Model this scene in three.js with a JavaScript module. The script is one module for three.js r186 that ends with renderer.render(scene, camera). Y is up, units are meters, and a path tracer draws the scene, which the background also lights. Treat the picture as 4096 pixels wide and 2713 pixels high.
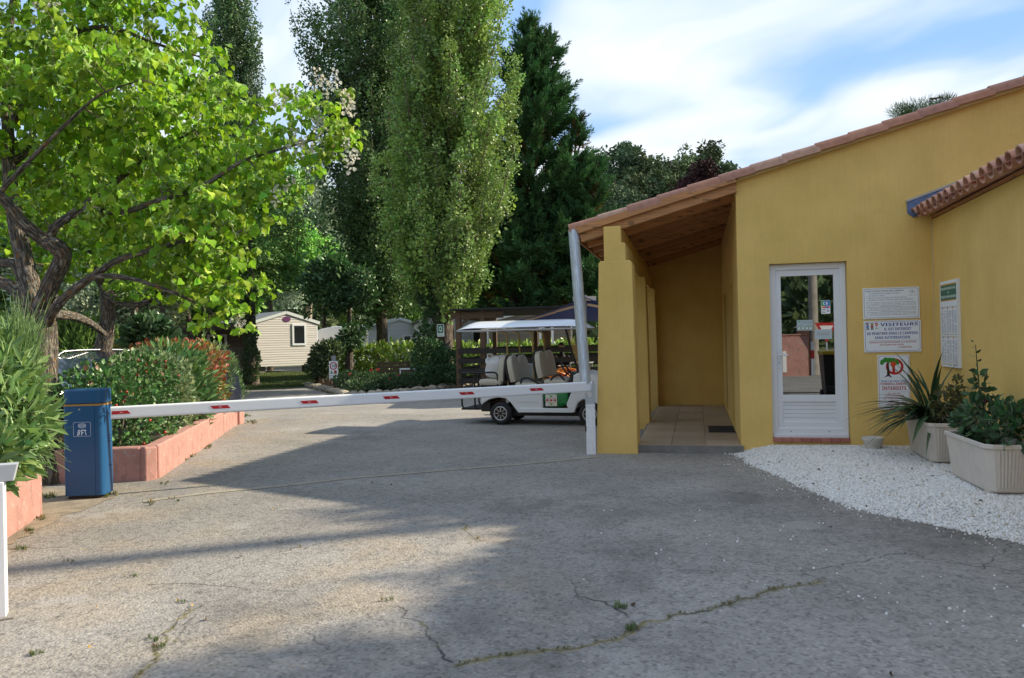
import * as THREE from 'three';
import { mergeGeometries } from 'three/addons/utils/BufferGeometryUtils.js';
import { RoundedBoxGeometry } from 'three/addons/geometries/RoundedBoxGeometry.js';
import { MarchingCubes } from 'three/addons/objects/MarchingCubes.js';

// ---------------------------------------------------------------- camera, sky, sun, exposure
const V = (x, y, z) => new THREE.Vector3(x, y, z);
const R = THREE.MathUtils.degToRad;
const scene = new THREE.Scene();
const camera = new THREE.PerspectiveCamera(46.94, 4096 / 2713, 0.1, 900);
camera.position.set(0, 1.45, 0);
camera.rotation.set(R(0.13), R(13.24), R(-1.2), 'YXZ');
camera.updateMatrixWorld(true);
scene.add(camera);

const renderer = new THREE.WebGLRenderer({ antialias: true });
renderer.toneMapping = THREE.LinearToneMapping;
renderer.toneMappingExposure = 1.58;
renderer.shadowMap.enabled = true;

const SUN = V(0.84, 0.625, -0.54).normalize();
const sun = new THREE.DirectionalLight(new THREE.Color().setRGB(1.0, 0.88, 0.67), 5.0);
sun.position.copy(SUN).multiplyScalar(80).add(V(-4, 0, -16));
sun.target.position.set(-4, 0, -16);
sun.castShadow = true;
Object.assign(sun.shadow.camera, { left: -40, right: 40, top: 40, bottom: -40, near: 1, far: 200 });
sun.shadow.mapSize.set(4096, 4096);
sun.shadow.radius = 1.4;
scene.add(sun, sun.target);

// ---------------------------------------------------------------- random numbers and noise
function rng(seed) { let a = seed >>> 0; return () => { a = (a + 0x6D2B79F5) >>> 0; let t = a; t = Math.imul(t ^ (t >>> 15), t | 1); t ^= t + Math.imul(t ^ (t >>> 7), t | 61); return ((t ^ (t >>> 14)) >>> 0) / 4294967296; }; }
function hash(x, y, s) { let h = Math.imul(x, 374761393) + Math.imul(y, 668265263) + Math.imul(s | 0, 1442695041) | 0; h = Math.imul(h ^ (h >>> 13), 1274126177); return ((h ^ (h >>> 16)) >>> 0) / 4294967296; }
function vn(x, y, s = 0, per = 0) {
  const xi = Math.floor(x), yi = Math.floor(y); let fx = x - xi, fy = y - yi; fx = fx * fx * (3 - 2 * fx); fy = fy * fy * (3 - 2 * fy);
  const w = per ? (n) => ((n % per) + per) % per : (n) => n;
  const a = hash(w(xi), w(yi), s), b = hash(w(xi + 1), w(yi), s), c = hash(w(xi), w(yi + 1), s), d = hash(w(xi + 1), w(yi + 1), s);
  return a + (b - a) * fx + (c - a) * fy + (a - b - c + d) * fx * fy;
}
function fbm(x, y, o = 4, s = 0, per = 0) { let v = 0, a = 0.5, t = 0; for (let i = 0; i < o; i++) { v += a * vn(x, y, s + i * 17, per); t += a; a *= 0.5; x *= 2; y *= 2; if (per) per *= 2; } return v / t; }
const clamp = (x, a = 0, b = 1) => Math.min(b, Math.max(a, x));
const smooth = (a, b, x) => { const t = clamp((x - a) / (b - a)); return t * t * (3 - 2 * t); };
const mix = (a, b, t) => a + (b - a) * t;

// ---------------------------------------------------------------- the sky: thin cirrus over blue, the same all round
{
  const w = 2048, h = 1024, d = new Float32Array(w * h * 4);
  for (let j = 0; j < h; j++) {
    const el = (j + 0.5) / h * Math.PI - Math.PI / 2;
    const y = Math.sin(el), ce = Math.cos(el);
    for (let i = 0; i < w; i++) {
      const az = ((i + 0.5) / w - 0.5) * 2 * Math.PI;
      const x = Math.cos(az) * ce, z = Math.sin(az) * ce;
      const k = (j * w + i) * 4;
      const yy = Math.max(y, 0.0), g = Math.pow(1 - yy, 3.2);
      let r = mix(0.15, 0.56, g), gr = mix(0.36, 0.76, g), b = mix(0.80, 0.97, g);
      // clouds on a curved sheet, seen from below
      const t = 1 / (yy + 0.16), px = x * t * 1.5, pz = z * t * 1.5;
      const wx = fbm(px * 0.9 + 5.2, pz * 0.9 + 1.3, 4, 3) * 2.1, wz = fbm(px * 0.9 - 3.7, pz * 0.9 + 8.1, 4, 9) * 2.1;
      const u = px * 0.82 + pz * 0.57, v = -px * 0.57 + pz * 0.82;
      const st = fbm(u * 0.7 + wx * 0.8, v * 2.6 + wz * 1.1, 6, 21);
      const bank = fbm(px * 0.5 + wx * 0.45 + 2.1, pz * 0.5 + wz * 0.45 + 6.4, 5, 40);
      let c = smooth(0.34, 0.74, st * 0.62 + bank * 0.38 + 0.05);
      c = clamp(c * 0.92 + 0.14 * g, 0, 0.93);
      const lum = 0.84 + 0.12 * (fbm(u * 2 + wx, v * 2.6 + wz, 4, 60) - 0.5);
      r = mix(r, lum * 0.98, c); gr = mix(gr, lum * 1.02, c); b = mix(b, lum * 1.08, c);
      d[k] = r * 0.81; d[k + 1] = gr * 0.82; d[k + 2] = b * 0.80; d[k + 3] = 1;
    }
  }
  const t = new THREE.DataTexture(d, w, h, THREE.RGBAFormat, THREE.FloatType);
  t.mapping = THREE.EquirectangularReflectionMapping; t.magFilter = t.minFilter = THREE.LinearFilter; t.needsUpdate = true;
  scene.background = t; scene.environment = t;
}

// ---------------------------------------------------------------- helpers: pixels to points, meshes, things
const F = 3124;
const rayOf = (x, y) => V((x - 2048) / F, -(y - 1356.5) / F, -1).applyQuaternion(camera.quaternion);
const at = (x, y, depth) => rayOf(x, y).multiplyScalar(depth).add(camera.position);                 // a point seen at a pixel, at a known distance
const onGround = (x, y, h = 0) => { const d = rayOf(x, y); return d.multiplyScalar((h - camera.position.y) / d.y).add(camera.position); };

const taken = {};
function numbered(name) { const n = taken[name] || 0; taken[name] = n + 1; return n ? `${name}_${String(n).padStart(3, '0')}` : name; }
function shadow(o) { o.castShadow = o.receiveShadow = true; return o; }
function mesh(name, geo, mat, parent) { const m = shadow(new THREE.Mesh(geo, mat)); m.name = name; parent.add(m); return m; }
function thing(name, label, category, pos, turn = 0, group) {
  const o = new THREE.Group(); o.name = numbered(name); scene.add(o);
  if (pos) o.position.copy(pos); o.rotation.y = turn;
  o.userData = { label, category }; if (group) o.userData.group = group;
  return o;
}
function tagged(m, label, category, group) { m.name = numbered(m.name); m.userData.label = label; m.userData.category = category; if (group) m.userData.group = group; return m; }
function structure(name, geo, mat, label, category) { const m = mesh(numbered(name), geo, mat, scene); m.userData = { kind: 'structure', label, category }; return m; }
function part(name, parent) { const o = new THREE.Group(); o.name = name; parent.add(o); return o; }
function copyOf(o, pos, turn, label) { const c = o.clone(); c.name = numbered(o.name.replace(/_\d{3}$/, '')); c.userData = { ...o.userData }; if (label) c.userData.label = label; if (pos) c.position.copy(pos); if (turn !== undefined) c.rotation.y = turn; scene.add(c); return c; }

// geometries: every one ends non-indexed with position, normal, uv
function plain(g) { const n = g.index ? g.toNonIndexed() : g; for (const k of Object.keys(n.attributes)) if (!['position', 'normal', 'uv', 'color'].includes(k)) n.deleteAttribute(k); if (!n.attributes.normal) n.computeVertexNormals(); if (!n.attributes.uv) n.setAttribute('uv', new THREE.BufferAttribute(new Float32Array(n.attributes.position.count * 2), 2)); n.morphAttributes = {}; return n; }
function merge(list) { return mergeGeometries(list.map(plain), false); }
function metric(g, s = 1) {                                            // uv in metres, taken from the side each face looks to
  g = plain(g); const p = g.attributes.position, n = g.attributes.normal, u = g.attributes.uv;
  for (let i = 0; i < p.count; i++) {
    const f = i - i % 3, ax = Math.abs(n.getX(f)), ay = Math.abs(n.getY(f)), az = Math.abs(n.getZ(f));
    if (ay > ax && ay > az) u.setXY(i, p.getX(i) * s, p.getZ(i) * s); else if (ax > az) u.setXY(i, p.getZ(i) * s, p.getY(i) * s); else u.setXY(i, p.getX(i) * s, p.getY(i) * s);
  }
  return g;
}
const box = (w, h, d, x = 0, y = 0, z = 0, ry = 0) => { const g = new THREE.BoxGeometry(w, h, d); if (ry) g.rotateY(ry); return g.translate(x, y, z); };
const rbox = (w, h, d, x = 0, y = 0, z = 0, r = 0.01, seg = 2) => new RoundedBoxGeometry(w, h, d, seg, Math.min(r, w / 2.01, h / 2.01, d / 2.01)).translate(x, y, z);
const cyl = (r0, r1, h, x = 0, y = 0, z = 0, n = 16) => new THREE.CylinderGeometry(r1, r0, h, n).translate(x, y, z);   // r0 below, r1 above
function bar(a, b, r, n = 10, r1 = r) { const d = b.clone().sub(a), g = new THREE.CylinderGeometry(r1, r, d.length(), n); g.applyQuaternion(new THREE.Quaternion().setFromUnitVectors(V(0, 1, 0), d.clone().normalize())); return g.translate((a.x + b.x) / 2, (a.y + b.y) / 2, (a.z + b.z) / 2); }
function beam(a, b, w, h) { const d = b.clone().sub(a), g = new THREE.BoxGeometry(w, h, d.length()); const m = new THREE.Matrix4().lookAt(a, b, V(0, 1, 0)); g.applyMatrix4(m); return g.translate((a.x + b.x) / 2, (a.y + b.y) / 2, (a.z + b.z) / 2); }
function tube(pts, r, seg = 24, n = 8) { return new THREE.TubeGeometry(new THREE.CatmullRomCurve3(pts, false, 'catmullrom', 0.4), seg, r, n, false); }
function limb(pts, radii, n = 8, step = 0, wob = 0, rr = null) {          // tapered tube along a curve; uv in metres
  const c = new THREE.CatmullRomCurve3(pts, false, 'catmullrom', 0.5), len = c.getLength();
  const seg = step ? Math.max(2, Math.ceil(len / step)) : Math.max(2, (pts.length - 1) * 2);
  const P = [], N = [], U = [], I = [];
  let up = V(0, 0, 1);
  for (let i = 0; i <= seg; i++) {
    const t = i / seg, p = c.getPoint(t), d = c.getTangent(t);
    const a = up.clone().addScaledVector(d, -up.dot(d)); if (a.lengthSq() < 1e-6) a.set(1, 0, 0); a.normalize(); up = a;
    const b = d.clone().cross(a);
    const k = t * (radii.length - 1), k0 = Math.min(Math.floor(k), radii.length - 2), rad = mix(radii[k0], radii[k0 + 1], k - k0);
    for (let j = 0; j <= n; j++) {
      const th = j / n * Math.PI * 2, q = rad * (1 + (wob ? wob * (fbm(Math.cos(th) * 2 + p.x * 3, p.y * 3 + Math.sin(th) * 2, 3, 5) - 0.5) * 2 : 0));
      const nx = a.clone().multiplyScalar(Math.cos(th)).addScaledVector(b, Math.sin(th));
      P.push(p.x + nx.x * q, p.y + nx.y * q, p.z + nx.z * q); N.push(nx.x, nx.y, nx.z); U.push(j / n * Math.PI * 2 * radii[0], t * len);
    }
  }
  for (let i = 0; i < seg; i++) for (let j = 0; j < n; j++) { const q = i * (n + 1) + j, s = q + n + 1; I.push(q, q + 1, s, q + 1, s + 1, s); }
  const g = new THREE.BufferGeometry(); g.setAttribute('position', new THREE.Float32BufferAttribute(P, 3)); g.setAttribute('normal', new THREE.Float32BufferAttribute(N, 3)); g.setAttribute('uv', new THREE.Float32BufferAttribute(U, 2)); g.setIndex(I);
  return g;
}
function shapeOf(pts, holes = []) { const s = new THREE.Shape(pts.map(([x, y]) => new THREE.Vector2(x, y))); for (const h of holes) s.holes.push(new THREE.Path(h.map(([x, y]) => new THREE.Vector2(x, y)))); return s; }
function slab(pts, depth, holes = [], bevel = 0) { return new THREE.ExtrudeGeometry(shapeOf(pts, holes), { depth, bevelEnabled: bevel > 0, bevelSize: bevel, bevelThickness: bevel, bevelSegments: 2, curveSegments: 8 }); }
const rect = (x0, y0, x1, y1) => [[x0, y0], [x1, y0], [x1, y1], [x0, y1]];

// ---------------------------------------------------------------- textures and materials
function tex(w, h, fn, { srgb = false, rx = 1, ry = 1 } = {}) {
  const d = new Uint8Array(w * h * 4);
  for (let j = 0; j < h; j++) for (let i = 0; i < w; i++) { const c = fn(i, j), k = (j * w + i) * 4; if (typeof c === 'number') d[k] = d[k + 1] = d[k + 2] = clamp(c) * 255; else { d[k] = clamp(c[0]) * 255; d[k + 1] = clamp(c[1]) * 255; d[k + 2] = clamp(c[2]) * 255; } d[k + 3] = 255; }
  const t = new THREE.DataTexture(d, w, h); t.wrapS = t.wrapT = THREE.RepeatWrapping; t.magFilter = THREE.LinearFilter; t.minFilter = THREE.LinearMipmapLinearFilter; t.generateMipmaps = true; t.repeat.set(rx, ry);
  if (srgb) t.colorSpace = THREE.SRGBColorSpace; t.needsUpdate = true; return t;
}
function canvasTex(w, h, draw) { const c = document.createElement('canvas'); c.width = w; c.height = h; draw(c.getContext('2d'), w, h); const t = new THREE.CanvasTexture(c); t.colorSpace = THREE.SRGBColorSpace; t.anisotropy = 8; return t; }
const lin = (r, g, b) => new THREE.Color().setRGB(r, g, b);
const mat = (color, roughness = 0.7, more = {}) => new THREE.MeshStandardMaterial({ color: Array.isArray(color) ? lin(...color) : color, roughness, ...more });
const phys = (color, roughness = 0.7, more = {}) => new THREE.MeshPhysicalMaterial({ color: Array.isArray(color) ? lin(...color) : color, roughness, ...more });

const grain = tex(256, 256, (i, j) => 0.5 + 0.5 * (fbm(i / 8, j / 8, 4, 2, 32) - 0.5) * 1.6, { rx: 1.5, ry: 1.5 });
const grit = tex(512, 512, (i, j) => fbm(i / 4, j / 4, 3, 7, 128), { rx: 2, ry: 2 });
function mottled(base, amp, seed, rep, hue = 0) { return tex(512, 512, (i, j) => { const n = fbm(i / 64, j / 64, 6, seed, 8) - 0.5, m = fbm(i / 5, j / 5, 2, seed + 50, 102.4 | 0) - 0.5, k = 1 + n * amp * 2 + m * amp * 0.55; return [base[0] * (k + hue * n), base[1] * k, base[2] * (k - hue * n)].map((v) => Math.pow(clamp(v), 1 / 2.2)); }, { srgb: true, rx: rep, ry: rep }); }

const M = {};
// yellow render: brushed lime wash, cloudy
M.yellow = mat([1, 1, 1], 0.92, { map: tex(1024, 1024, (i, j) => { const n = fbm(i / 128, j / 128, 6, 11, 8) - 0.5, st = fbm(i / 7, j / 110, 4, 13) - 0.5, m = hash(i, j, 15) - 0.5, k = 1 + n * 0.2 + st * 0.07 + m * 0.05, ch = smooth(0.735, 0.75, fbm(i / 14, j / 14, 4, 17)) * 0.025; return [0.80 * k - ch, 0.555 * k - ch * 0.8, (0.175 + 0.03 * n) * k].map((v) => Math.pow(clamp(v), 1 / 2.2)); }, { srgb: true, rx: 0.38, ry: 0.38 }), bumpMap: grit, bumpScale: 0.006 });
M.pink = mat([1, 1, 1], 0.92, { map: tex(512, 512, (i, j) => { const n = fbm(i / 50, j / 50, 6, 23, 10.24 | 0) - 0.5, m = fbm(i / 5, j / 5, 2, 25, 102) - 0.5, st = smooth(0.60, 0.68, fbm(i / 26, j / 60, 5, 27)), ch = smooth(0.70, 0.73, fbm(i / 18, j / 18, 4, 29)), k = 1 + n * 0.34 + m * 0.1; let c = [0.49 * k, 0.25 * k, 0.21 * k]; c = [mix(c[0], 0.30, st * 0.5), mix(c[1], 0.17, st * 0.5), mix(c[2], 0.135, st * 0.5)]; c = c.map((v, q) => mix(v, [0.42, 0.37, 0.33][q], ch * 0.7)); return c.map((v) => Math.pow(clamp(v), 1 / 2.2)); }, { srgb: true, rx: 0.75, ry: 0.75 }), bumpMap: grit, bumpScale: 0.006 });
M.concrete = mat([1, 1, 1], 0.95, { map: mottled([0.20, 0.19, 0.175], 0.35, 31, 0.8), bumpMap: grit, bumpScale: 0.003 });
M.cementPale = mat([1, 1, 1], 0.95, { map: mottled([0.33, 0.30, 0.26], 0.3, 33, 0.8), bumpMap: grit, bumpScale: 0.003 });
M.interior = mat([0.03, 0.03, 0.032], 0.9);
M.white = mat([0.78, 0.79, 0.80], 0.38, { bumpMap: grain, bumpScale: 0.0003 });
M.pvc = mat([0.74, 0.76, 0.79], 0.3);
M.whiteWorn = mat([1, 1, 1], 0.5, { map: tex(256, 512, (i, j) => { const n = fbm(i / 9, j / 14, 5, 4, 16), e = fbm(i / 30, j / 40, 4, 6, 8); const rust = smooth(0.66, 0.74, n * 0.7 + e * 0.32); return [mix(0.90, 0.42, rust), mix(0.905, 0.30, rust), mix(0.91, 0.22, rust)]; }, { srgb: true, rx: 2, ry: 1 }) });
M.black = mat([0.012, 0.012, 0.013], 0.5);
M.rubber = mat([0.02, 0.02, 0.021], 0.85, { bumpMap: grain, bumpScale: 0.001 });
M.darkMetal = mat([0.03, 0.03, 0.032], 0.4, { metalness: 0.4 });
M.steel = mat([0.55, 0.56, 0.58], 0.35, { metalness: 0.9 });
M.galv = mat([1, 1, 1], 0.5, { metalness: 0.55, map: tex(256, 256, (i, j) => { const n = fbm(i / 22, j / 22, 4, 44, 12) * 0.22 + vn(i / 5, j / 5, 8, 51) * 0.06; return [0.60 + n, 0.63 + n, 0.67 + n]; }, { srgb: true, rx: 3, ry: 1.5 }) });
M.brass = mat([0.42, 0.33, 0.16], 0.35, { metalness: 0.8 });
M.red = mat([0.45, 0.02, 0.018], 0.5);
function woodTex(base, seed, amp = 0.3) { return tex(512, 256, (i, j) => { const g = fbm(i / 120 , j / 6, 4, seed, 0) , k = fbm(i / 200, j / 50, 3, seed + 9); const w = 1 + (g - 0.5) * amp * 2 + (k - 0.5) * amp; const knot = smooth(0.80, 0.86, vn(i / 46, j / 22, seed + 4)); return base.map((b) => Math.pow(clamp(b * w * (1 - 0.5 * knot)), 1 / 2.2)); }, { srgb: true, rx: 0.6, ry: 3 }); }
M.rafter = mat([1, 1, 1], 0.6, { map: woodTex([0.46, 0.215, 0.075], 71), bumpMap: grain, bumpScale: 0.001 });
M.rafters = [[0.46, 0.215, 0.075], [0.40, 0.18, 0.062], [0.52, 0.25, 0.092]].map((c, i) => mat([1, 1, 1], 0.6, { map: woodTex(c, 171 + i * 5), bumpMap: grain, bumpScale: 0.001 }));
M.boardDark = mat([1, 1, 1], 0.65, { map: woodTex([0.36, 0.155, 0.055], 75), bumpMap: grain, bumpScale: 0.001 });
M.pergola = mat([1, 1, 1], 0.75, { map: woodTex([0.085, 0.05, 0.024], 79) });
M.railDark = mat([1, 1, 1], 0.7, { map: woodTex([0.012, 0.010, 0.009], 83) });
M.greyWood = mat([1, 1, 1], 0.85, { map: woodTex([0.26, 0.225, 0.185], 87) });
const tileTones = [[0.52, 0.27, 0.185], [0.47, 0.235, 0.16], [0.56, 0.31, 0.225], [0.42, 0.22, 0.165], [0.54, 0.33, 0.25]];
M.tiles = tileTones.map((c, i) => mat([1, 1, 1], 0.85, { map: mottled(c, 0.22, 91 + i, 2.2), bumpMap: grit, bumpScale: 0.002 }));
M.floorTiles = [[0.36, 0.285, 0.21], [0.40, 0.315, 0.235], [0.33, 0.26, 0.19]].map((c, i) => mat([1, 1, 1], 0.42, { map: mottled(c, 0.2, 101 + i, 1.4) }));
M.brickSill = [[0.36, 0.13, 0.10], [0.42, 0.16, 0.12], [0.33, 0.12, 0.095]].map((c, i) => mat([1, 1, 1], 0.8, { map: mottled(c, 0.2, 111 + i, 3) }));
M.lead = mat([1, 1, 1], 0.55, { map: mottled([0.12, 0.18, 0.32], 0.45, 121, 3), metalness: 0.3 });
M.planter = mat([1, 1, 1], 0.75, { map: mottled([0.66, 0.60, 0.54], 0.09, 131, 1.4, 0.03), bumpMap: grain, bumpScale: 0.0006 });
M.soil = mat([1, 1, 1], 1, { map: mottled([0.055, 0.036, 0.024], 0.5, 141, 3), bumpMap: grit, bumpScale: 0.02 });
function barkTex(base, seed, lichen = 0) { return tex(512, 512, (i, j) => { const r = fbm(i / 10 + 3 * fbm(i / 40, j / 40, 2, seed + 5, 12.8 | 0), j / 60, 4, seed, 0); let k = 0.35 + 1.3 * smooth(0.3, 0.75, r); const l = lichen * smooth(0.64, 0.72, fbm(i / 24, j / 24, 4, seed + 30)), o = lichen * smooth(0.69, 0.75, fbm(i / 30, j / 30, 4, seed + 60)); let c = base.map((b) => b * k); c = [mix(c[0], 0.30, l), mix(c[1], 0.30, l), mix(c[2], 0.27, l)]; c = [mix(c[0], 0.36, o), mix(c[1], 0.17, o), mix(c[2], 0.03, o)]; return c.map((b) => Math.pow(clamp(b), 1 / 2.2)); }, { srgb: true, rx: 1.6, ry: 1.2 }); }
function barkBump(seed) { return tex(512, 512, (i, j) => smooth(0.3, 0.7, fbm(i / 10 + 3 * fbm(i / 40, j / 40, 2, seed + 5, 12), j / 60, 4, seed, 0)), { rx: 1.6, ry: 1.2 }); }
M.bark = mat([1, 1, 1], 0.95, { map: barkTex([0.155, 0.13, 0.105], 151, 0.7), bumpMap: barkBump(151), bumpScale: 0.03 });
M.barkGrey = mat([1, 1, 1], 0.95, { map: barkTex([0.15, 0.12, 0.095], 161, 0.3), bumpMap: barkBump(161), bumpScale: 0.04 });
M.barkPale = mat([1, 1, 1], 0.9, { map: barkTex([0.36, 0.30, 0.23], 171, 0) });
M.twig = mat([0.15, 0.115, 0.08], 0.9);
// ---------------------------------------------------------------- the ground
const sheet = (x0, z0, x1, z1, y, nx = 1, nz = 1) => { const g = new THREE.PlaneGeometry(x1 - x0, z1 - z0, nx, nz).rotateX(-Math.PI / 2).translate((x0 + x1) / 2, y, (z0 + z1) / 2); return g; };
const K = 4096 / 2367;
const NX0 = -8.5, NX1 = 5.5, NZ0 = -15, NZ1 = -1, NS = 2048;
const crackLines = [
  { w: 1.2, moss: 1, p: [[1050, 1540], [1090, 1530], [1150, 1522], [1215, 1512], [1270, 1507], [1330, 1495], [1400, 1482], [1470, 1460], [1500, 1440], [1560, 1422], [1640, 1408], [1720, 1385], [1800, 1358], [1830, 1355], [1900, 1345]] },
  { w: 1, moss: 0.25, p: [[920, 1400], [945, 1420], [985, 1450], [1000, 1490], [1040, 1530]] },
  { w: 1, moss: 0.15, p: [[1310, 1340], [1335, 1380], [1390, 1390], [1440, 1410], [1450, 1425]] },
  { w: 1, moss: 0.1, p: [[1690, 1290], [1750, 1300], [1840, 1320], [1870, 1330], [1920, 1345]] },
  { w: 0.9, moss: 0, p: [[1840, 1322], [1930, 1310], [2020, 1292], [2090, 1275]] },
  { w: 1, moss: 0.5, p: [[320, 1567], [345, 1540], [372, 1500], [380, 1470], [430, 1415], [482, 1390]] },
  { w: 1, moss: 0.6, p: [[1075, 1215], [1085, 1235], [1105, 1250], [1080, 1262]] },
  { w: 0.8, moss: 0, p: [[10, 1268], [80, 1267], [160, 1265]] },
  { w: 0.8, moss: 0, p: [[350, 1352], [480, 1350], [600, 1362], [680, 1366]] },
  { w: 0.7, moss: 0, p: [[690, 1450], [720, 1470], [760, 1505]] },
  { w: 1, moss: 0, p: [[2340, 1255], [2300, 1290], [2265, 1318]] },
  { w: 0.8, moss: 0, p: [[2100, 1280], [2180, 1300], [2280, 1310], [2360, 1318]] },
  { w: 0.7, moss: 0, p: [[1560, 1320], [1690, 1318], [1840, 1322]] },
  { w: 0.7, moss: 0.1, p: [[400, 1480], [430, 1440], [445, 1420]] },
  { w: 0.7, moss: 0.2, p: [[470, 1330], [600, 1290], [700, 1262]] },
];
const cracks = new Float32Array(NS * NS), moss = new Float32Array(NS * NS), mossSpots = [];
{
  const r = rng(5);
  for (const c of crackLines) {
    const pts = c.p.map(([x, y]) => onGround(x * K, y * K));
    for (let s = 0; s + 1 < pts.length; s++) {
      const a = pts[s], b = pts[s + 1], L = a.distanceTo(b), n = Math.ceil(L / 0.004);
      for (let i = 0; i < n; i++) {
        const t = i / n; let x = mix(a.x, b.x, t), z = mix(a.z, b.z, t);
        x += (fbm(x * 11, z * 11, 5, 301) - 0.5) * 0.10; z += (fbm(x * 11 + 40, z * 11, 5, 305) - 0.5) * 0.10;
        const w = 0.0042 * c.w * (0.1 + 1.8 * vn(x * 5, z * 5, 309));
        const ci = (x - NX0) / (NX1 - NX0) * NS, cj = (z - NZ0) / (NZ1 - NZ0) * NS, pw = w / (NX1 - NX0) * NS;
        for (let dj = -2; dj <= 2; dj++) for (let di = -2; di <= 2; di++) { const ii = Math.round(ci + di), jj = Math.round(cj + dj); if (ii < 0 || jj < 0 || ii >= NS || jj >= NS) continue; const q = clamp(pw + 0.6 - Math.hypot(ii - ci, jj - cj)); if (q > cracks[jj * NS + ii]) cracks[jj * NS + ii] = q; }
        if (c.moss && fbm(x * 5, z * 5, 3, 311) < 0.2 + 0.38 * c.moss) {
          const mr = 1.6 + 4.2 * c.moss * vn(x * 11, z * 11, 313);
          const R2 = Math.ceil(mr); for (let dj = -R2; dj <= R2; dj++) for (let di = -R2; di <= R2; di++) { const ii = Math.round(ci + di), jj = Math.round(cj + dj); if (ii < 0 || jj < 0 || ii >= NS || jj >= NS) continue; const q = clamp(1.2 - Math.hypot(di, dj) / mr + (hash(ii, jj, 7) - 0.5) * 0.9); if (q > moss[jj * NS + ii]) moss[jj * NS + ii] = q; }
          if (r() < 0.10 * c.moss) mossSpots.push([x, z]);
        }
      }
    }
  }
}
const mortar = [[215, 1190, .22], [285, 1182, .2], [565, 1215, .16], [1075, 1270, .3], [700, 1255, .1], [335, 1445, .1], [345, 1425, .08], [1850, 1215, .2], [160, 1385, .2]].map(([x, y, r]) => { const p = onGround(x * K, y * K); return [p.x, p.z, r]; });
const sandy = [[1, 1400, .9], [60, 1310, .8], [130, 1280, .9], [300, 1140, .8], [430, 1080, .9], [560, 1010, 1.1], [640, 960, 1.6], [950, 1290, .7], [700, 1420, .7], [1100, 1410, .5], [180, 1200, .7]].map(([x, y, r]) => { const p = onGround(x * K, y * K); return [p.x, p.z, r]; });
const damp = [[1400, 1480, .7], [1250, 1150, .9], [2200, 1235, .7], [1500, 1320, .8], [1050, 1480, .6], [1800, 1150, .7], [1380, 1190, .6], [800, 1010, 1.0], [560, 1400, .5]].map(([x, y, r]) => { const p = onGround(x * K, y * K); return [p.x, p.z, r]; });
function groundColour(x, z) {
  const k = 1 + (fbm(x * 0.3, z * 0.3, 3, 201) - 0.5) * 0.4 + (fbm(x * 1.3, z * 1.3, 5, 205) - 0.5) * 0.55;
  let c = [0.250 * k, 0.232 * k, 0.211 * k], sm = 0, dm = 0;
  for (const [a, b, r] of sandy) sm = Math.max(sm, clamp(1.5 - Math.hypot(x - a, (z - b) * 0.8) / r));
  if (sm) { const m = 0.62 * sm * smooth(0.38, 0.66, fbm(x * 2.2, z * 2.2, 5, 211)); c = [mix(c[0], 0.30, m), mix(c[1], 0.245, m), mix(c[2], 0.178, m)]; }
  for (const [a, b, r] of damp) dm = Math.max(dm, clamp(1.4 - Math.hypot(x - a, z - b) / r));
  if (dm) { const m = 0.55 * dm * smooth(0.34, 0.68, fbm(x * 2.6, z * 2.6, 5, 221)); c = c.map((v) => v * (1 - 0.55 * m)); }
  return c;
}
const enc = (c) => c.map((v) => Math.pow(clamp(v), 1 / 2.2));
const CS = 512, coarse = new Float32Array((CS + 1) * (CS + 1) * 3);
for (let j = 0; j <= CS; j++) for (let i = 0; i <= CS; i++) { const c = groundColour(mix(NX0, NX1, i / CS), mix(NZ0, NZ1, j / CS)); coarse.set(c, (j * (CS + 1) + i) * 3); }
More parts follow.
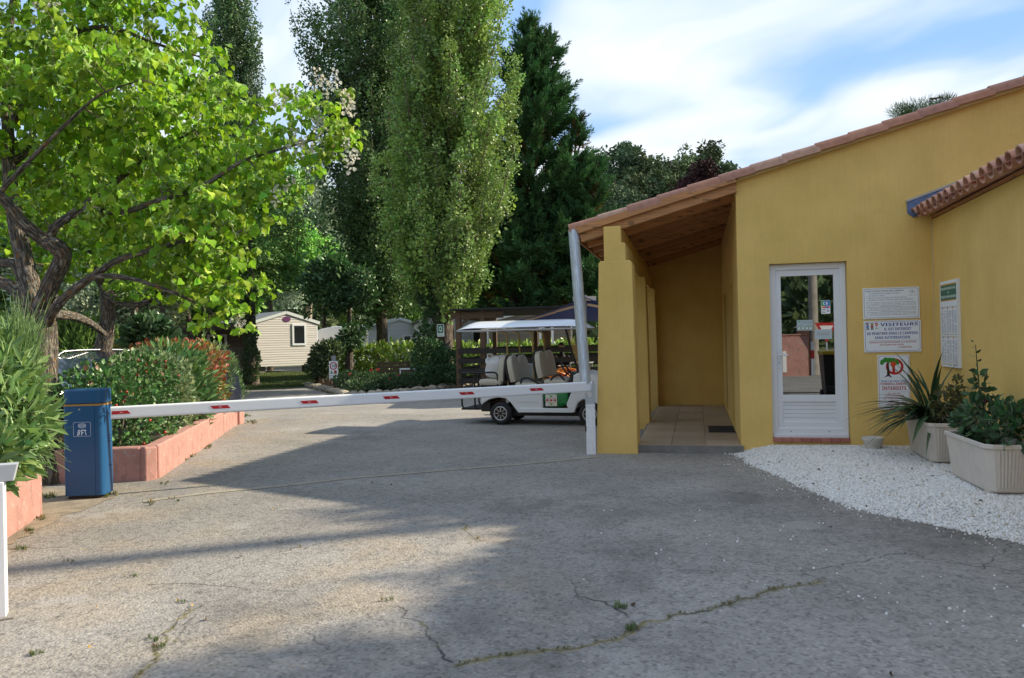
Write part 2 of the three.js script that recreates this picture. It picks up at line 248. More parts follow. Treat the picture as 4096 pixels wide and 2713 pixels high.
const nearMap = (() => {
  const d = new Uint8Array(NS * NS * 4), lut = new Uint8Array(4097); for (let i = 0; i <= 4096; i++) lut[i] = Math.round(Math.pow(i / 4096, 1 / 2.2) * 255);
  for (let j = 0; j < NS; j++) for (let i = 0; i < NS; i++) {
    const x = NX0 + (i + 0.5) / NS * (NX1 - NX0), z = NZ0 + (j + 0.5) / NS * (NZ1 - NZ0);
    const s = vn(x * 75, z * 75, 231), s2 = hash(i, j, 235), s3 = hash(i >> 1, j >> 1, 239);
    let g = 0.76 + 0.34 * s + 0.20 * s2 + (s3 > 0.95 ? 0.30 : 0) - (s < 0.22 ? 0.22 : 0) - 0.16 * smooth(0.55, 0.7, vn(x * 24, z * 24, 243));
    const q = cracks[j * NS + i], m = moss[j * NS + i]; if (q) g *= 1 - 0.82 * q;
    const fx = i / NS * CS, fy = j / NS * CS, xi = fx | 0, yi = fy | 0, tx = fx - xi, ty = fy - yi, o = (yi * (CS + 1) + xi) * 3;
    let mm = 0; if (x < 2) for (const [a, b, r] of mortar) { const e = Math.abs(x - a); if (e < r * 1.8 && Math.abs(z - b) < r * 1.8) { const w = Math.hypot(e, (z - b) * 1.2) / r + (fbm(x * 9, z * 9, 4, 251) - 0.5) * 1.6; mm = Math.max(mm, 0.7 * smooth(0.75, 0.6, w) * (0.6 + 0.4 * s)); } }
    const mo = m ? [mix(0.10, 0.22, vn(x * 3, z * 3, 265)) * (0.6 + 0.8 * s), mix(0.095, 0.165, vn(x * 3, z * 3, 265)) * (0.6 + 0.8 * s), 0.035] : null;
    for (let n = 0; n < 3; n++) {
      let v = mix(mix(coarse[o + n], coarse[o + 3 + n], tx), mix(coarse[o + (CS + 1) * 3 + n], coarse[o + (CS + 1) * 3 + 3 + n], tx), ty) * g;
      if (mm) v = mix(v, 0.33 - 0.02 * n, mm); if (mo) v = mix(v, mo[n], m * 0.62);
      d[(j * NS + i) * 4 + n] = lut[Math.min(4096, Math.max(0, v * 4096)) | 0];
    }
    d[(j * NS + i) * 4 + 3] = 255;
  }
  const t = new THREE.DataTexture(d, NS, NS); t.magFilter = THREE.LinearFilter; t.minFilter = THREE.LinearMipmapLinearFilter; t.generateMipmaps = true; t.colorSpace = THREE.SRGBColorSpace; t.needsUpdate = true; return t;
})();
const asphaltBump = tex(1024, 1024, (i, j) => 0.55 * vn(i / 7, j / 7, 271, 146) + 0.3 * vn(i / 3.5, j / 3.5, 273, 292) + 0.25 * fbm(i / 64, j / 64, 3, 275, 16), { rx: 9, ry: 9 });
const asphaltBumpFar = asphaltBump.clone(); asphaltBumpFar.repeat.set(40, 30); asphaltBumpFar.needsUpdate = true;
structure('ground', sheet(-330, -330, 330, 330, -0.02), mat([1, 1, 1], 1, { map: (() => { const t = mottled([0.11, 0.105, 0.05], 0.4, 281, 1); t.repeat.set(60, 60); return t; })() }), 'bare earth and thin grass under the trees around the campsite', 'ground');
const FX0 = -50, FX1 = 40, FZ0 = -44, FZ1 = 26;
structure('road', sheet(FX0, FZ0, FX1, FZ1, -0.008), mat([1, 1, 1], 0.95, { map: tex(1024, 1024, (i, j) => { const x = FX0 + (i + 0.5) / 1024 * (FX1 - FX0), z = FZ0 + (j + 0.5) / 1024 * (FZ1 - FZ0), n = 0.88 + 0.24 * hash(i, j, 5); return enc(groundColour(x, z).map((v) => v * n)); }, { srgb: true }), bumpMap: asphaltBumpFar, bumpScale: 0.006 }), 'grey asphalt drive running on between the campsite trees', 'road');
{ const g = sheet(NX0, NZ0, NX1, NZ1, 0); const u = g.attributes.uv, p = g.attributes.position; for (let i = 0; i < u.count; i++) u.setXY(i, (p.getX(i) - NX0) / (NX1 - NX0), (p.getZ(i) - NZ0) / (NZ1 - NZ0));
  structure('entrance_pavement', g, mat([1, 1, 1], 0.93, { map: nearMap, bumpMap: asphaltBump, bumpScale: 0.007 }), 'cracked grey asphalt of the entrance yard under the barrier', 'pavement'); }
{ // the filled trench that crosses the drive under the boom
  const a = onGround(255, 2000), pts = [[330, 1160], [480, 1140], [640, 1125], [800, 1107], [1000, 1090], [1200, 1074], [1330, 1062], [1385, 1055]].map(([x, y]) => onGround(x * K, y * K));
  const P = [], r = rng(9); for (let s = 0; s + 1 < pts.length; s++) for (let i = 0; i < 8; i++) { const t = i / 8; P.push(pts[s].clone().lerp(pts[s + 1], t)); } P.push(pts[pts.length - 1]);
  const pos = [], idx = [], uv = []; P.forEach((p, i) => { const w = 0.035 + 0.035 * fbm(p.x * 2, p.z * 2, 3, 291), w2 = 0.035 + 0.03 * fbm(p.x * 2.3 + 9, p.z * 2, 3, 293); const d = V(0.58, 0, 0.81); pos.push(p.x - d.x * w, 0.004, p.z - d.z * w, p.x + d.x * w2, 0.004, p.z + d.z * w2); uv.push(p.x, p.z, p.x, p.z + 0.1); if (i) { const k = i * 2; idx.push(k - 2, k - 1, k, k - 1, k + 1, k); } });
  const g = new THREE.BufferGeometry(); g.setAttribute('position', new THREE.Float32BufferAttribute(pos, 3)); g.setAttribute('uv', new THREE.Float32BufferAttribute(uv, 2)); g.setIndex(idx); g.computeVertexNormals();
  structure('pavement_joint', plain(g), mat([1, 1, 1], 0.95, { map: mottled([0.30, 0.262, 0.205], 0.35, 295, 2) }), 'pale filled trench line crossing the drive under the boom', 'pavement');
}

// ---------------------------------------------------------------- white gravel by the wall
const edgePts = [[2905, 1800], [2960, 1822], [3020, 1860], [3200, 1938], [3443, 2040], [3720, 2096], [4096, 2172]].map(([x, y]) => onGround(x, y)); edgePts.push(V(2.5, 0, -5.4), V(2.74, 0, -4.9));
edgePts[0].z = -10.08;
function gravelEdge(z) { for (let i = 0; i + 1 < edgePts.length; i++) if (z <= edgePts[i + 1].z || i + 2 === edgePts.length) { const t = clamp((z - edgePts[i].z) / (edgePts[i + 1].z - edgePts[i].z)); return mix(edgePts[i].x, edgePts[i + 1].x, t); } }
const gravelTop = (x, z) => 0.1 * smooth(-0.02, 0.6, x - gravelEdge(z)) + 0.012 * (fbm(x * 3, z * 3, 3, 401) - 0.5) * smooth(0, 0.3, x - gravelEdge(z)) + 0.002;
{
  const nu = 40, nv = 90, pos = [], uv = [], idx = [];
  for (let j = 0; j <= nv; j++) for (let i = 0; i <= nu; i++) { const z = mix(-10.2, -4.95, j / nv), e = gravelEdge(Math.max(z, -10.05)) + 0.07 * (fbm(z * 5, 3, 4, 403) - 0.5), x = mix(e, 2.8, i / nu); pos.push(x, i ? gravelTop(x, z) : 0.001, z); uv.push(x, z); }
  for (let j = 0; j < nv; j++) for (let i = 0; i < nu; i++) { const a = j * (nu + 1) + i, b = a + nu + 1; idx.push(a, b, a + 1, a + 1, b, b + 1); }
  const g = new THREE.BufferGeometry(); g.setAttribute('position', new THREE.Float32BufferAttribute(pos, 3)); g.setAttribute('uv', new THREE.Float32BufferAttribute(uv, 2)); g.setIndex(idx); g.computeVertexNormals();
  structure('gravel_bed', plain(g), mat([1, 1, 1], 1, { map: tex(512, 512, (i, j) => { const s = vn(i / 5, j / 5, 411, 102), q = hash(i, j, 4); return 0.5 + 0.4 * s + 0.08 * q; }, { srgb: true, rx: 1.6, ry: 1.6 }) }), 'bed of fine white gravel in front of the glass door', 'gravel bed');
  const r = rng(41), peb = new THREE.IcosahedronGeometry(1, 0), n = 42000, im = shadow(new THREE.InstancedMesh(plain(peb), mat([1, 1, 1], 0.9), n)), o = new THREE.Object3D();
  im.name = 'gravel'; im.userData = { kind: 'stuff', label: 'loose white pebbles of the gravel bed by the door', category: 'gravel' };
  const col = new THREE.Color();
  for (let i = 0; i < n; i++) {
    let x, z; if (i < n - 420) { do { z = mix(-10.05, -5.0, r()); x = mix(0.3, 2.72, r()); } while (x < gravelEdge(z) + 0.07 * (fbm(z * 5, 3, 4, 403) - 0.5) + 0.16 * (r() - 0.55)); }
    else if (i < n - 60) { z = mix(-10.0, -5.4, r()); x = gravelEdge(z) - Math.pow(r(), 4) * 0.35; if (z < -9.95) x = 0.5; }
    else { const c = [[1.25, -4.3, .35], [0.95, -4.6, .3], [1.5, -4.9, .4], [0.0, -5.2, .9], [1.3, -5.2, .9], [0.6, -6.2, .9], [-0.4, -6.4, 1]][(r() * 7) | 0]; const a = r() * 6.28, q = c[2] * Math.sqrt(-Math.log(1 - r() * 0.98)) * 0.7; x = c[0] + Math.cos(a) * q; z = c[1] + Math.sin(a) * q; if (x > gravelEdge(z)) z += 1.2; }
    const s = (0.0045 + 0.0075 * r() * r() + 0.002) * (i < n - 420 ? 1 : 0.7); o.position.set(x, gravelTop(x, z) * (x > gravelEdge(z) ? 1 : 0) + s * 0.45, z); if (i >= n - 130) { } o.rotation.set(r() * 6, r() * 6, r() * 6); o.scale.set(s * (0.8 + 0.7 * r()), s * (0.6 + 0.5 * r()), s * (0.8 + 0.5 * r())); o.updateMatrix(); im.setMatrixAt(i, o.matrix);
    const v = 0.60 + 0.22 * r(), t = r(); col.setRGB(v * (t > 0.93 ? 0.7 : 1), v * (t > 0.93 ? 0.62 : 0.985), v * (t > 0.93 ? 0.5 : 0.96)); im.setColorAt(i, col);
  }
  scene.add(im);
}

// ---------------------------------------------------------------- the yellow reception building
const WZ = -10.05, WX = 2.73, SL = 0.27, SLA = Math.atan(SL);
const roofTop = (x) => 3.48 + SL * (x - 0.52);
const building = thing('reception_building', 'yellow rendered reception building with a tiled porch and a side wing', 'building');
{
  const b = building, RIDGE = 5.4;
  const wy = (x) => roofTop(x) - 0.1;
  mesh('front_wall', metric(slab([[0.52, -0.05], [8.2, -0.05], [8.2, wy(RIDGE) - SL * (8.2 - RIDGE)], [RIDGE, wy(RIDGE)], [0.52, wy(0.52)]], 0.25, [rect(0.895, 0.18, 1.785, 2.325)], 0).translate(0, 0, WZ - 0.25)), M.yellow, b);
  { // porch side wall, with two recessed doorways
    const g = slab([[10.3, -0.05], [15.9, -0.05], [15.9, wy(0.52) - 0.02], [10.3, wy(0.52) - 0.02]], 0.25, [rect(11.5, 0.12, 12.4, 2.2), rect(13.9, 0.12, 14.8, 2.2)]);
    g.rotateY(Math.PI / 2).translate(0.52, 0, 0); // x -> -z, extrudes towards +x
    mesh('porch_side_wall', metric(g), M.yellow, b);
    for (const z of [-11.95, -14.35]) mesh('porch_door', metric(box(0.04, 2.08, 0.9, 0.64, 1.16, z)), M.greyWood, b);
  }
  mesh('porch_end_wall', metric(slab([[-1.2, -0.05], [0.52, -0.05], [0.52, wy(0.52) - 0.06], [-1.2, wy(-1.2) - 0.06]], 0.25).translate(0, 0, -16.15)), M.yellow, b);
  mesh('rear_wall', metric(box(7.7, 3.2, 0.25, 4.35, 1.55, -16.05)), M.yellow, b);
  mesh('far_side_wall', metric(box(0.25, 3.5, 5.7, 8.07, 1.7, -13.2)), M.yellow, b);
  // wing
  mesh('wing_wall', metric(box(0.25, 2.82, 5.45, WX + 0.125, 1.36, WZ + 2.725)), M.yellow, b);
  mesh('wing_end_wall', metric(slab([[WX + 0.25, -0.05], [8.2, -0.05], [8.2, 2.7], [5.4, 3.5], [WX + 0.25, 2.84]], 0.25).translate(0, 0, -4.85)), M.yellow, b);
  mesh('corner_joint', box(0.012, 2.7, 0.012, WX - 0.006, 1.45, WZ + 0.006), mat([0.62, 0.5, 0.26], 0.8), b);
  // porch pillars and the beam on them
  const pil = (z0, z1) => { const g = slab([[-1.24, -0.03], [-0.75, -0.03], [-0.755, 1.2], [-0.775, 2.40], [-0.80, 2.42], [-1.15, 2.42], [-1.165, 2.40], [-1.20, 1.1]], z0 - z1 - 0.03, [], 0.015).translate(0, 0, z1 + 0.015); return metric(g); };
  for (const [z0, z1] of [[-9.88, -10.34], [-12.55, -12.95], [-15.55, -15.9]]) mesh('porch_pillar', pil(z0, z1), M.yellow, b);
  mesh('porch_beam', metric(slab([[-1.1, 2.423], [-0.845, 2.423], [-0.845, 2.64], [-0.9, 2.66], [-0.9, 2.86], [-1.1, 2.86]], 6.0, [], 0.008).translate(0, 0, -15.89)), M.yellow, b);
  // porch floor
  const fl = part('porch_floor', b); mesh('slab_edge', metric(box(1.32, 0.13, 5.95, -0.115, 0.03, -12.955)), M.concrete, fl);
  { const r = rng(3); for (let i = 0; i < 3; i++) for (let j = 0; j < 13; j++) { const w = 0.415, x = -0.745 + i * 0.421 + w / 2, z = -10.0 - j * 0.455 - 0.225; mesh('floor_tile', box(w, 0.012, 0.448, x, 0.1 + 0.001 * r(), z), M.floorTiles[(r() * 3) | 0], fl); } }
  // roof timber over the porch
  const rt = part('porch_ceiling', b);
  const sloped = (x0, x1, dy, h, z0, z1) => { const L = (x1 - x0) / Math.cos(SLA); const g = new THREE.BoxGeometry(L, h, Math.abs(z1 - z0)); g.rotateZ(SLA); return g.translate((x0 + x1) / 2, roofTop((x0 + x1) / 2) + dy, (z0 + z1) / 2); };
  for (let i = 0; i < 17; i++) { const x0 = -1.46 + i * 0.118; mesh('ceiling_board', metric(sloped(x0, x0 + 0.114, -0.105, 0.022, -9.96, -15.9)), i % 3 ? M.boardDark : M.rafter, rt); }
  for (let k = 0; k < 10; k++) { const z = -9.985 - k * 0.62; mesh('rafter', metric(sloped(-1.42, 0.515, -0.185, 0.135, z, z - 0.13)), M.rafters[(k * 2) % 3], rt); }
  mesh('verge_board', metric(sloped(-1.45, 0.51, -0.1, 0.085, -9.93, -9.955)), M.rafter, rt);
  mesh('eave_board', metric(box(0.025, 0.12, 6.2, -1.475, roofTop(-1.475) - 0.15, -13.05)), M.boardDark, rt);
  // roof: field of channels plus single tiles along the verge and the eave
  const field = (x0, x1, y0, slope, z0, z1, pitch) => {
    const nz = Math.round((z1 - z0) / pitch) * 8, pos = [], uv = [], idx = [];
    for (let i = 0; i <= 12; i++) for (let j = 0; j <= nz; j++) { const x = mix(x0, x1, i / 12), z = mix(z0, z1, j / nz), a = ((z - z0) / pitch) % 1; pos.push(x, y0 + slope * (x - x0) + 0.06 * Math.abs(Math.sin(a * Math.PI)) - 0.03, z); uv.push(x, z); }
    for (let i = 0; i < 12; i++) for (let j = 0; j < nz; j++) { const a = i * (nz + 1) + j, q = a + nz + 1; idx.push(a, a + 1, q, a + 1, q + 1, q); }
    const g = new THREE.BufferGeometry(); g.setAttribute('position', new THREE.Float32BufferAttribute(pos, 3)); g.setAttribute('uv', new THREE.Float32BufferAttribute(uv, 2)); g.setIndex(idx); g.computeVertexNormals(); return plain(g);
  };
  const roof = part('roof', b), wing = part('wing_roof', b);
  mesh('tile_field', field(-1.5, RIDGE, roofTop(-1.5) - 0.035, SL, -16.3, -9.98, 0.21), M.tiles[0], roof);
  mesh('roof_deck', metric(sloped(0.5, RIDGE, -0.13, 0.05, -10.2, -16.25)), M.boardDark, roof);
  mesh('rear_slope', metric((() => { const g = new THREE.BoxGeometry(3.3, 0.12, 6.3); g.rotateZ(-SLA); return g.translate(RIDGE + 1.58, roofTop(RIDGE) - 0.09 - SL * 1.58, -13.15); })()), M.tiles[1], roof);
  mesh('mortar_band', metric(sloped(0.5, RIDGE, -0.105, 0.05, -9.975, -10.06)), mat([0.55, 0.39, 0.16], 0.95, { bumpMap: grit, bumpScale: 0.003 }), roof);
  { // verge tiles: rounded cap with a lip over the edge
    const r = rng(12), prof = new THREE.Shape(); prof.moveTo(-0.02, -0.055); prof.lineTo(0.0, -0.055); prof.lineTo(0.0, -0.01); prof.lineTo(0.2, 0.0); prof.lineTo(0.2, 0.02); prof.lineTo(0.03, 0.042); prof.quadraticCurveTo(-0.018, 0.036, -0.02, -0.01); prof.lineTo(-0.02, -0.055);
    const L = 0.425, g0 = metric(new THREE.ExtrudeGeometry(prof, { depth: L, bevelEnabled: true, bevelSize: 0.005, bevelThickness: 0.004, bevelSegments: 1, curveSegments: 6 }).rotateY(Math.PI / 2));   // runs along +x, lip towards +z
    const step = 0.39 * Math.cos(SLA);
    for (let i = 0; i < 18; i++) { const x = -1.56 + i * step; const m = mesh('roof_tile', g0, M.tiles[(r() * 5) | 0], roof); m.position.set(x, roofTop(x) - 0.028, -9.955 + 0.006 * (r() - 0.5)); m.rotation.set(0, 0, SLA - 0.04 + 0.008 * (r() - 0.5)); }
  }
  const half = (Rr, L, th = 0.013, tilt = 0) => { const s = new THREE.Shape(); s.absarc(0, 0, Rr, 0, Math.PI, false); s.absarc(0, 0, Rr - th, Math.PI, 0, true); return metric(new THREE.ExtrudeGeometry(s, { depth: L, bevelEnabled: false, curveSegments: 10 }).rotateY(Math.PI / 2)); };  // runs along +x, arch over z
  const cover = half(0.076, 0.42), pan = half(0.08, 0.42); pan.rotateX(Math.PI); pan.computeVertexNormals();
  { const r = rng(14); for (let k = 0; k < 30; k++) { const z = -10.12 - k * 0.21; const m = mesh('roof_tile', cover, M.tiles[(r() * 5) | 0], roof); m.position.set(-1.56 - 0.01 * r(), roofTop(-1.56) - 0.06, z); m.rotation.z = SLA; const q = mesh('roof_tile', pan, M.tiles[(r() * 5) | 0], roof); q.position.set(-1.53, roofTop(-1.53) - 0.045, z - 0.105); q.rotation.z = SLA; } }
  { // wing eave: cover and channel tiles seen end on
    const r = rng(16), y0 = 2.822; for (let k = 0; k < 26; k++) { const z = -9.98 + k * 0.205; const m = mesh('roof_tile', cover, M.tiles[(r() * 5) | 0], wing); m.position.set(2.515 - 0.012 * r(), y0 + 0.012, z + 0.006 * (r() - 0.5)); m.rotation.z = SLA; const q = mesh('roof_tile', pan, M.tiles[(r() * 5) | 0], wing); q.position.set(2.535, y0 + 0.035, z + 0.1025); q.rotation.z = SLA; }
    mesh('tile_field', field(2.85, 5.4, y0 + 0.12, SL, -10.05, -4.6, 0.222), M.tiles[2], wing);
    mesh('far_slope', metric((() => { const g = new THREE.BoxGeometry(3.1, 0.1, 5.45); g.rotateZ(-SLA); return g.translate(6.86, 3.3, -7.32); })()), M.tiles[1], wing);
    mesh('eave_bed', metric((() => { const g = new THREE.BoxGeometry(0.3, 0.035, 5.4); g.rotateZ(SLA); return g.translate(2.86, 2.83, -7.34); })()), M.boardDark, wing);
    mesh('flashing', metric(slab([[2.46, 2.86], [2.53, 2.80], [2.60, 2.83], [3.4, 3.05], [3.4, 3.31], [2.46, 2.985]], 0.02).translate(0, 0, WZ + 0.002)), M.lead, wing);
    mesh('flashing_bead', metric(slab([[2.45, 2.985], [3.4, 3.312], [3.4, 3.337], [2.45, 3.01]], 0.03).translate(0, 0, WZ + 0.002)), mat([0.42, 0.40, 0.36], 0.6), wing);
  }
  // the glazed door
  const d = part('door', b), fz = WZ - 0.075;
  const ring = (x0, y0, x1, y1, w, dep, z, bev = 0.004) => slab(rect(x0 + bev, y0 + bev, x1 - bev, y1 - bev), dep - 2 * bev, [rect(x0 + w + bev, y0 + w + bev, x1 - w - bev, y1 - w - bev).reverse()], bev).translate(0, 0, z + bev);
  mesh('door_frame', ring(0.9, 0.235, 1.78, 2.32, 0.062, 0.06, fz - 0.06), M.pvc, d);
  mesh('door_leaf', slab(rect(0.966, 0.3, 1.714, 2.252), 0.04, [rect(1.03, 0.705, 1.648, 2.178).reverse(), rect(1.03, 0.375, 1.648, 0.63).reverse()], 0.005).translate(0, 0, fz - 0.065), M.pvc, d);
  for (let k = 0; k < 5; k++) mesh('panel_board', rbox(0.63, 0.0485, 0.02, 1.339, 0.402 + k * 0.0505, fz - 0.045, 0.004), M.pvc, d);
  mesh('glass_pane', box(0.63, 1.485, 0.012, 1.339, 1.4415, fz - 0.045), phys([0.30, 0.315, 0.32], 0.012, { metalness: 1 }), d);
  mesh('threshold', rbox(0.875, 0.045, 0.075, 1.34, 0.213, fz - 0.01, 0.006), M.pvc, d);
  const hd = mesh('handle', merge([rbox(0.034, 0.235, 0.008, 0.998, 1.15, fz - 0.014, 0.004), rbox(0.11, 0.02, 0.018, 1.045, 1.205, fz + 0.03, 0.008), bar(V(0.998, 1.205, fz - 0.01), V(0.998, 1.205, fz + 0.035), 0.009)]), M.pvc, d); hd.userData.label = 'white door handle with a keyhole plate';
  mesh('keyhole', cyl(0.008, 0.008, 0.006, 0, 0, 0).rotateX(Math.PI / 2).translate(0.998, 1.11, fz - 0.008), M.brass, d);
  for (const x of [1.12, 1.56]) mesh('bolt', cyl(0.006, 0.006, 0.004, 0, 0, 0).rotateX(Math.PI / 2).translate(x, 0.265, fz + 0.002), M.black, d);
  const gz = fz - 0.0375;
  const decal = (name, x0, y0, x1, y1, w, h, draw, label, op = 1) => { const m = mesh(name, box(x1 - x0, y1 - y0, 0.001, (x0 + x1) / 2, (y0 + y1) / 2, gz), mat([1, 1, 1], 0.5, { map: canvasTex(w, h, draw), ...(op < 1 ? { transparent: true, opacity: op } : {}) }), d); if (label) m.userData.label = label; };
  decal('card_sticker', 1.5, 1.70, 1.605, 1.865, 200, 320, (c, w, h) => { c.fillStyle = '#f2f4f6'; c.fillRect(0, 0, w, h); c.fillStyle = '#1f78b8'; c.fillRect(6, 8, w - 12, 126); c.fillStyle = '#39a06b'; c.fillRect(6, 8, 60, 126); c.fillStyle = '#fff'; c.font = 'bold 92px sans-serif'; c.fillText('CB', 38, 106); c.fillStyle = '#e8912a'; c.fillRect(16, 146, 84, 40); c.fillStyle = '#cc2424'; c.fillRect(58, 146, 40, 40); c.fillStyle = '#2b69c4'; c.fillRect(104, 146, 40, 40); c.fillStyle = '#d33'; c.fillRect(140, 146, 46, 40); c.fillStyle = '#222'; c.font = 'bold 38px sans-serif'; c.fillText('VISA', 14, 238); c.fillText('V', 132, 232); c.fillText('VISA', 14, 296); c.fillStyle = '#1d3f8a'; c.fillRect(122, 246, 56, 20); }, 'payment card sticker on the door glass');
  decal('hours_sticker', 1.215, 1.50, 1.40, 1.63, 330, 230, (c, w, h) => { c.fillStyle = '#aebfc0'; c.fillRect(0, 0, w, h); c.fillStyle = '#4f8f3a'; c.beginPath(); c.ellipse(52, 40, 36, 18, 0, Math.PI, 0); c.fill(); c.fillStyle = '#5b7a86'; c.font = '38px sans-serif'; c.fillText('L’information', 108, 60); c.font = '22px sans-serif'; c.fillText('Matin', 60, 122); c.fillText('Après midi', 190, 122); for (const x of [46, 126, 208, 286]) { c.fillStyle = '#e5ecdf'; c.strokeStyle = '#46564a'; c.lineWidth = 8; c.beginPath(); c.arc(x, 178, 32, 0, 7); c.fill(); c.stroke(); c.lineWidth = 4; c.beginPath(); c.moveTo(x, 178); c.lineTo(x, 156); c.moveTo(x, 178); c.lineTo(x + 14, 184); c.stroke(); } }, 'pale opening hours sticker with four clock faces');
  decal('paper_notice', 1.42, 1.39, 1.62, 1.51, 320, 190, (c, w, h) => { c.fillStyle = '#b9c6cb'; c.fillRect(0, 0, w, h); c.fillStyle = '#8d4a4a'; c.font = '26px sans-serif'; for (let k = 0; k < 7; k++) { c.fillRect(56 + k * 32, 62 + (k % 2) * 3, 14, 12); c.fillRect(50 + k * 33, 98, 16, 12); } }, 'white paper notice taped to the glass');
  const sill = part('door_sill', b); { const r = rng(18); for (let k = 0; k < 8; k++) mesh('brick', rbox(0.107, 0.045, 0.16, 0.925 + 0.0545 + k * 0.1105 - 0.03, 0.168, WZ - 0.045, 0.005), M.brickSill[(r() * 3) | 0], sill); mesh('mortar', box(0.89, 0.04, 0.1, 1.34, 0.163, WZ - 0.06), M.cementPale, sill); }
}

// ---------------------------------------------------------------- signs on the walls
function board(name, label, w, h, th, draw, cw, ch) {
  const t = thing(name, label, 'sign'); mesh('board', rbox(w, h, th, 0, 0, th / 2, 0.003), M.white, t);
  const p = mesh('print', new THREE.PlaneGeometry(w - 0.004, h - 0.004).translate(0, 0, th + 0.0015), mat([1, 1, 1], 0.45, { map: canvasTex(cw, ch, draw) }), t);
  for (const sx of [-1, 1]) for (const sy of [-1, 1]) mesh('screw', cyl(0.004, 0.004, 0.004, 0, 0, 0, 8).rotateX(Math.PI / 2).translate(sx * (w / 2 - 0.018), sy * (h / 2 - 0.018), th + 0.002), M.steel, t);
  return t;
}
function bordered(c, w, h, col, lw, inset, notch) { c.fillStyle = '#e9edf2'; c.fillRect(0, 0, w, h); c.strokeStyle = col; c.lineWidth = lw; const i = inset, n = notch; c.beginPath(); c.moveTo(i + n, i); c.lineTo(w - i - n, i); c.arc(w - i, i, n, Math.PI, Math.PI / 2, true); c.lineTo(w - i, h - i - n); c.arc(w - i, h - i, n, -Math.PI / 2, Math.PI, true); c.lineTo(i + n, h - i); c.arc(i, h - i, n, 0, -Math.PI / 2, true); c.lineTo(i, i + n); c.arc(i, i, n, Math.PI / 2, 0, true); c.closePath(); c.stroke(); }
const line = (c, s, x, y, size, col, align = 'center', weight = 'bold', maxw) => { c.fillStyle = col; c.font = `${weight} ${size}px sans-serif`; c.textAlign = align; if (maxw && align === 'center') { const k = maxw / c.measureText(s).width; c.save(); c.translate(x, y); c.scale(k, 1); c.fillText(s, 0, 0); c.restore(); } else c.fillText(s, x, y, maxw || 5000); };
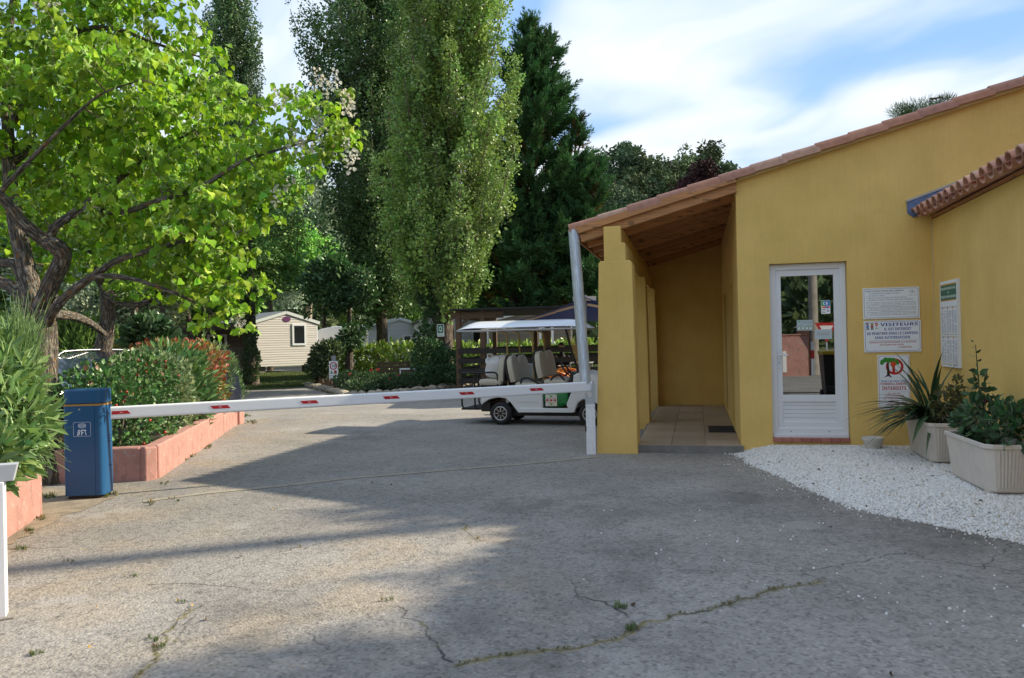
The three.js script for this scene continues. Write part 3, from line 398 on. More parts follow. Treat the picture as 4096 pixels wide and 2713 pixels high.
{
  const s1 = board('dog_rules_sign', 'white sign with small dark print about pet owners, above the visitors sign', 0.62, 0.37, 0.012, (c, w, h) => {
    bordered(c, w, h, '#24323a', 7, 26, 34); const K1 = '#20302e';
    line(c, 'POUR LE RESPECT DE NOS AMIS CAMPEURS', 500, 94, 47, K1, 'center', 'bold', 860); line(c, "LES PROPRIETAIRES D'ANIMAUX DOIVENT :", 500, 152, 40, K1, 'center', 'normal', 730);
    line(c, '1.  LES TENIR EN LAISSE', 66, 206, 40, K1, 'left', 'normal'); line(c, '2.  VEILLER A CE QUE LES BESOINS SOIENT FAITS EN', 66, 260, 40, K1, 'left', 'normal', 930); line(c, "DEHORS DU CAMPING AFIN D'EN RESPECTER LA PROPRETE", 630, 314, 40, K1, 'center', 'normal', 1010);
    const rows = ['OUT OF RESPECT FOR OTHER CAMPERS PET OWNERS MUST:', '1. KEEP DOGS ON A LEAD', '2. MAKE SURE THAT FOR HYGIENE REASONS DOGS DO NOT FOUL ON THE CAMPSITE', '', 'TIERBESITZER: BITTE RESPEKTIEREN SIE UNSERE CAMPINGFREUNDE UND IHRE ANLAGE', '1. FÜHREN SIE IHRE TIERE AN DER LEINE', '2. ACHTEN SIE DARAUF DASS DIE NOTDURFT IHR AUSSERHALB VERRICHTET WIRD', '', 'EIGENAARS VAN HUISDIEREN ZIJN VERPLICHT OM:', '1. DEZE AAN DE LIJN TE HOUDEN', '2. I.V.M. DE HYGIENE DEZE BUITEN HET KAMPEERTERREIN UIT TE LATEN'];
    let y = 372; for (const s of rows) { if (!s) { c.fillStyle = K1; c.fillRect(400, y - 22, 480, 4); y += 12; continue; } line(c, s, 640, y, 29, '#3d4a48', 'center', 'normal', 1130); y += 36; }
    c.strokeStyle = '#5a6a66'; c.lineWidth = 5; c.beginPath(); c.ellipse(1120, 110, 52, 44, 0, 0, 7); c.moveTo(1080, 76); c.lineTo(1060, 120); c.moveTo(1160, 76); c.lineTo(1182, 120); c.moveTo(1090, 170); c.lineTo(1076, 210); c.lineTo(1200, 200); c.lineTo(1222, 178); c.stroke(); c.fillStyle = '#333'; c.beginPath(); c.arc(1120, 122, 11, 0, 7); c.arc(1104, 98, 5, 0, 7); c.arc(1138, 98, 5, 0, 7); c.fill();
  }, 1280, 764); s1.position.set(2.262, 1.803, WZ); s1.rotation.z = R(0.3);
  const s2 = board('visitors_sign', 'white sign with blue VISITEURS lettering on the yellow wall', 0.625, 0.375, 0.012, (c, w, h) => {
    bordered(c, w, h, '#34459a', 8, 26, 34); const B = '#1e2a8c', Rd = '#a8282c';
    line(c, 'VISITEURS', 800, 132, 104, B, 'center', 'bold', 850); line(c, 'IL EST INTERDIT', 760, 240, 92, B, 'center', 'bold', 610); line(c, 'DE PENETRER DANS LE CAMPING', 640, 344, 92, B, 'center', 'bold', 1150); line(c, 'SANS AUTORISATION', 640, 446, 92, B, 'center', 'bold', 800);
    c.fillStyle = '#303040'; c.fillRect(100, 484, 1080, 5); line(c, 'ADRESSEZ-VOUS IMPERATIVEMENT A LA RECEPTION', 640, 546, 50, Rd, 'center', 'bold', 1060); line(c, "SOUS PEINE D'EXCLUSION", 620, 610, 50, Rd, 'center', 'bold', 540); line(c, 'LA DIRECTION', 920, 672, 50, Rd, 'center', 'bold', 300);
    const kid = (x, y, shirt, hat) => { c.fillStyle = '#c98d63'; c.beginPath(); c.arc(x, y, 26, 0, 7); c.fill(); c.fillStyle = hat; c.beginPath(); c.ellipse(x, y - 16, 32, 15, 0, 0, 7); c.fill(); c.fillStyle = shirt; c.fillRect(x - 28, y + 24, 56, 52); c.fillStyle = '#2a3f6a'; c.fillRect(x - 24, y + 76, 20, 46); c.fillRect(x + 6, y + 76, 20, 46); c.fillStyle = '#5a3320'; c.fillRect(x - 30, y + 122, 28, 12); c.fillRect(x + 6, y + 122, 28, 12); };
    kid(84, 80, '#3a78c0', '#2c1f18'); kid(186, 84, '#9a3424', '#2f6f30'); c.fillStyle = '#c22630'; c.beginPath(); c.arc(286, 84, 38, 0, 7); c.fill(); c.fillStyle = '#f4f0ee'; c.fillRect(262, 76, 48, 15); c.fillStyle = '#887'; c.fillRect(281, 122, 9, 60); c.fillStyle = '#4c8a34'; c.fillRect(250, 176, 80, 12);
  }, 1280, 768); s2.position.set(2.268, 1.41, WZ); s2.rotation.z = R(0.3);
  const s3 = board('fire_ban_sign', 'tall white sign with a tree and a red ring, half hidden by the spiky plant', 0.35, 0.645, 0.012, (c, w, h) => {
    bordered(c, w, h, '#9a3b3b', 7, 22, 30);
    c.strokeStyle = '#c01c16'; c.lineWidth = 54; c.beginPath(); c.arc(372, 272, 168, 0, 7); c.stroke(); c.lineWidth = 60; c.beginPath(); c.moveTo(345, 200); c.lineTo(352, 420); c.stroke();
    c.fillStyle = '#2a1812'; c.beginPath(); c.moveTo(205, 180); c.lineTo(240, 180); c.lineTo(262, 470); c.lineTo(320, 540); c.lineTo(230, 500); c.lineTo(130, 530); c.lineTo(200, 470); c.fill();
    c.fillStyle = '#2e8a2c'; for (const [x, y, r] of [[110, 150, 52], [180, 110, 60], [265, 120, 62], [340, 110, 50], [410, 150, 46], [440, 190, 40], [90, 190, 40]]) { c.beginPath(); c.arc(x, y, r, 0, 7); c.fill(); }
    c.fillStyle = '#d94a1c'; c.beginPath(); c.arc(345, 210, 64, 0, 7); c.fill();
    line(c, 'TOUS LES FEUX SONT', 350, 640, 54, '#3a4aa0', 'center', 'bold', 590); line(c, 'FORMELLEMENT', 350, 712, 80, '#a8242c', 'center', 'bold', 600); line(c, 'INTERDITS', 350, 832, 118, '#b01c22', 'center', 'bold', 540);
    c.fillStyle = '#7a4040'; c.fillRect(80, 876, 540, 4); line(c, 'ALL FIRES ARE', 350, 930, 42, '#a8444a', 'center', 'bold'); line(c, 'STRICTLY FORBIDDEN', 350, 984, 42, '#a8444a', 'center', 'bold'); c.fillRect(140, 1004, 420, 4); line(c, 'ALLE FEUER SIND STRENG', 350, 1054, 42, '#a8444a', 'center', 'bold'); line(c, 'VERBOTEN', 350, 1106, 42, '#a8444a', 'center', 'bold'); c.fillRect(140, 1126, 420, 4); line(c, 'VUREN VERBODEN', 350, 1176, 42, '#a8444a', 'center', 'bold');
  }, 700, 1290); s3.position.set(2.275, 0.865, WZ); s3.rotation.z = R(0.2);
  const s4 = board('rules_notice_board', 'narrow white notice board with a green heading on the wing wall', 0.6, 0.95, 0.03, (c, w, h) => {
    c.fillStyle = '#e4e8ee'; c.fillRect(0, 0, w, h); c.fillStyle = '#b98a2c'; c.fillRect(30, 36, w - 60, 204); c.fillStyle = '#14604e'; c.fillRect(30, 52, w - 60, 172);
    line(c, 'REGLEMENT INTERIEUR OFFICIEL', w / 2, 104, 40, '#dfe9e2', 'center', 'bold', w - 110); line(c, 'DES', w / 2, 148, 30, '#dfe9e2'); line(c, 'TERRAINS DE CAMPING CARAVANING', w / 2, 202, 40, '#dfe9e2', 'center', 'bold', w - 90); line(c, '★  ○  ★', w / 2, 276, 26, '#555');
    const r = rng(77); for (const [y0, y1] of [[310, 640], [660, 990]]) { c.strokeStyle = '#6d6a4a'; c.lineWidth = 4; c.strokeRect(34, y0, w - 68, y1 - y0); c.fillStyle = '#c9a23a'; c.fillRect(34, y0 + 8, w - 68, 4); c.fillRect(34, y1 - 10, w - 68, 4); for (let k = 0; k < 3; k++) { c.fillStyle = ['#8a5c9a', '#5a62a8', '#c8742c'][k]; c.fillRect(80 + k * 195, y0 - 4, 26, 34); for (let q = 0; q < 2; q++) for (let yy = y0 + 44; yy < y1 - 20; yy += 7) if (r() > 0.12) { c.fillStyle = '#8d93a0'; c.fillRect(50 + k * 195 + q * 92, yy, 60 + 22 * r(), 3.4); } } }
    line(c, 'reproduction interdite', w / 2, 1008, 16, '#777', 'center', 'normal');
  }, 650, 1020); s4.position.set(WX, 1.535, -9.41); s4.rotation.y = -Math.PI / 2;
}
const mat_ = thing('door_mat', 'black rubber door mat on the porch tiles', 'mat', V(0.33, 0.108, -11.65)); mesh('mat_body', rbox(0.36, 0.014, 0.72, 0, 0.007, 0, 0.006), M.rubber, mat_); for (let k = 0; k < 8; k++) mesh('mat_ridge', box(0.3, 0.004, 0.012, 0, 0.016, -0.3 + k * 0.085), M.black, mat_);
{ const p = thing('galvanised_pole', 'leaning galvanised steel pole propped between the boom end and the porch eave', 'pole'); const a = V(-1.505, 2.86, -10.0), e = V(-1.368, 0.885, -9.82); mesh('tube', bar(e, a, 0.07, 20, 0.07), M.galv, p); mesh('seam', bar(e.clone().add(V(0.03, 0, 0.064)), a.clone().add(V(0.03, 0, 0.064)), 0.004, 6), M.galv, p); mesh('bracket', box(0.16, 0.03, 0.05, -1.45, 2.80, -10.05), M.galv, p); }
// ---------------------------------------------------------------- the boom barrier and its posts
{
  const P = V(-5.85, 0, -6.54), dir = V(-1.31, 0, -9.8).sub(V(-5.62, 0, -6.60)), turn = Math.atan2(-dir.z, dir.x);   // local +x runs along the boom
  const t = thing('boom_barrier', 'blue boom barrier cabinet with a long white boom lowered across the drive', 'barrier', P, 0);
  const blue = phys([0.004, 0.075, 0.20], 0.45, { clearcoat: 0.2, clearcoatRoughness: 0.3, bumpMap: grain, bumpScale: 0.0004 }), blueDark = mat([0.008, 0.03, 0.09], 0.6);
  const prof = (w, d, r) => { const s = new THREE.Shape(); s.moveTo(-w / 2 + r, -d / 2); s.lineTo(w / 2 - r, -d / 2); s.quadraticCurveTo(w / 2, -d / 2, w / 2, -d / 2 + r); s.lineTo(w / 2, d / 2 - r); s.quadraticCurveTo(w / 2, d / 2, w / 2 - r, d / 2); s.lineTo(-w / 2 + r, d / 2); s.quadraticCurveTo(-w / 2, d / 2, -w / 2, d / 2 - r); s.lineTo(-w / 2, -d / 2 + r); s.quadraticCurveTo(-w / 2, -d / 2, -w / 2 + r, -d / 2); return s; };
  const post = (w, d, r, y0, y1, bev = 0) => new THREE.ExtrudeGeometry(prof(w - 2 * bev, d - 2 * bev, r), { depth: y1 - y0 - 2 * bev, bevelEnabled: bev > 0, bevelSize: bev, bevelThickness: bev, bevelSegments: 4, curveSegments: 10 }).rotateX(-Math.PI / 2).translate(0, y0 + bev, 0);
  const c = part('cabinet', t); c.rotation.y = R(20);
  mesh('body', post(0.37, 0.28, 0.06, 0.035, 0.905), blue, c);
  mesh('front_panel', slab(rect(-0.11, 0.04, 0.11, 0.90), 0.004, [], 0.0015).translate(0, 0, 0.1395), blue, c);
  mesh('trim_band', post(0.374, 0.284, 0.062, 0.905, 0.922), mat([0.40, 0.22, 0.06], 0.45), c);
  mesh('cap', post(0.375, 0.285, 0.065, 0.922, 1.065, 0.018), blue, c);
  mesh('base', box(0.3, 0.05, 0.22, 0, 0.012, 0), M.black, c);
  mesh('lock', cyl(0.009, 0.009, 0.012, 0, 0, 0, 12).rotateX(Math.PI / 2).translate(-0.02, 0.872, 0.148), M.steel, c);
  for (const y of [0.30, 0.54, 0.57, 0.60]) mesh('vent_slot', box(0.003, 0.008, 0.1, 0.1855, y, -0.03), blueDark, c);
  mesh('emblem', new THREE.PlaneGeometry(0.165, 0.145).translate(0.0, 0.68, 0.1475), mat([1, 1, 1], 0.5, { map: canvasTex(330, 290, (x, w, h) => { x.fillStyle = '#154a7d'; x.fillRect(0, 0, w, h); x.strokeStyle = '#c9d3de'; x.lineWidth = 6; x.beginPath(); x.roundRect(8, 8, w - 16, h - 16, 18); x.stroke(); x.lineWidth = 7; for (const [yy, ry] of [[60, 26], [76, 26], [92, 26]]) { x.beginPath(); x.ellipse(165, yy, 66, ry, 0, 0, 7); x.stroke(); } x.fillStyle = '#d5dde6'; x.font = 'bold 150px sans-serif'; x.textAlign = 'center'; x.save(); x.translate(92, 262); x.transform(0.62, 0, -0.22, 1, 0, 0); x.fillText('B', 0, 0); x.restore(); x.save(); x.translate(168, 262); x.transform(0.72, 0, 0, 1, 0, 0); x.fillText('F', 0, 0); x.restore(); x.save(); x.translate(238, 262); x.transform(0.62, 0, 0.22, 1, 0, 0); x.fillText('T', 0, 0); x.restore(); }) }), c);
  // boom: rounded hollow profile, sloping a touch, with red reflectors
  const a = part('boom', t), L = 5.42; a.position.set(0.2, 0.82, 0); a.rotation.set(0, turn, R(0.35), 'YXZ'); a.position.copy(V(-5.64, 0.82, -6.60).sub(P));
  const sh = prof(0.05, 0.125, 0.022); mesh('boom_tube', new THREE.ExtrudeGeometry(sh, { depth: L, bevelEnabled: false, curveSegments: 6 }).rotateY(Math.PI / 2), mat([0.80, 0.82, 0.85], 0.3), a);
  mesh('boom_end_cap', new THREE.ExtrudeGeometry(prof(0.052, 0.127, 0.022), { depth: 0.012, bevelEnabled: false, curveSegments: 6 }).rotateY(Math.PI / 2).translate(L, 0, 0), M.black, a);
  const rt = canvasTex(340, 70, (x, w, h) => { x.fillStyle = '#b01622'; x.fillRect(0, 0, w, h); x.fillStyle = '#e9c9cc'; x.font = 'bold 30px sans-serif'; x.textAlign = 'center'; x.fillText('BFT', w / 2, 46); });
  const mr = mat([1, 1, 1], 0.4, { map: rt });
  for (let k = 0; k < 6; k++) { const x0 = 0.01 + k * 0.905, w = k ? 0.2 : 0.17, g = slab(k ? [[0, 0], [w - 0.03, 0], [w, -0.033], [0.03, -0.033]] : [[0, 0], [w - 0.03, 0], [w, -0.033], [0, -0.033]], 0.0016); const p = g.attributes.position, u = g.attributes.uv; for (let i = 0; i < p.count; i++) u.setXY(i, p.getX(i) / w, 1 + p.getY(i) / 0.033); mesh('reflector', g.translate(x0, 0.018, 0.0252), mr, a); }
  const q = thing('catch_post', 'chipped white square catch post holding the boom end beside the porch pillar', 'post', V(-1.31, 0, -9.795), R(8));
  mesh('shaft', rbox(0.115, 0.61, 0.09, 0, 0.305, 0, 0.006), M.whiteWorn, q); mesh('cap', rbox(0.12, 0.02, 0.1, 0, 0.618, 0, 0.004), M.whiteWorn, q);
  mesh('cradle', slab([[-0.055, 0], [0.055, 0], [0.065, 0.24], [0.03, 0.27], [0.025, 0.08], [-0.03, 0.08], [-0.035, 0.14], [-0.06, 0.14]], 0.05, [], 0.004).translate(0, 0.63, -0.025), mat([0.40, 0.41, 0.42], 0.55), q);
  mesh('latch', rbox(0.02, 0.07, 0.03, -0.06, 0.33, 0.03, 0.004), M.black, q);
  const e = thing('gate_post', 'bright white square post with a grey bracket in front of the oleander', 'post', V(-3.745, 0, -3.50), R(40));
  mesh('shaft', rbox(0.1, 0.74, 0.1, 0, 0.37, 0, 0.006), M.white, e); mesh('bracket', slab([[-0.10, 0], [0.09, 0.0], [0.11, 0.085], [-0.10, 0.085]], 0.07, [], 0.004).translate(0, 0.745, -0.035), mat([0.42, 0.44, 0.47], 0.5), e); mesh('base_plate', box(0.17, 0.012, 0.17, 0, 0.005, 0), M.cementPale, e);
}

// ---------------------------------------------------------------- pink masonry planters along the drive
function wallStrip(pts, h, th, cap = 0.02) {            // a low wall along a line of points, with rounded top edges
  const list = []; for (let i = 0; i + 1 < pts.length; i++) { const a = pts[i], b = pts[i + 1], d = b.clone().sub(a), L = d.length(); const g = new RoundedBoxGeometry(L + th * 0.98, h + 0.06, th, 3, 0.025); g.rotateY(Math.atan2(-d.z, d.x)).translate((a.x + b.x) / 2, h / 2 - 0.03 + (i % 2) * 0.001, (a.z + b.z) / 2); list.push(g); } return metric(merge(list));
}
const plA = V(-5.98, 0, -7.47), plB = V(-8.05, 0, -12.0), plBack = V(-9.1, 0, -8.6);
{
  const t = thing('pink_planter', 'long pink rendered planter wall full of clipped shrubs beside the drive', 'planter');
  mesh('front_face', metric(merge([rbox(0.98, 0.40, 0.16, 0, 0.17, 0, 0.03).rotateY(R(19)).translate(-6.44, 0, -7.31), rbox(0.2, 0.402, 0.16, 0, 0.17, 0, 0.03).rotateY(R(-20)).translate(-5.955, 0, -7.49)])), M.pink, t);
  mesh('drive_side', wallStrip([V(-5.95, 0, -7.60), V(-6.75, 0, -9.35), V(-7.72, 0, -11.45)], 0.375, 0.16), M.pink, t);
  mesh('far_step', wallStrip([V(-7.86, 0, -11.72), V(-8.45, 0, -13.05)], 0.30, 0.16), M.pink, t);
  mesh('pier', metric(rbox(0.2, 0.58, 0.24, 0, 0.26, 0, 0.02).rotateY(R(24)).translate(-7.82, 0, -11.55)), M.pink, t);
  mesh('pier', metric(rbox(0.22, 0.42, 0.5, 0, 0.18, 0, 0.03).rotateY(R(24)).translate(-8.47, 0, -13.15)), M.pink, t);
  mesh('soil', metric(slab([[-6.9, 7.2], [-6.0, 7.45], [-7.8, 11.6], [-8.5, 13.1], [-9.6, 13], [-8.6, 9]], 0.2).rotateX(-Math.PI / 2).translate(0, 0.1, 0)), M.soil, t);
  const q = thing('pink_planter', 'low pink rendered planter wall under the oleander and broom', 'planter');
  mesh('drive_side', wallStrip([V(-5.70, 0, -5.68), V(-5.32, 0, -5.0), V(-4.6, 0, -3.75), V(-3.9, 0, -2.4)], 0.43, 0.16), M.pink, q);
  mesh('end_face', wallStrip([V(-6.6, 0, -5.95), V(-5.76, 0, -5.70)], 0.43, 0.16), M.pink, q);
  mesh('soil', metric(slab([[-6.7, 5.95], [-5.8, 5.65], [-5.4, 5.0], [-4.0, 2.4], [-6, 2.4]], 0.26).rotateX(-Math.PI / 2).translate(0, 0.1, 0)), M.soil, q);
}
structure('dirt_verge', (() => { const c = [[-5.1, 4.6], [-5.62, 5.55], [-5.72, 5.8], [-7.2, 6.3], [-7.2, 7.1], [-6.2, 6.75], [-5.62, 6.6], [-5.5, 6.25], [-5.42, 5.75], [-5.05, 4.9]], q = []; c.forEach((a, i) => { const b = c[(i + 1) % c.length]; for (let k = 0; k < 8; k++) { const x = mix(a[0], b[0], k / 8), z = mix(a[1], b[1], k / 8); q.push([x + (fbm(x * 7, z * 7, 3, 77) - 0.5) * 0.22, z + (fbm(x * 7 + 30, z * 7, 3, 79) - 0.5) * 0.22]); } }); const g = new THREE.ShapeGeometry(shapeOf(q)).rotateX(-Math.PI / 2).translate(0, 0.004, 0); return metric(g); })(), mat([1, 1, 1], 1, { map: mottled([0.33, 0.275, 0.205], 0.4, 297, 1.2), bumpMap: grit, bumpScale: 0.012 }), 'sandy dirt between the barrier cabinet and the pink planters', 'ground');
{ const p = at(921, 1600, 17.6); p.y = 0; const t = thing('cream_pot', 'tall cream pot at the far end of the shrub planter', 'pot', p); mesh('pot_body', new THREE.LatheGeometry([[0, 0], [0.17, 0], [0.185, 0.05], [0.2, 0.42], [0.215, 0.46], [0.195, 0.47], [0.18, 0.40], [0, 0.40]].map(([x, y]) => new THREE.Vector2(x, y)), 24), mat([0.66, 0.52, 0.31], 0.85, { bumpMap: grit, bumpScale: 0.002 }), t); mesh('pot_soil', new THREE.CircleGeometry(0.17, 16).rotateX(-Math.PI / 2).translate(0, 0.41, 0), M.soil, t); }

// ---------------------------------------------------------------- cream trough planters and the little pot on the gravel
function loft(sections) {                                  // sections: {y, pts: [[x, z] ...]}, same count; closed at the bottom
  const n = sections[0].pts.length, P = [], U = [], I = [];
  sections.forEach((s, k) => { let u = 0; for (let i = 0; i <= n; i++) { const [x, z] = s.pts[i % n]; if (i) { const [a, b] = s.pts[i - 1]; u += Math.hypot(x - a, z - b); } P.push(x, s.y, z); U.push(u, s.y); } });
  for (let k = 0; k + 1 < sections.length; k++) for (let i = 0; i < n; i++) { const a = k * (n + 1) + i, b = a + n + 1; I.push(a, b, a + 1, a + 1, b, b + 1); }
  const g = new THREE.BufferGeometry(); g.setAttribute('position', new THREE.Float32BufferAttribute(P, 3)); g.setAttribute('uv', new THREE.Float32BufferAttribute(U, 2)); g.setIndex(I); const q = g.toNonIndexed(); q.computeVertexNormals(); return q;
}
function trough() {
  const t = new THREE.Group(), oct = (w, l, c) => [[-w, -l + c], [-w, l - c], [-w + c, l], [w - c, l], [w, l - c], [w, -l + c], [w - c, -l], [-w + c, -l]];
  const S = (w, l, y) => ({ y, pts: oct(w, l, 0.055) });
  mesh('trough_body', loft([S(0.15, 0.46, 0.03), S(0.155, 0.47, 0.045), S(0.183, 0.515, 0.385), S(0.195, 0.53, 0.395), S(0.195, 0.53, 0.425), S(0.185, 0.52, 0.43), S(0.165, 0.50, 0.42), S(0.16, 0.49, 0.35)]), M.planter, t);
  for (const s of [-1, 1]) { for (let k = 0; k < 8; k++) { const x = -0.095 + k * 0.0272; mesh('rib', beam(V(x * 0.86, 0.07, s * 0.474), V(x, 0.38, s * 0.5165), 0.015, 0.014), M.planter, t); } mesh('foot', rbox(0.3, 0.05, 0.09, 0, 0.025, s * 0.38, 0.01), M.planter, t); }
  mesh('trough_soil', new THREE.PlaneGeometry(0.32, 0.98, 6, 12).rotateX(-Math.PI / 2).translate(0, 0.375, 0), M.soil, t);
  return t;
}
const tr1 = trough(); tr1.name = numbered('trough_planter'); tr1.position.set(2.475, 0.095, -9.18); tr1.rotation.y = R(-1.5); tr1.userData = { label: 'cream ribbed trough planter holding the spiky plant, close to the signs', category: 'planter', group: 'cream trough planters on the gravel' }; scene.add(tr1);
const tr2 = copyOf(tr1, V(2.455, 0.095, -7.58), R(1.2), 'cream ribbed trough planter holding the rose bush by the wing wall');
{ const p = thing('small_pot', 'small white glazed pot on the gravel beside the wall', 'pot', V(1.985, 0.1, -9.82)); p.scale.setScalar(1.3); mesh('pot_body', new THREE.LatheGeometry([[0, 0], [0.055, 0], [0.062, 0.02], [0.085, 0.075], [0.092, 0.085], [0.094, 0.105], [0.086, 0.108], [0.078, 0.09], [0, 0.07]].map(([x, y]) => new THREE.Vector2(x, y)), 28), mat([0.66, 0.63, 0.57], 0.35), p); mesh('print', new THREE.CylinderGeometry(0.0765, 0.0685, 0.035, 12, 1, true, -0.32, 0.64).translate(0, 0.05, 0.0005), mat([1, 1, 1], 0.4, { map: canvasTex(128, 64, (c, w, h) => { c.fillStyle = '#d5cfc3'; c.fillRect(0, 0, w, h); c.fillStyle = '#4a463e'; for (let k = 0; k < 4; k++) c.fillRect(16 + k * 11, 14, 6, 36); for (let k = 0; k < 3; k++) c.fillRect(70, 14 + k * 13, 42, 8); }) }), p); }

// ---------------------------------------------------------------- the golf cart
{
  const cartWhite = phys([0.72, 0.74, 0.76], 0.3, { clearcoat: 0.4, clearcoatRoughness: 0.2 }), vinyl = mat([0.52, 0.47, 0.38], 0.6, { bumpMap: grain, bumpScale: 0.001 }), roofM = phys([0.78, 0.80, 0.84], 0.28, { clearcoat: 0.6 });
  const p = onGround(2008, 1699); const fwd = V(Math.cos(R(-4.8)), 0, -Math.sin(R(-4.8))), side = V(-fwd.z, 0, fwd.x);     // side points to the camera
  const t = thing('golf_cart', 'white open golf cart with a long roof and cream seats in the drive', 'golf cart', p.clone().addScaledVector(side, -0.44), R(-4.8));
  const body = part('body', t), ext = (pts, w, bev = 0.012) => slab(pts, w - 2 * bev, [], bev).translate(0, 0, -w / 2 + bev);
  mesh('rear_pod', ext([[-0.34, 0.36], [-0.30, 0.40], [-0.2, 0.46], [-0.05, 0.49], [0.11, 0.475], [0.2, 0.40], [0.335, 0.23], [0.75, 0.23], [0.75, 0.55], [0.66, 0.60], [0.16, 0.67], [0.02, 0.63], [-0.32, 0.58]], 1.05, 0.015), cartWhite, body);
  for (const s of [-1, 1]) mesh('sill', rbox(0.96, 0.075, 0.03, 0.81, 0.262, s * 0.525, 0.01), cartWhite, body);
  mesh('trim_line', box(0.36, 0.006, 0.004, 0.52, 0.4, 0.528), mat([0.45, 0.47, 0.5], 0.5), body);
  mesh('floor_pan', box(0.62, 0.05, 0.98, 1.03, 0.27, 0), M.black, body);
  mesh('underbody', box(1.9, 0.1, 0.7, 0.7, 0.2, 0), M.black, body);
  mesh('front_cowl', ext([[1.24, 0.26], [1.30, 0.25], [1.36, 0.40], [1.46, 0.47], [1.62, 0.46], [1.75, 0.36], [1.98, 0.34], [2.02, 0.5], [1.9, 0.68], [1.6, 0.84], [1.42, 0.88], [1.33, 0.84], [1.31, 0.62], [1.2, 0.36]], 1.08, 0.02), cartWhite, body);
  mesh('dashboard', ext([[1.2, 0.62], [1.33, 0.62], [1.36, 0.87], [1.26, 0.9]], 0.98, 0.01), M.black, body);
  for (const s of [-1, 1]) mesh('headlight', cyl(0.05, 0.05, 0.03, 0, 0, 0, 16).rotateZ(Math.PI / 2).translate(2.0, 0.55, s * 0.36), mat([0.7, 0.7, 0.7], 0.2), body);
  mesh('rear_bumper', ext([[-0.36, 0.24], [-0.22, 0.24], [-0.22, 0.38], [-0.36, 0.4]], 0.9, 0.015), M.black, body);
  // wheels
  for (const [x, z] of [[0, 0.44], [0, -0.44], [1.57, 0.44], [1.57, -0.44]]) {
    const w = part('wheel', t); w.position.set(x, 0.2, z); const s = Math.sign(z);
    mesh('tyre', new THREE.TorusGeometry(0.148, 0.052, 12, 32).scale(1, 1, 1.6), M.rubber, w);
    mesh('wheel_disc', cyl(0.115, 0.115, 0.05, 0, 0, 0, 24).rotateX(Math.PI / 2).translate(0, 0, s * 0.02), M.black, w);
    mesh('rim', new THREE.TorusGeometry(0.115, 0.012, 8, 28).translate(0, 0, s * 0.07), M.steel, w);
    for (let k = 0; k < 8; k++) { const a = k / 8 * 6.283; mesh('spoke', beam(V(Math.cos(a) * 0.03, Math.sin(a) * 0.03, s * 0.066), V(Math.cos(a) * 0.113, Math.sin(a) * 0.113, s * 0.062), 0.018, 0.012), M.steel, w); }
    mesh('hub', cyl(0.036, 0.03, 0.03, 0, 0, 0, 14).rotateX(s * Math.PI / 2).translate(0, 0, s * 0.07), M.darkMetal, w);
  }
  // seats
  const cushion = (x, y, w, l, name) => mesh(name, new RoundedBoxGeometry(l, 0.11, w, 4, 0.05).translate(x, y, 0), vinyl, t);
  const backGeo = (() => { const s = new THREE.Shape(); s.moveTo(-0.46, 0); s.lineTo(0.46, 0); s.quadraticCurveTo(0.5, 0.2, 0.44, 0.34); s.quadraticCurveTo(0.38, 0.42, 0.24, 0.41); s.quadraticCurveTo(0.12, 0.40, 0.07, 0.30); s.quadraticCurveTo(0, 0.24, -0.07, 0.30); s.quadraticCurveTo(-0.12, 0.40, -0.24, 0.41); s.quadraticCurveTo(-0.38, 0.42, -0.44, 0.34); s.quadraticCurveTo(-0.5, 0.2, -0.46, 0); return new THREE.ExtrudeGeometry(s, { depth: 0.05, bevelEnabled: true, bevelSize: 0.025, bevelThickness: 0.025, bevelSegments: 4, curveSegments: 8 }).rotateY(Math.PI / 2); })();   // width along z, thickness along +x
  const back = (x, y, tilt, face) => { const m = mesh('seat_back', backGeo, vinyl, t); m.position.set(x, y, 0); m.rotation.z = tilt; const h = mesh('seat_back_shell', backGeo.clone().scale(0.4, 1.0, 0.985), M.black, t); h.position.set(x - face * 0.05 + (face > 0 ? -0.01 : 0.03), y, 0); h.rotation.z = tilt; };
  cushion(-0.2, 0.735, 0.96, 0.42, 'seat_cushion'); back(-0.02, 0.78, R(-4), -1); mesh('seat_base', box(0.4, 0.09, 0.9, -0.18, 0.65, 0), M.black, t);
  cushion(0.47, 0.68, 0.96, 0.44, 'seat_cushion'); back(0.2, 0.76, R(11), 1);
  cushion(0.98, 0.73, 0.96, 0.42, 'seat_cushion'); back(0.69, 0.83, R(9), 1); mesh('seat_base', box(0.36, 0.22, 0.86, 0.98, 0.56, 0), M.black, t);
  for (const z of [0.46, -0.46]) { mesh('arm_rail', tube([V(0.36, 0.6, z), V(0.38, 0.78, z), V(0.5, 0.8, z), V(0.66, 0.72, z), V(0.76, 0.6, z)], 0.017), M.black, t); mesh('arm_rail', tube([V(0.86, 0.64, z), V(0.92, 0.80, z), V(1.04, 0.86, z), V(1.14, 0.76, z), V(1.2, 0.66, z)], 0.017), M.black, t); mesh('arm_rail', tube([V(-0.42, 0.9, z), V(-0.12, 0.905, z), V(-0.06, 0.85, z), V(-0.055, 0.66, z)], 0.017), M.black, t); }
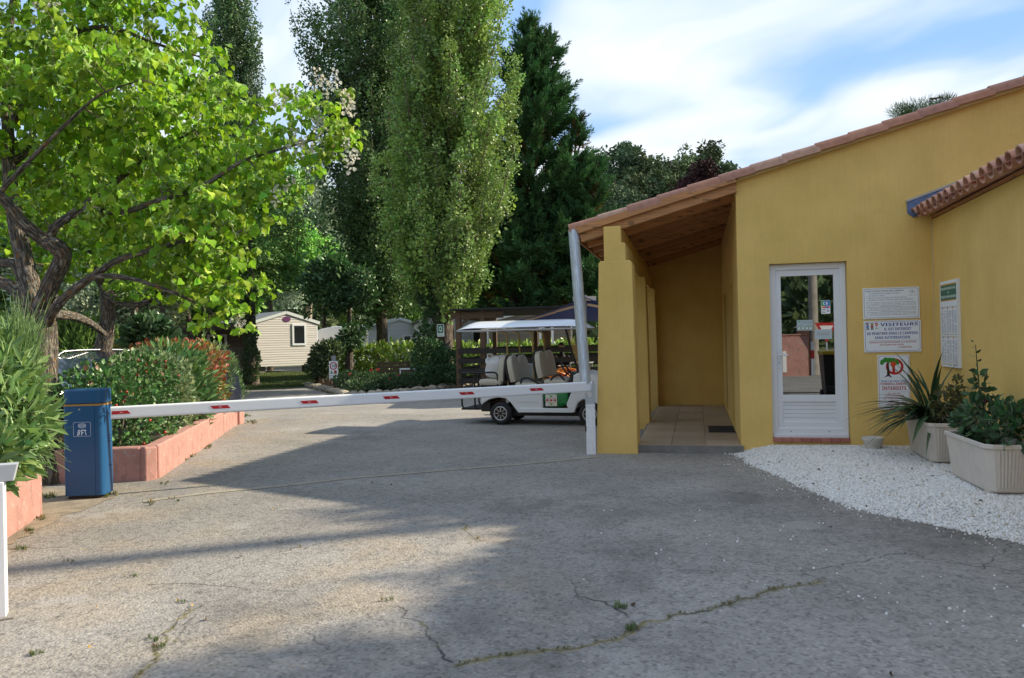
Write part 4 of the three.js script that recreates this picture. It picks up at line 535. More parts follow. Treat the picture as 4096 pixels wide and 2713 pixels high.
  // roof and its frame
  const roofG = (() => { const nx = 24, nz = 10, P = [], I = [], U = []; for (let k = 0; k < 2; k++) for (let i = 0; i <= nx; i++) for (let j = 0; j <= nz; j++) { const u = i / nx, v = j / nz * 2 - 1, x = -0.78 + 2.26 * u; const e = Math.min(1, Math.min(u, 1 - u) * 2.26 / 0.34), ez = 1 - Math.pow(Math.abs(v), 4); const h = 0.165 * Math.pow(1 - Math.pow(1 - e, 2), 0.8) * (0.25 + 0.75 * ez) * (0.85 + 0.15 * Math.cos(v * 1.2)); P.push(x, 1.645 + (k ? 0 : h) - (k ? 0.012 : 0) + 0.012 * (1 - v * v) * 0, v * 0.56); U.push(u, v); }
    const n = (nx + 1) * (nz + 1); for (let k = 0; k < 2; k++) for (let i = 0; i < nx; i++) for (let j = 0; j < nz; j++) { const a = k * n + i * (nz + 1) + j, b = a + nz + 1; if (k) I.push(a, b, a + 1, a + 1, b, b + 1); else I.push(a, a + 1, b, a + 1, b + 1, b); } const g = new THREE.BufferGeometry(); g.setAttribute('position', new THREE.Float32BufferAttribute(P, 3)); g.setAttribute('uv', new THREE.Float32BufferAttribute(U, 2)); g.setIndex(I); g.computeVertexNormals(); return g; })();
  const rf = mesh('roof', roofG, roofM, t); mesh('roof_rim', new RoundedBoxGeometry(2.24, 0.022, 1.11, 2, 0.01).translate(0.35, 1.636, 0), mat([0.6, 0.62, 0.64], 0.5), rf);
  for (const x of [-0.5, 0.18, 0.9, 1.25]) mesh('rivet', new THREE.SphereGeometry(0.009, 8, 6).translate(x, 1.672, 0.555), M.black, rf);
  for (const z of [0.36, -0.36]) { mesh('roof_strut', tube([V(0.1, 0.6, z), V(0.1, 1.1, z), V(0.095, 1.5, z), V(0.07, 1.59, z), V(-0.05, 1.625, z)], 0.017), M.brass, t); mesh('roof_strut', tube([V(0.58, 0.6, z), V(0.57, 1.1, z), V(0.56, 1.5, z), V(0.53, 1.59, z), V(0.42, 1.625, z)], 0.017), M.brass, t); mesh('windscreen_pillar', tube([V(1.18, 1.63, z * 1.3), V(1.25, 1.35, z * 1.3), V(1.38, 0.9, z * 1.3), V(1.45, 0.66, z * 1.3)], 0.02), M.black, t); }
  { const g = new THREE.PlaneGeometry(0.92, 0.82).rotateY(Math.PI / 2).rotateZ(R(16)).translate(1.305, 1.22, 0); mesh('windscreen', g, phys([0.75, 0.68, 0.55], 0.06, { transmission: 1, thickness: 0, ior: 1.45 }), t); }
  mesh('steering_column', bar(V(1.3, 0.82, 0.2), V(1.12, 0.93, 0.2), 0.02), M.black, t); mesh('steering_wheel', new THREE.TorusGeometry(0.14, 0.014, 8, 24).rotateY(Math.PI / 2).rotateZ(R(35)).translate(1.1, 0.945, 0.2), M.black, t);
  // rear step and grab rails
  const rr = part('rear_rack', t); mesh('step_plate', rbox(0.42, 0.03, 0.8, -0.56, 0.262, 0, 0.008), M.darkMetal, rr);
  for (const z of [0.42, -0.42]) mesh('grab_rail', tube([V(-0.45, 0.28, z), V(-0.68, 0.28, z), V(-0.74, 0.34, z), V(-0.745, 0.85, z), V(-0.72, 0.9, z), V(-0.42, 0.9, z)], 0.017, 40), M.black, rr);
  mesh('upright', bar(V(-0.5, 0.27, 0.42), V(-0.5, 0.9, 0.42), 0.016), M.black, rr); mesh('cross_rail', bar(V(-0.745, 0.62, 0.42), V(-0.745, 0.62, -0.42), 0.016), M.black, rr);
  // bags
  const put = (x, y, z) => V(x, y, z).applyAxisAngle(V(0, 1, 0), R(-4.8)).add(t.position);
  const bag = (w, h, d, seed, lobes) => { const g = new THREE.SphereGeometry(1, 28, 20), q = g.attributes.position; for (let i = 0; i < q.count; i++) { let x = q.getX(i), y = q.getY(i), z = q.getZ(i); const n = 1 + 0.28 * (fbm(x * 2.2 + seed, y * 2.2 + z * 1.7, 4, seed) - 0.5) * 2; const sq = (v) => Math.sign(v) * Math.pow(Math.abs(v), 0.6); q.setXYZ(i, sq(x) * w / 2 * n * (1 + 0.15 * y), (sq(y) * 0.5 + 0.5) * h * (0.94 + 0.08 * n) + (y > 0.5 ? lobes * (fbm(x * 4, z * 4, 2, seed) - 0.4) : 0), sq(z) * d / 2 * n); } g.computeVertexNormals(); return g; };
  const b1 = thing('carrier_bag', 'bulging white plastic bag on the rear cart seat', 'bag', put(-0.2, 0.785, 0.12)); mesh('bag_body', bag(0.34, 0.36, 0.4, 3, 0.16), phys([0.72, 0.72, 0.73], 0.45), b1); mesh('bag_handle', tube([V(-0.1, 0.3, 0.1), V(-0.13, 0.43, 0.06), V(-0.06, 0.42, 0), V(-0.03, 0.3, 0)], 0.012), mat([0.72, 0.72, 0.73], 0.5), b1);
  const b2 = thing('carrier_bag', 'crumpled grey plastic bag on the middle cart seat', 'bag', put(0.5, 0.735, -0.1)); mesh('bag_body', bag(0.24, 0.3, 0.26, 8, 0.12), phys([0.42, 0.43, 0.45], 0.4), b2); mesh('bag_handle', tube([V(0, 0.26, 0.05), V(0.03, 0.38, 0.02), V(0.06, 0.3, 0)], 0.01), mat([0.42, 0.43, 0.45], 0.5), b2);
  const b3 = thing('shopping_bag', 'green shopping bag with printed squares on the cart floor', 'bag', put(0.97, 0.3, 0.40)); mesh('bag_body', bag(0.42, 0.27, 0.16, 5, 0.06), mat([0.02, 0.20, 0.05], 0.5), b3);
  mesh('bag_print', new THREE.PlaneGeometry(0.2, 0.2).translate(-0.07, 0.13, 0.094), mat([1, 1, 1], 0.5, { map: canvasTex(240, 240, (c) => { const cs = ['#d8d4c4', '#7da14a', '#c9c3ad', '#b5392f', '#c7402f', '#c23a4c', '#e0d9c4', '#8e9a4e', '#d9cfa8']; for (let i = 0; i < 9; i++) { c.fillStyle = '#e9e6da'; c.fillRect((i % 3) * 80 + 3, ((i / 3) | 0) * 80 + 3, 74, 74); c.fillStyle = cs[i]; c.beginPath(); c.arc((i % 3) * 80 + 40, ((i / 3) | 0) * 80 + 40, 26, 0, 7); c.fill(); } }) }), b3);
}
// ---------------------------------------------------------------- car behind the shrubs
{
  const p = at(430, 1500, 12.6); p.y = 0; const t = thing('parked_car', 'dark blue estate car parked behind the shrub planter', 'car', p, R(85));
  const paint = phys([0.012, 0.016, 0.032], 0.25, { clearcoat: 1, clearcoatRoughness: 0.05 }), glass = phys([0.02, 0.03, 0.04], 0.05, { metalness: 0.3, clearcoat: 1 }), chrome = mat([0.35, 0.36, 0.38], 0.3, { metalness: 1 });
  const prof = [[-2.15, 0.3], [-2.15, 0.62], [-1.95, 0.8], [-1.1, 0.93], [-0.55, 1.27], [0.1, 1.36], [1.2, 1.33], [1.75, 1.2], [2.1, 0.92], [2.2, 0.6], [2.15, 0.3], [1.75, 0.26], [1.6, 0.5], [1.35, 0.58], [1.1, 0.5], [0.98, 0.26], [-0.98, 0.26], [-1.1, 0.5], [-1.35, 0.58], [-1.6, 0.5], [-1.75, 0.26]];
  mesh('car_body', slab(prof, 1.64, [], 0.05).translate(0, 0, -0.82), paint, t);
  for (const s of [-1, 1]) { mesh('side_window', slab([[-0.92, 0.95], [-0.5, 1.24], [0.1, 1.30], [0.1, 0.97]], 0.01).translate(0, 0, s * 0.872 - 0.005), glass, t); mesh('side_window', slab([[0.16, 0.97], [0.16, 1.30], [0.95, 1.28], [1.0, 0.98]], 0.01).translate(0, 0, s * 0.872 - 0.005), glass, t); mesh('side_window', slab([[1.06, 0.985], [1.02, 1.27], [1.55, 1.18], [1.75, 1.0]], 0.01).translate(0, 0, s * 0.872 - 0.005), glass, t); mesh('window_trim', tube([V(-0.98, 0.95, s * 0.876), V(-0.52, 1.265, s * 0.876), V(0.1, 1.325, s * 0.876), V(1.0, 1.30, s * 0.876), V(1.6, 1.19, s * 0.876)], 0.014), chrome, t); mesh('roof_rail', tube([V(-0.35, 1.345, s * 0.66), V(-0.2, 1.43, s * 0.66), V(0.5, 1.445, s * 0.66), V(1.2, 1.42, s * 0.66), V(1.35, 1.34, s * 0.66)], 0.018), chrome, t); mesh('door_handle', rbox(0.16, 0.025, 0.03, 0.0, 0.86, s * 0.88, 0.01), chrome, t); mesh('wing_mirror', rbox(0.16, 0.13, 0.18, -0.8, 1.0, s * 0.98, 0.04), paint, t); mesh('headlight', rbox(0.2, 0.12, 0.3, -2.08, 0.68, s * 0.62, 0.05), mat([0.7, 0.72, 0.75], 0.15), t); mesh('rear_light', rbox(0.12, 0.25, 0.2, 2.12, 0.85, s * 0.7, 0.03), M.red, t); }
  mesh('windscreen', beam(V(-1.06, 0.965, 0), V(-0.56, 1.285, 0), 1.4, 0.012), glass, t);
  for (const [x, z] of [[-1.35, 0.75], [-1.35, -0.75], [1.35, 0.75], [1.35, -0.75]]) { const w = part('wheel', t); w.position.set(x, 0.31, z); mesh('tyre', new THREE.TorusGeometry(0.235, 0.075, 12, 28).scale(1, 1, 1.3), M.rubber, w); mesh('rim', cyl(0.19, 0.19, 0.06, 0, 0, 0, 20).rotateX(Math.PI / 2).translate(0, 0, Math.sign(z) * 0.05), M.steel, w); }
}

// ---------------------------------------------------------------- mobile homes and the motorhome
const clad = { cream: [0, 1, 2].map((i) => mat([0.52 + 0.03 * i, 0.50 + 0.028 * i, 0.475 + 0.025 * i], 0.6)), grey: [0, 1].map((i) => mat([0.20 + 0.015 * i, 0.205 + 0.015 * i, 0.21 + 0.015 * i], 0.6)), white: [0, 1].map((i) => mat([0.58 + 0.03 * i, 0.59 + 0.03 * i, 0.6 + 0.03 * i], 0.6)), brown: [0, 1].map((i) => mat([0.16 + 0.02 * i, 0.135 + 0.015 * i, 0.11], 0.65)) };
const slate = mat([1, 1, 1], 0.6, { map: mottled([0.20, 0.22, 0.25], 0.25, 501, 1.5) });
const dark = phys([0.012, 0.014, 0.016], 0.08, { clearcoat: 1 });
function mobileHome(label, pos, turn, W, Lg, eave, ridge, col, windows, extra) {           // gable end faces local +z, body runs to -z, stands on blocks
  const t = thing('mobile_home', label, 'mobile home', pos, turn), y0 = 0.42, hb = 0.118;
  mesh('core', metric(slab([[-W / 2 + 0.03, y0], [W / 2 - 0.03, y0], [W / 2 - 0.03, eave], [0, ridge - 0.02], [-W / 2 + 0.03, eave]], Lg - 0.06).translate(0, 0, -Lg + 0.03)), col[0], t);
  const n = Math.ceil((ridge - y0) / hb), g = part('cladding', t);
  for (let k = 0; k < n; k++) { const ya = y0 + k * hb, half = ya + hb * 0.4 < eave ? W / 2 - 0.05 : Math.max(0.06, (W / 2 - 0.05) * (1 - (ya + hb * 0.7 - eave) / (ridge - eave))); const q = box(half * 2, hb - 0.004, 0.014, 0, 0, 0); q.rotateX(R(-9)).translate(0, ya + hb / 2, 0.004); mesh('board', q, col[k % col.length], g); if (ya + hb < eave + 0.02) for (const s of [-1, 1]) { const q2 = box(0.014, hb - 0.004, Lg - 0.1, 0, 0, 0); q2.rotateZ(s * R(5)).translate(s * (W / 2 - 0.022), ya + hb / 2, -Lg / 2); mesh('board', q2, col[k % col.length], g); } }
  for (const s of [-1, 1]) { mesh('corner_trim', box(0.07, eave - y0, 0.07, s * (W / 2 - 0.03), (eave + y0) / 2, -0.02), M.white, t); const a = V(s * (W / 2 + 0.12), eave - 0.02, 0), c = V(0, ridge + 0.02, 0); mesh('barge_board', beam(a.clone().setZ(0.05), c.clone().setZ(0.05), 0.035, 0.15), mat([0.62, 0.66, 0.66], 0.5), t); const Lr = a.distanceTo(c), q = new THREE.BoxGeometry(Lr, 0.05, Lg + 0.12); q.rotateZ(Math.atan2(c.y - a.y, c.x - a.x) * 1).translate((a.x + c.x) / 2, (a.y + c.y) / 2 + 0.06, -Lg / 2); mesh('roof_slope', metric(q), slate, t); }
  for (const [x, y, w, h] of windows) { const f = part('window', t); mesh('frame', slab(rect(x - w / 2, y - h / 2, x + w / 2, y + h / 2), 0.05, [rect(x - w / 2 + 0.09, y - h / 2 + 0.09, x + w / 2 - 0.09, y + h / 2 - 0.09).reverse()], 0.005).translate(0, 0, 0.012), M.pvc, f); mesh('pane', box(w - 0.16, h - 0.16, 0.01, x, y, 0.03), dark, f); }
  for (const [x, z] of [[-W / 2 + 0.5, -0.3], [W / 2 - 0.5, -0.3], [-W / 2 + 0.5, -Lg + 0.5], [W / 2 - 0.5, -Lg + 0.5], [0, -Lg / 2]]) mesh('block', metric(box(0.4, 0.42, 0.3, x, 0.2, z)), M.concrete, t);
  if (extra) extra(t);
  return t;
}
{
  const pB = at(1148, 1480, 40); pB.y = 0;
  mobileHome('cream clapboard mobile home with one gable window and a purple badge', pB, R(58), 3.6, 7.5, 2.62, 3.12, clad.cream, [[0.7, 2.0, 0.78, 1.1]], (t) => { const b = mesh('badge', new THREE.CylinderGeometry(0.16, 0.16, 0.012, 24).rotateX(Math.PI / 2).scale(1.4, 0.85, 1).translate(0.02, 2.8, 0.03), mat([0.13, 0.035, 0.13], 0.4), t); });
  let p = at(492, 1375, 24); p.y = 0; mobileHome('small grey clapboard mobile home behind the second tree trunk', p, R(40), 2.6, 5, 1.5, 1.75, clad.grey, []);
  p = at(1600, 1400, 42); p.y = 0; mobileHome('white clapboard mobile home behind the motorhome with two low windows', p, R(30), 3.4, 8, 2.25, 2.75, clad.white, [[0.4, 1.5, 0.5, 0.8], [-0.8, 1.5, 0.5, 0.8]]);
  p = at(1830, 1400, 36); p.y = 0; mobileHome('pale clapboard mobile home beside the poplar trunk with a tall window', p, R(24), 3.2, 8, 2.45, 2.95, clad.white, [[-0.35, 1.75, 0.6, 1.2], [0.9, 1.75, 0.5, 0.9]]);
  p = at(2120, 1400, 33); p.y = 0; mobileHome('brownish clapboard mobile home behind the terrace hedge', p, R(15), 3.6, 8, 2.3, 2.7, clad.brown, [[0.7, 1.6, 0.6, 0.9]]);
  // the timber terrace home on the near side of the cream one
  p = at(850, 1400, 34.5); p.y = 0; const tr = mobileHome('dark timber mobile home with a roofed deck behind the red shrub', p, R(30), 3.0, 6, 2.2, 2.55, clad.brown, [[0.2, 1.5, 0.8, 1.0]], (t) => { for (let k = 0; k < 14; k++) mesh('deck_slat', box(0.1, 0.95, 0.03, -1.45 + k * 0.22, 0.9, 2.0), M.greyWood, t); mesh('deck_rail', box(3.2, 0.07, 0.06, 0, 1.4, 2.0), M.greyWood, t); for (let k = 0; k < 9; k++) mesh('deck_board', box(3.2, 0.04, 0.21, 0, 0.4, 0.14 + k * 0.22), M.greyWood, t); for (const x of [-1.5, 1.5]) mesh('deck_post', box(0.1, 2.4, 0.1, x, 1.2, 2.05), M.greyWood, t); mesh('canopy_board', box(3.5, 0.26, 0.06, 0, 2.3, 2.12), M.greyWood, t); mesh('deck_roof', box(3.5, 0.05, 2.1, 0, 2.42, 1.05), M.greyWood, t); });
  // motorhome
  p = at(1400, 1400, 44); p.y = 0; const m = thing('motorhome', 'white motorhome with an overcab bunk behind the hedge', 'motorhome', p, R(8)), w = phys([0.78, 0.79, 0.8], 0.3, { clearcoat: 0.3 });
  mesh('coach_body', slab([[-1.0, 0.4], [2.05, 0.4], [2.1, 0.6], [2.02, 2.3], [1.9, 2.4], [-1.0, 2.42]], 2.1, [], 0.06).translate(0, 0, -2.2), w, m); mesh('overcab_bunk', slab([[-1.02, 1.75], [-1.7, 1.72], [-2.2, 1.86], [-2.3, 2.0], [-1.7, 2.3], [-1.02, 2.42]], 2.06, [], 0.05).translate(0, 0, -2.18), w, m); mesh('cab', slab([[-1.05, 0.4], [-2.9, 0.4], [-3.0, 0.9], [-2.3, 1.12], [-1.75, 1.72], [-1.05, 1.75]], 1.9, [], 0.05).translate(0, 0, -2.1), w, m);
  mesh('cab_window', slab([[-1.2, 1.15], [-2.1, 1.15], [-1.72, 1.62], [-1.2, 1.62]], 0.02).translate(0, 0, -0.13), dark, m); mesh('roof_rack', box(1.6, 0.05, 1.2, 0.8, 2.53, -1.1), M.white, m); for (const x of [-2.3, 1.2]) mesh('wheel', new THREE.TorusGeometry(0.26, 0.09, 10, 24).translate(x, 0.34, -0.2), M.rubber, m);
}

// ---------------------------------------------------------------- terrace with rails, chairs, tables, awning, and someone sitting there
{
  const g = (x, y, d) => { const p = at(x, y, d); p.y = 0; return p; };
  const t = thing('terrace_pergola', 'brown timber pergola with dark horizontal rails around the café terrace', 'pergola');
  const A = g(1838, 1500, 20.6), B = g(2440, 1500, 20.0), D = B.clone().sub(A), n = V(-D.z, 0, D.x).normalize().multiplyScalar(-1), along = D.clone().normalize(), up = (p, y) => p.clone().setY(y);
  const back = (p) => p.clone().addScaledVector(n, 5.5);
  const posts = [0, 0.165, 0.6, 1].map((k) => A.clone().lerp(B, k)); for (const p of posts) mesh('post', metric(box(0.13, 2.25, 0.13, p.x, 1.125, p.z)), M.pergola, t); for (const k of [0, 0.35, 0.7, 1]) { const p = back(A.clone().lerp(B, k)); mesh('post', metric(box(0.13, 2.25, 0.13, p.x, 1.125, p.z)), M.pergola, t); }
  mesh('roof_beam', metric(beam(up(A, 2.14).addScaledVector(along, -0.2), up(A, 2.14).addScaledVector(along, 1.2), 0.1, 0.16)), M.pergola, t); mesh('side_beam', metric(beam(up(A, 2.14), up(back(A), 2.14), 0.1, 0.16)), M.pergola, t); mesh('added_shade_canopy', metric(beam(up(A, 2.3).addScaledVector(along, D.length() / 2).addScaledVector(n, -0.2), up(back(A), 2.3).addScaledVector(along, D.length() / 2), D.length() + 0.4, 0.04)), M.railDark, t); mesh('brace', metric(beam(up(A, 1.85), up(A, 2.08).addScaledVector(along, 0.3), 0.07, 0.07)), M.pergola, t);  // canopy sheet widened past the pergola roof, added to shade the whole terrace
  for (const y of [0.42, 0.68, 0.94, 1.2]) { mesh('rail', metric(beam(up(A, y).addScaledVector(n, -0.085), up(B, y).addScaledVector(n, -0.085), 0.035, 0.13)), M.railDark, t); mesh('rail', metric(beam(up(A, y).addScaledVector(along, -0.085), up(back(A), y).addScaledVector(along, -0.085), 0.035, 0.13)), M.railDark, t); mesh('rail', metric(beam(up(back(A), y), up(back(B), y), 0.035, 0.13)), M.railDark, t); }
  structure('terrace_floor', metric(slab([[A.x - 0.2, -A.z - 0.2], [B.x, -B.z - 0.2], [back(B).x, -back(B).z], [back(A).x - 0.2, -back(A).z]], 0.06).rotateX(-Math.PI / 2)), mat([0.14, 0.13, 0.12], 0.9), 'dark paved terrace behind the golf cart', 'terrace');
  // awning: centre post, two fabric wings on arms
  const navy = mat([0.010, 0.035, 0.19], 0.75), C = g(2340, 1500, 18.6), aw = thing('awning', 'dark blue double sided awning on a grey centre post', 'awning'); const right = V(0.973, 0, -0.229), away = V(-0.229, 0, -0.973);
  const ptA = (r, y, b) => C.clone().addScaledVector(right, r).addScaledVector(away, b).setY(y);
  mesh('centre_post', metric(box(0.13, 2.5, 0.13, C.x, 1.25, C.z)), mat([0.12, 0.15, 0.19], 0.5), aw); mesh('cross_head', beam(ptA(-0.25, 2.42, 0), ptA(0.3, 2.42, 0), 0.08, 0.1), mat([0.4, 0.4, 0.4], 0.5), aw);
  const fab = (r0, y0, r1, y1) => { const P = [], I = [], U = []; for (let i = 0; i <= 8; i++) for (let j = 0; j <= 6; j++) { const u = i / 8, v = j / 6, sag = 0.07 * Math.sin(u * Math.PI) + 0.04 * Math.sin(v * Math.PI); const p = ptA(mix(r0, r1, u), mix(y0, y1, u) - sag - 0.5 * v * (1 - u), mix(-0.1, 2.4, v)); P.push(p.x, p.y, p.z); U.push(u, v); } for (let i = 0; i < 8; i++) for (let j = 0; j < 6; j++) { const a = i * 7 + j, b = a + 7; I.push(a, a + 1, b, a + 1, b + 1, b); } const q = new THREE.BufferGeometry(); q.setAttribute('position', new THREE.Float32BufferAttribute(P, 3)); q.setAttribute('uv', new THREE.Float32BufferAttribute(U, 2)); q.setIndex(I); q.computeVertexNormals(); return q; };
  mesh('fabric', fab(0, 2.46, -1.62, 1.93), navy, aw); mesh('fabric', fab(0, 2.46, 1.6, 2.05), navy, aw);
  const armM = mat([0.42, 0.37, 0.30], 0.5); for (const b of [0.1, 1.9]) { mesh('folding_arm', beam(ptA(-0.1, 2.26, b), ptA(-0.68, 2.13, b), 0.04, 0.055), armM, aw); mesh('folding_arm', beam(ptA(-0.66, 2.12, b), ptA(-1.4, 1.93, b), 0.04, 0.055), armM, aw); mesh('folding_arm', beam(ptA(0.1, 2.28, b), ptA(1.3, 2.06, b), 0.04, 0.055), armM, aw); } mesh('valance', beam(ptA(-1.62, 1.9, -0.1), ptA(-1.62, 1.9, 2.4), 0.04, 0.09), navy, aw); mesh('crank_rod', bar(ptA(-0.2, 2.4, -0.05), ptA(-0.12, 1.3, -0.05), 0.012), M.white, aw);
  // chairs and tables
  const armchair = (name, label, col, pos, turn, group) => { const c = thing(name, label, 'chair', pos, turn, group), m = mat(col, 0.45); mesh('seat', rbox(0.5, 0.03, 0.48, 0, 0.42, 0, 0.012), m, c); const bk = part('backrest', c); mesh('top_rail', tube([V(-0.25, 0.68, 0.1), V(-0.24, 0.78, -0.16), V(0, 0.83, -0.26), V(0.24, 0.78, -0.16), V(0.25, 0.68, 0.1)], 0.022), m, bk); for (let k = 0; k < 7; k++) { const a = -0.9 + k * 0.3; mesh('slat', beam(V(Math.sin(a) * 0.22, 0.43, -0.22 * Math.cos(a)), V(Math.sin(a) * 0.25, 0.8, -0.25 * Math.cos(a)), 0.068, 0.012), m, bk); } for (const s of [-1, 1]) { mesh('armrest', beam(V(s * 0.26, 0.66, -0.12), V(s * 0.27, 0.645, 0.24), 0.05, 0.022), m, c); for (const z of [-0.2, 0.22]) mesh('leg', bar(V(s * 0.22, 0.42, z * 0.9), V(s * 0.25, 0, z * 1.15), 0.02, 8, 0.014), m, c); mesh('arm_support', bar(V(s * 0.25, 0.42, 0.2), V(s * 0.27, 0.645, 0.22), 0.016), m, c); } return c; };
  const o1 = armchair('plastic_armchair', 'orange plastic armchair on the drive behind the cart, at the red table', [0.62, 0.19, 0.02], g(2232, 1560, 15.9), R(150), 'orange plastic armchairs'); copyOf(o1, g(2312, 1560, 15.7), R(205)); copyOf(o1, g(2285, 1560, 17.2), R(20));
  const rt = thing('red_table', 'round maroon plastic table between the orange armchairs', 'table', g(2300, 1560, 16.4)); mesh('table_top', new THREE.CylinderGeometry(0.45, 0.45, 0.03, 28).translate(0, 0.72, 0), mat([0.26, 0.015, 0.03], 0.4), rt); mesh('table_rim', new THREE.TorusGeometry(0.45, 0.02, 8, 28).rotateX(Math.PI / 2).translate(0, 0.715, 0), mat([0.26, 0.015, 0.03], 0.4), rt); for (let k = 0; k < 4; k++) { const a = k * 1.571 + 0.4; mesh('leg', bar(V(Math.cos(a) * 0.28, 0.71, Math.sin(a) * 0.28), V(Math.cos(a) * 0.36, 0, Math.sin(a) * 0.36), 0.025), mat([0.26, 0.015, 0.03], 0.4), rt); }
  const bc = armchair('terrace_chair', 'black metal armchair at a terrace table', [0.015, 0.015, 0.017], g(1960, 1500, 22.6).setY(0.06), R(70), 'black armchairs on the terrace'); for (const [x, d, a] of [[2060, 23.4, 120], [2010, 22.0, 10], [2120, 22.2, 200], [2190, 23.8, 40], [2175, 21.6, 300], [2300, 23.2, 90]]) copyOf(bc, g(x, 1500, d).setY(0.06), R(a));
  const tb = thing('terrace_table', 'grey square table on the terrace', 'table', g(2000, 1500, 22.8).setY(0.06), R(10), 'grey terrace tables'); mesh('table_top', rbox(0.9, 0.035, 0.9, 0, 0.73, 0, 0.01), mat([0.22, 0.23, 0.24], 0.4), tb); for (const sx of [-1, 1]) for (const sz of [-1, 1]) mesh('leg', box(0.04, 0.72, 0.04, sx * 0.4, 0.36, sz * 0.4), M.steel, tb); copyOf(tb, g(2140, 1500, 22.9).setY(0.06), R(25)); copyOf(tb, g(2300, 1500, 22).setY(0.06), R(-5));
  const gb = thing('grey_bin', 'grey plastic bin standing on the terrace behind the cart seats', 'bin', g(2105, 1500, 18.2)); mesh('bin_body', loft([{ y: 0, pts: [[-0.2, -0.2], [-0.2, 0.2], [0.2, 0.2], [0.2, -0.2]] }, { y: 0.85, pts: [[-0.26, -0.26], [-0.26, 0.26], [0.26, 0.26], [0.26, -0.26]] }]), mat([0.2, 0.21, 0.22], 0.6), gb); mesh('bin_lid', rbox(0.56, 0.06, 0.56, 0, 0.88, 0, 0.02), mat([0.13, 0.14, 0.15], 0.6), gb);
  // the seated person: one continuous body
  const res = 64, mc = new MarchingCubes(res, new THREE.MeshStandardMaterial(), false, false, 60000); mc.isolation = 0; const S = 0.75;   // cube of 1.5 m
  const J = { hip: V(0, -0.22, -0.1), chest: V(0.02, 0.12, -0.08), neck: V(0.02, 0.27, -0.06), lk: V(-0.13, -0.2, 0.32), lf: V(-0.14, -0.64, 0.3), rk: V(0.13, -0.2, 0.32), rf: V(0.13, -0.64, 0.34), ls: V(-0.18, 0.2, -0.07), le: V(-0.25, -0.06, 0.03), lw: V(-0.12, -0.02, 0.26), rs: V(0.2, 0.2, -0.07), re: V(0.27, -0.06, 0.04), rw: V(0.14, 0.0, 0.27) };
  const bones = [[J.hip, J.chest, 0.15, 0.155], [J.chest, J.neck, 0.13, 0.055], [J.hip, J.lk, 0.11, 0.075], [J.lk, J.lf, 0.07, 0.045], [J.hip, J.rk, 0.11, 0.075], [J.rk, J.rf, 0.07, 0.045], [J.ls, J.le, 0.06, 0.05], [J.le, J.lw, 0.045, 0.035], [J.rs, J.re, 0.06, 0.05], [J.re, J.rw, 0.045, 0.035], [J.lf, J.lf.clone().add(V(0, -0.02, 0.13)), 0.045, 0.035], [J.rf, J.rf.clone().add(V(0, -0.02, 0.13)), 0.045, 0.035], [J.neck, V(0.02, 0.40, -0.04), 0.05, 0.055]];
  const cap = (p, a, b, r0, r1) => { const d = b.clone().sub(a), t = clamp(p.clone().sub(a).dot(d) / d.lengthSq()); return p.distanceTo(a.clone().addScaledVector(d, t)) - mix(r0, r1, t); };
  const q = V(0, 0, 0); for (let k = 0; k < res; k++) for (let j = 0; j < res; j++) for (let i = 0; i < res; i++) { q.set((i / res * 2 - 1) * S, (j / res * 2 - 1) * S, (k / res * 2 - 1) * S); let f = 1; for (const b of bones) { const e = cap(q, ...b), h = clamp(0.5 + 0.5 * (f - e) / 0.05); f = mix(f, e, h) - 0.05 * h * (1 - h); } mc.field[i + j * res + k * res * res] = -f; }
  mc.update(); const bg = new THREE.BufferGeometry(); bg.setAttribute('position', new THREE.BufferAttribute(mc.positionArray.slice(0, mc.count * 3), 3)); bg.setAttribute('normal', new THREE.BufferAttribute(mc.normalArray.slice(0, mc.count * 3), 3)); bg.scale(S, S, S); bg.translate(0, 0.71, 0);
  const per = thing('person', 'seated person in dark clothes on the shaded terrace', 'person', g(2243, 1500, 20.9).setY(0.06), R(-15)); const skin = mat([0.42, 0.24, 0.16], 0.6);
  mesh('body', plain(bg), mat([0.016, 0.016, 0.02], 0.85), per);
  const head = (() => { const h = new THREE.SphereGeometry(1, 28, 24), p = h.attributes.position; for (let i = 0; i < p.count; i++) { let x = p.getX(i), y = p.getY(i), z = p.getZ(i); const jaw = y < 0 ? 1 + 0.28 * y : 1; let nz = z; if (z > 0.5 && Math.abs(x) < 0.22 && y < 0.12 && y > -0.3) nz += 0.2 * (1 - Math.abs(x) / 0.22) * (1 - Math.abs(y + 0.14) / 0.26 * 0.7); if (z > 0.6 && Math.abs(Math.abs(x) - 0.33) < 0.14 && Math.abs(y - 0.1) < 0.1) nz -= 0.06; p.setXYZ(i, x * 0.073 * jaw, y * 0.112, nz * 0.09); } h.computeVertexNormals(); return h.translate(0.02, 1.195, -0.015); })();
  const hd = mesh('head', head, skin, per); for (const s of [-1, 1]) { mesh('ear', new THREE.SphereGeometry(0.02, 8, 8).scale(0.5, 1.2, 0.8).translate(0.02 + s * 0.073, 1.19, -0.02), skin, hd); mesh('eye', new THREE.SphereGeometry(0.0095, 8, 8).translate(0.02 + s * 0.027, 1.206, 0.066), M.black, hd); } mesh('mouth', box(0.04, 0.006, 0.006, 0.02, 1.135, 0.064), mat([0.3, 0.08, 0.07], 0.6), hd);
  mesh('hair', new THREE.SphereGeometry(0.098, 20, 14, 0, 6.3, 0, 1.75).rotateX(-0.5).scale(0.86, 1.12, 1.0).translate(0.02, 1.215, -0.03), mat([0.02, 0.013, 0.009], 0.7), per);
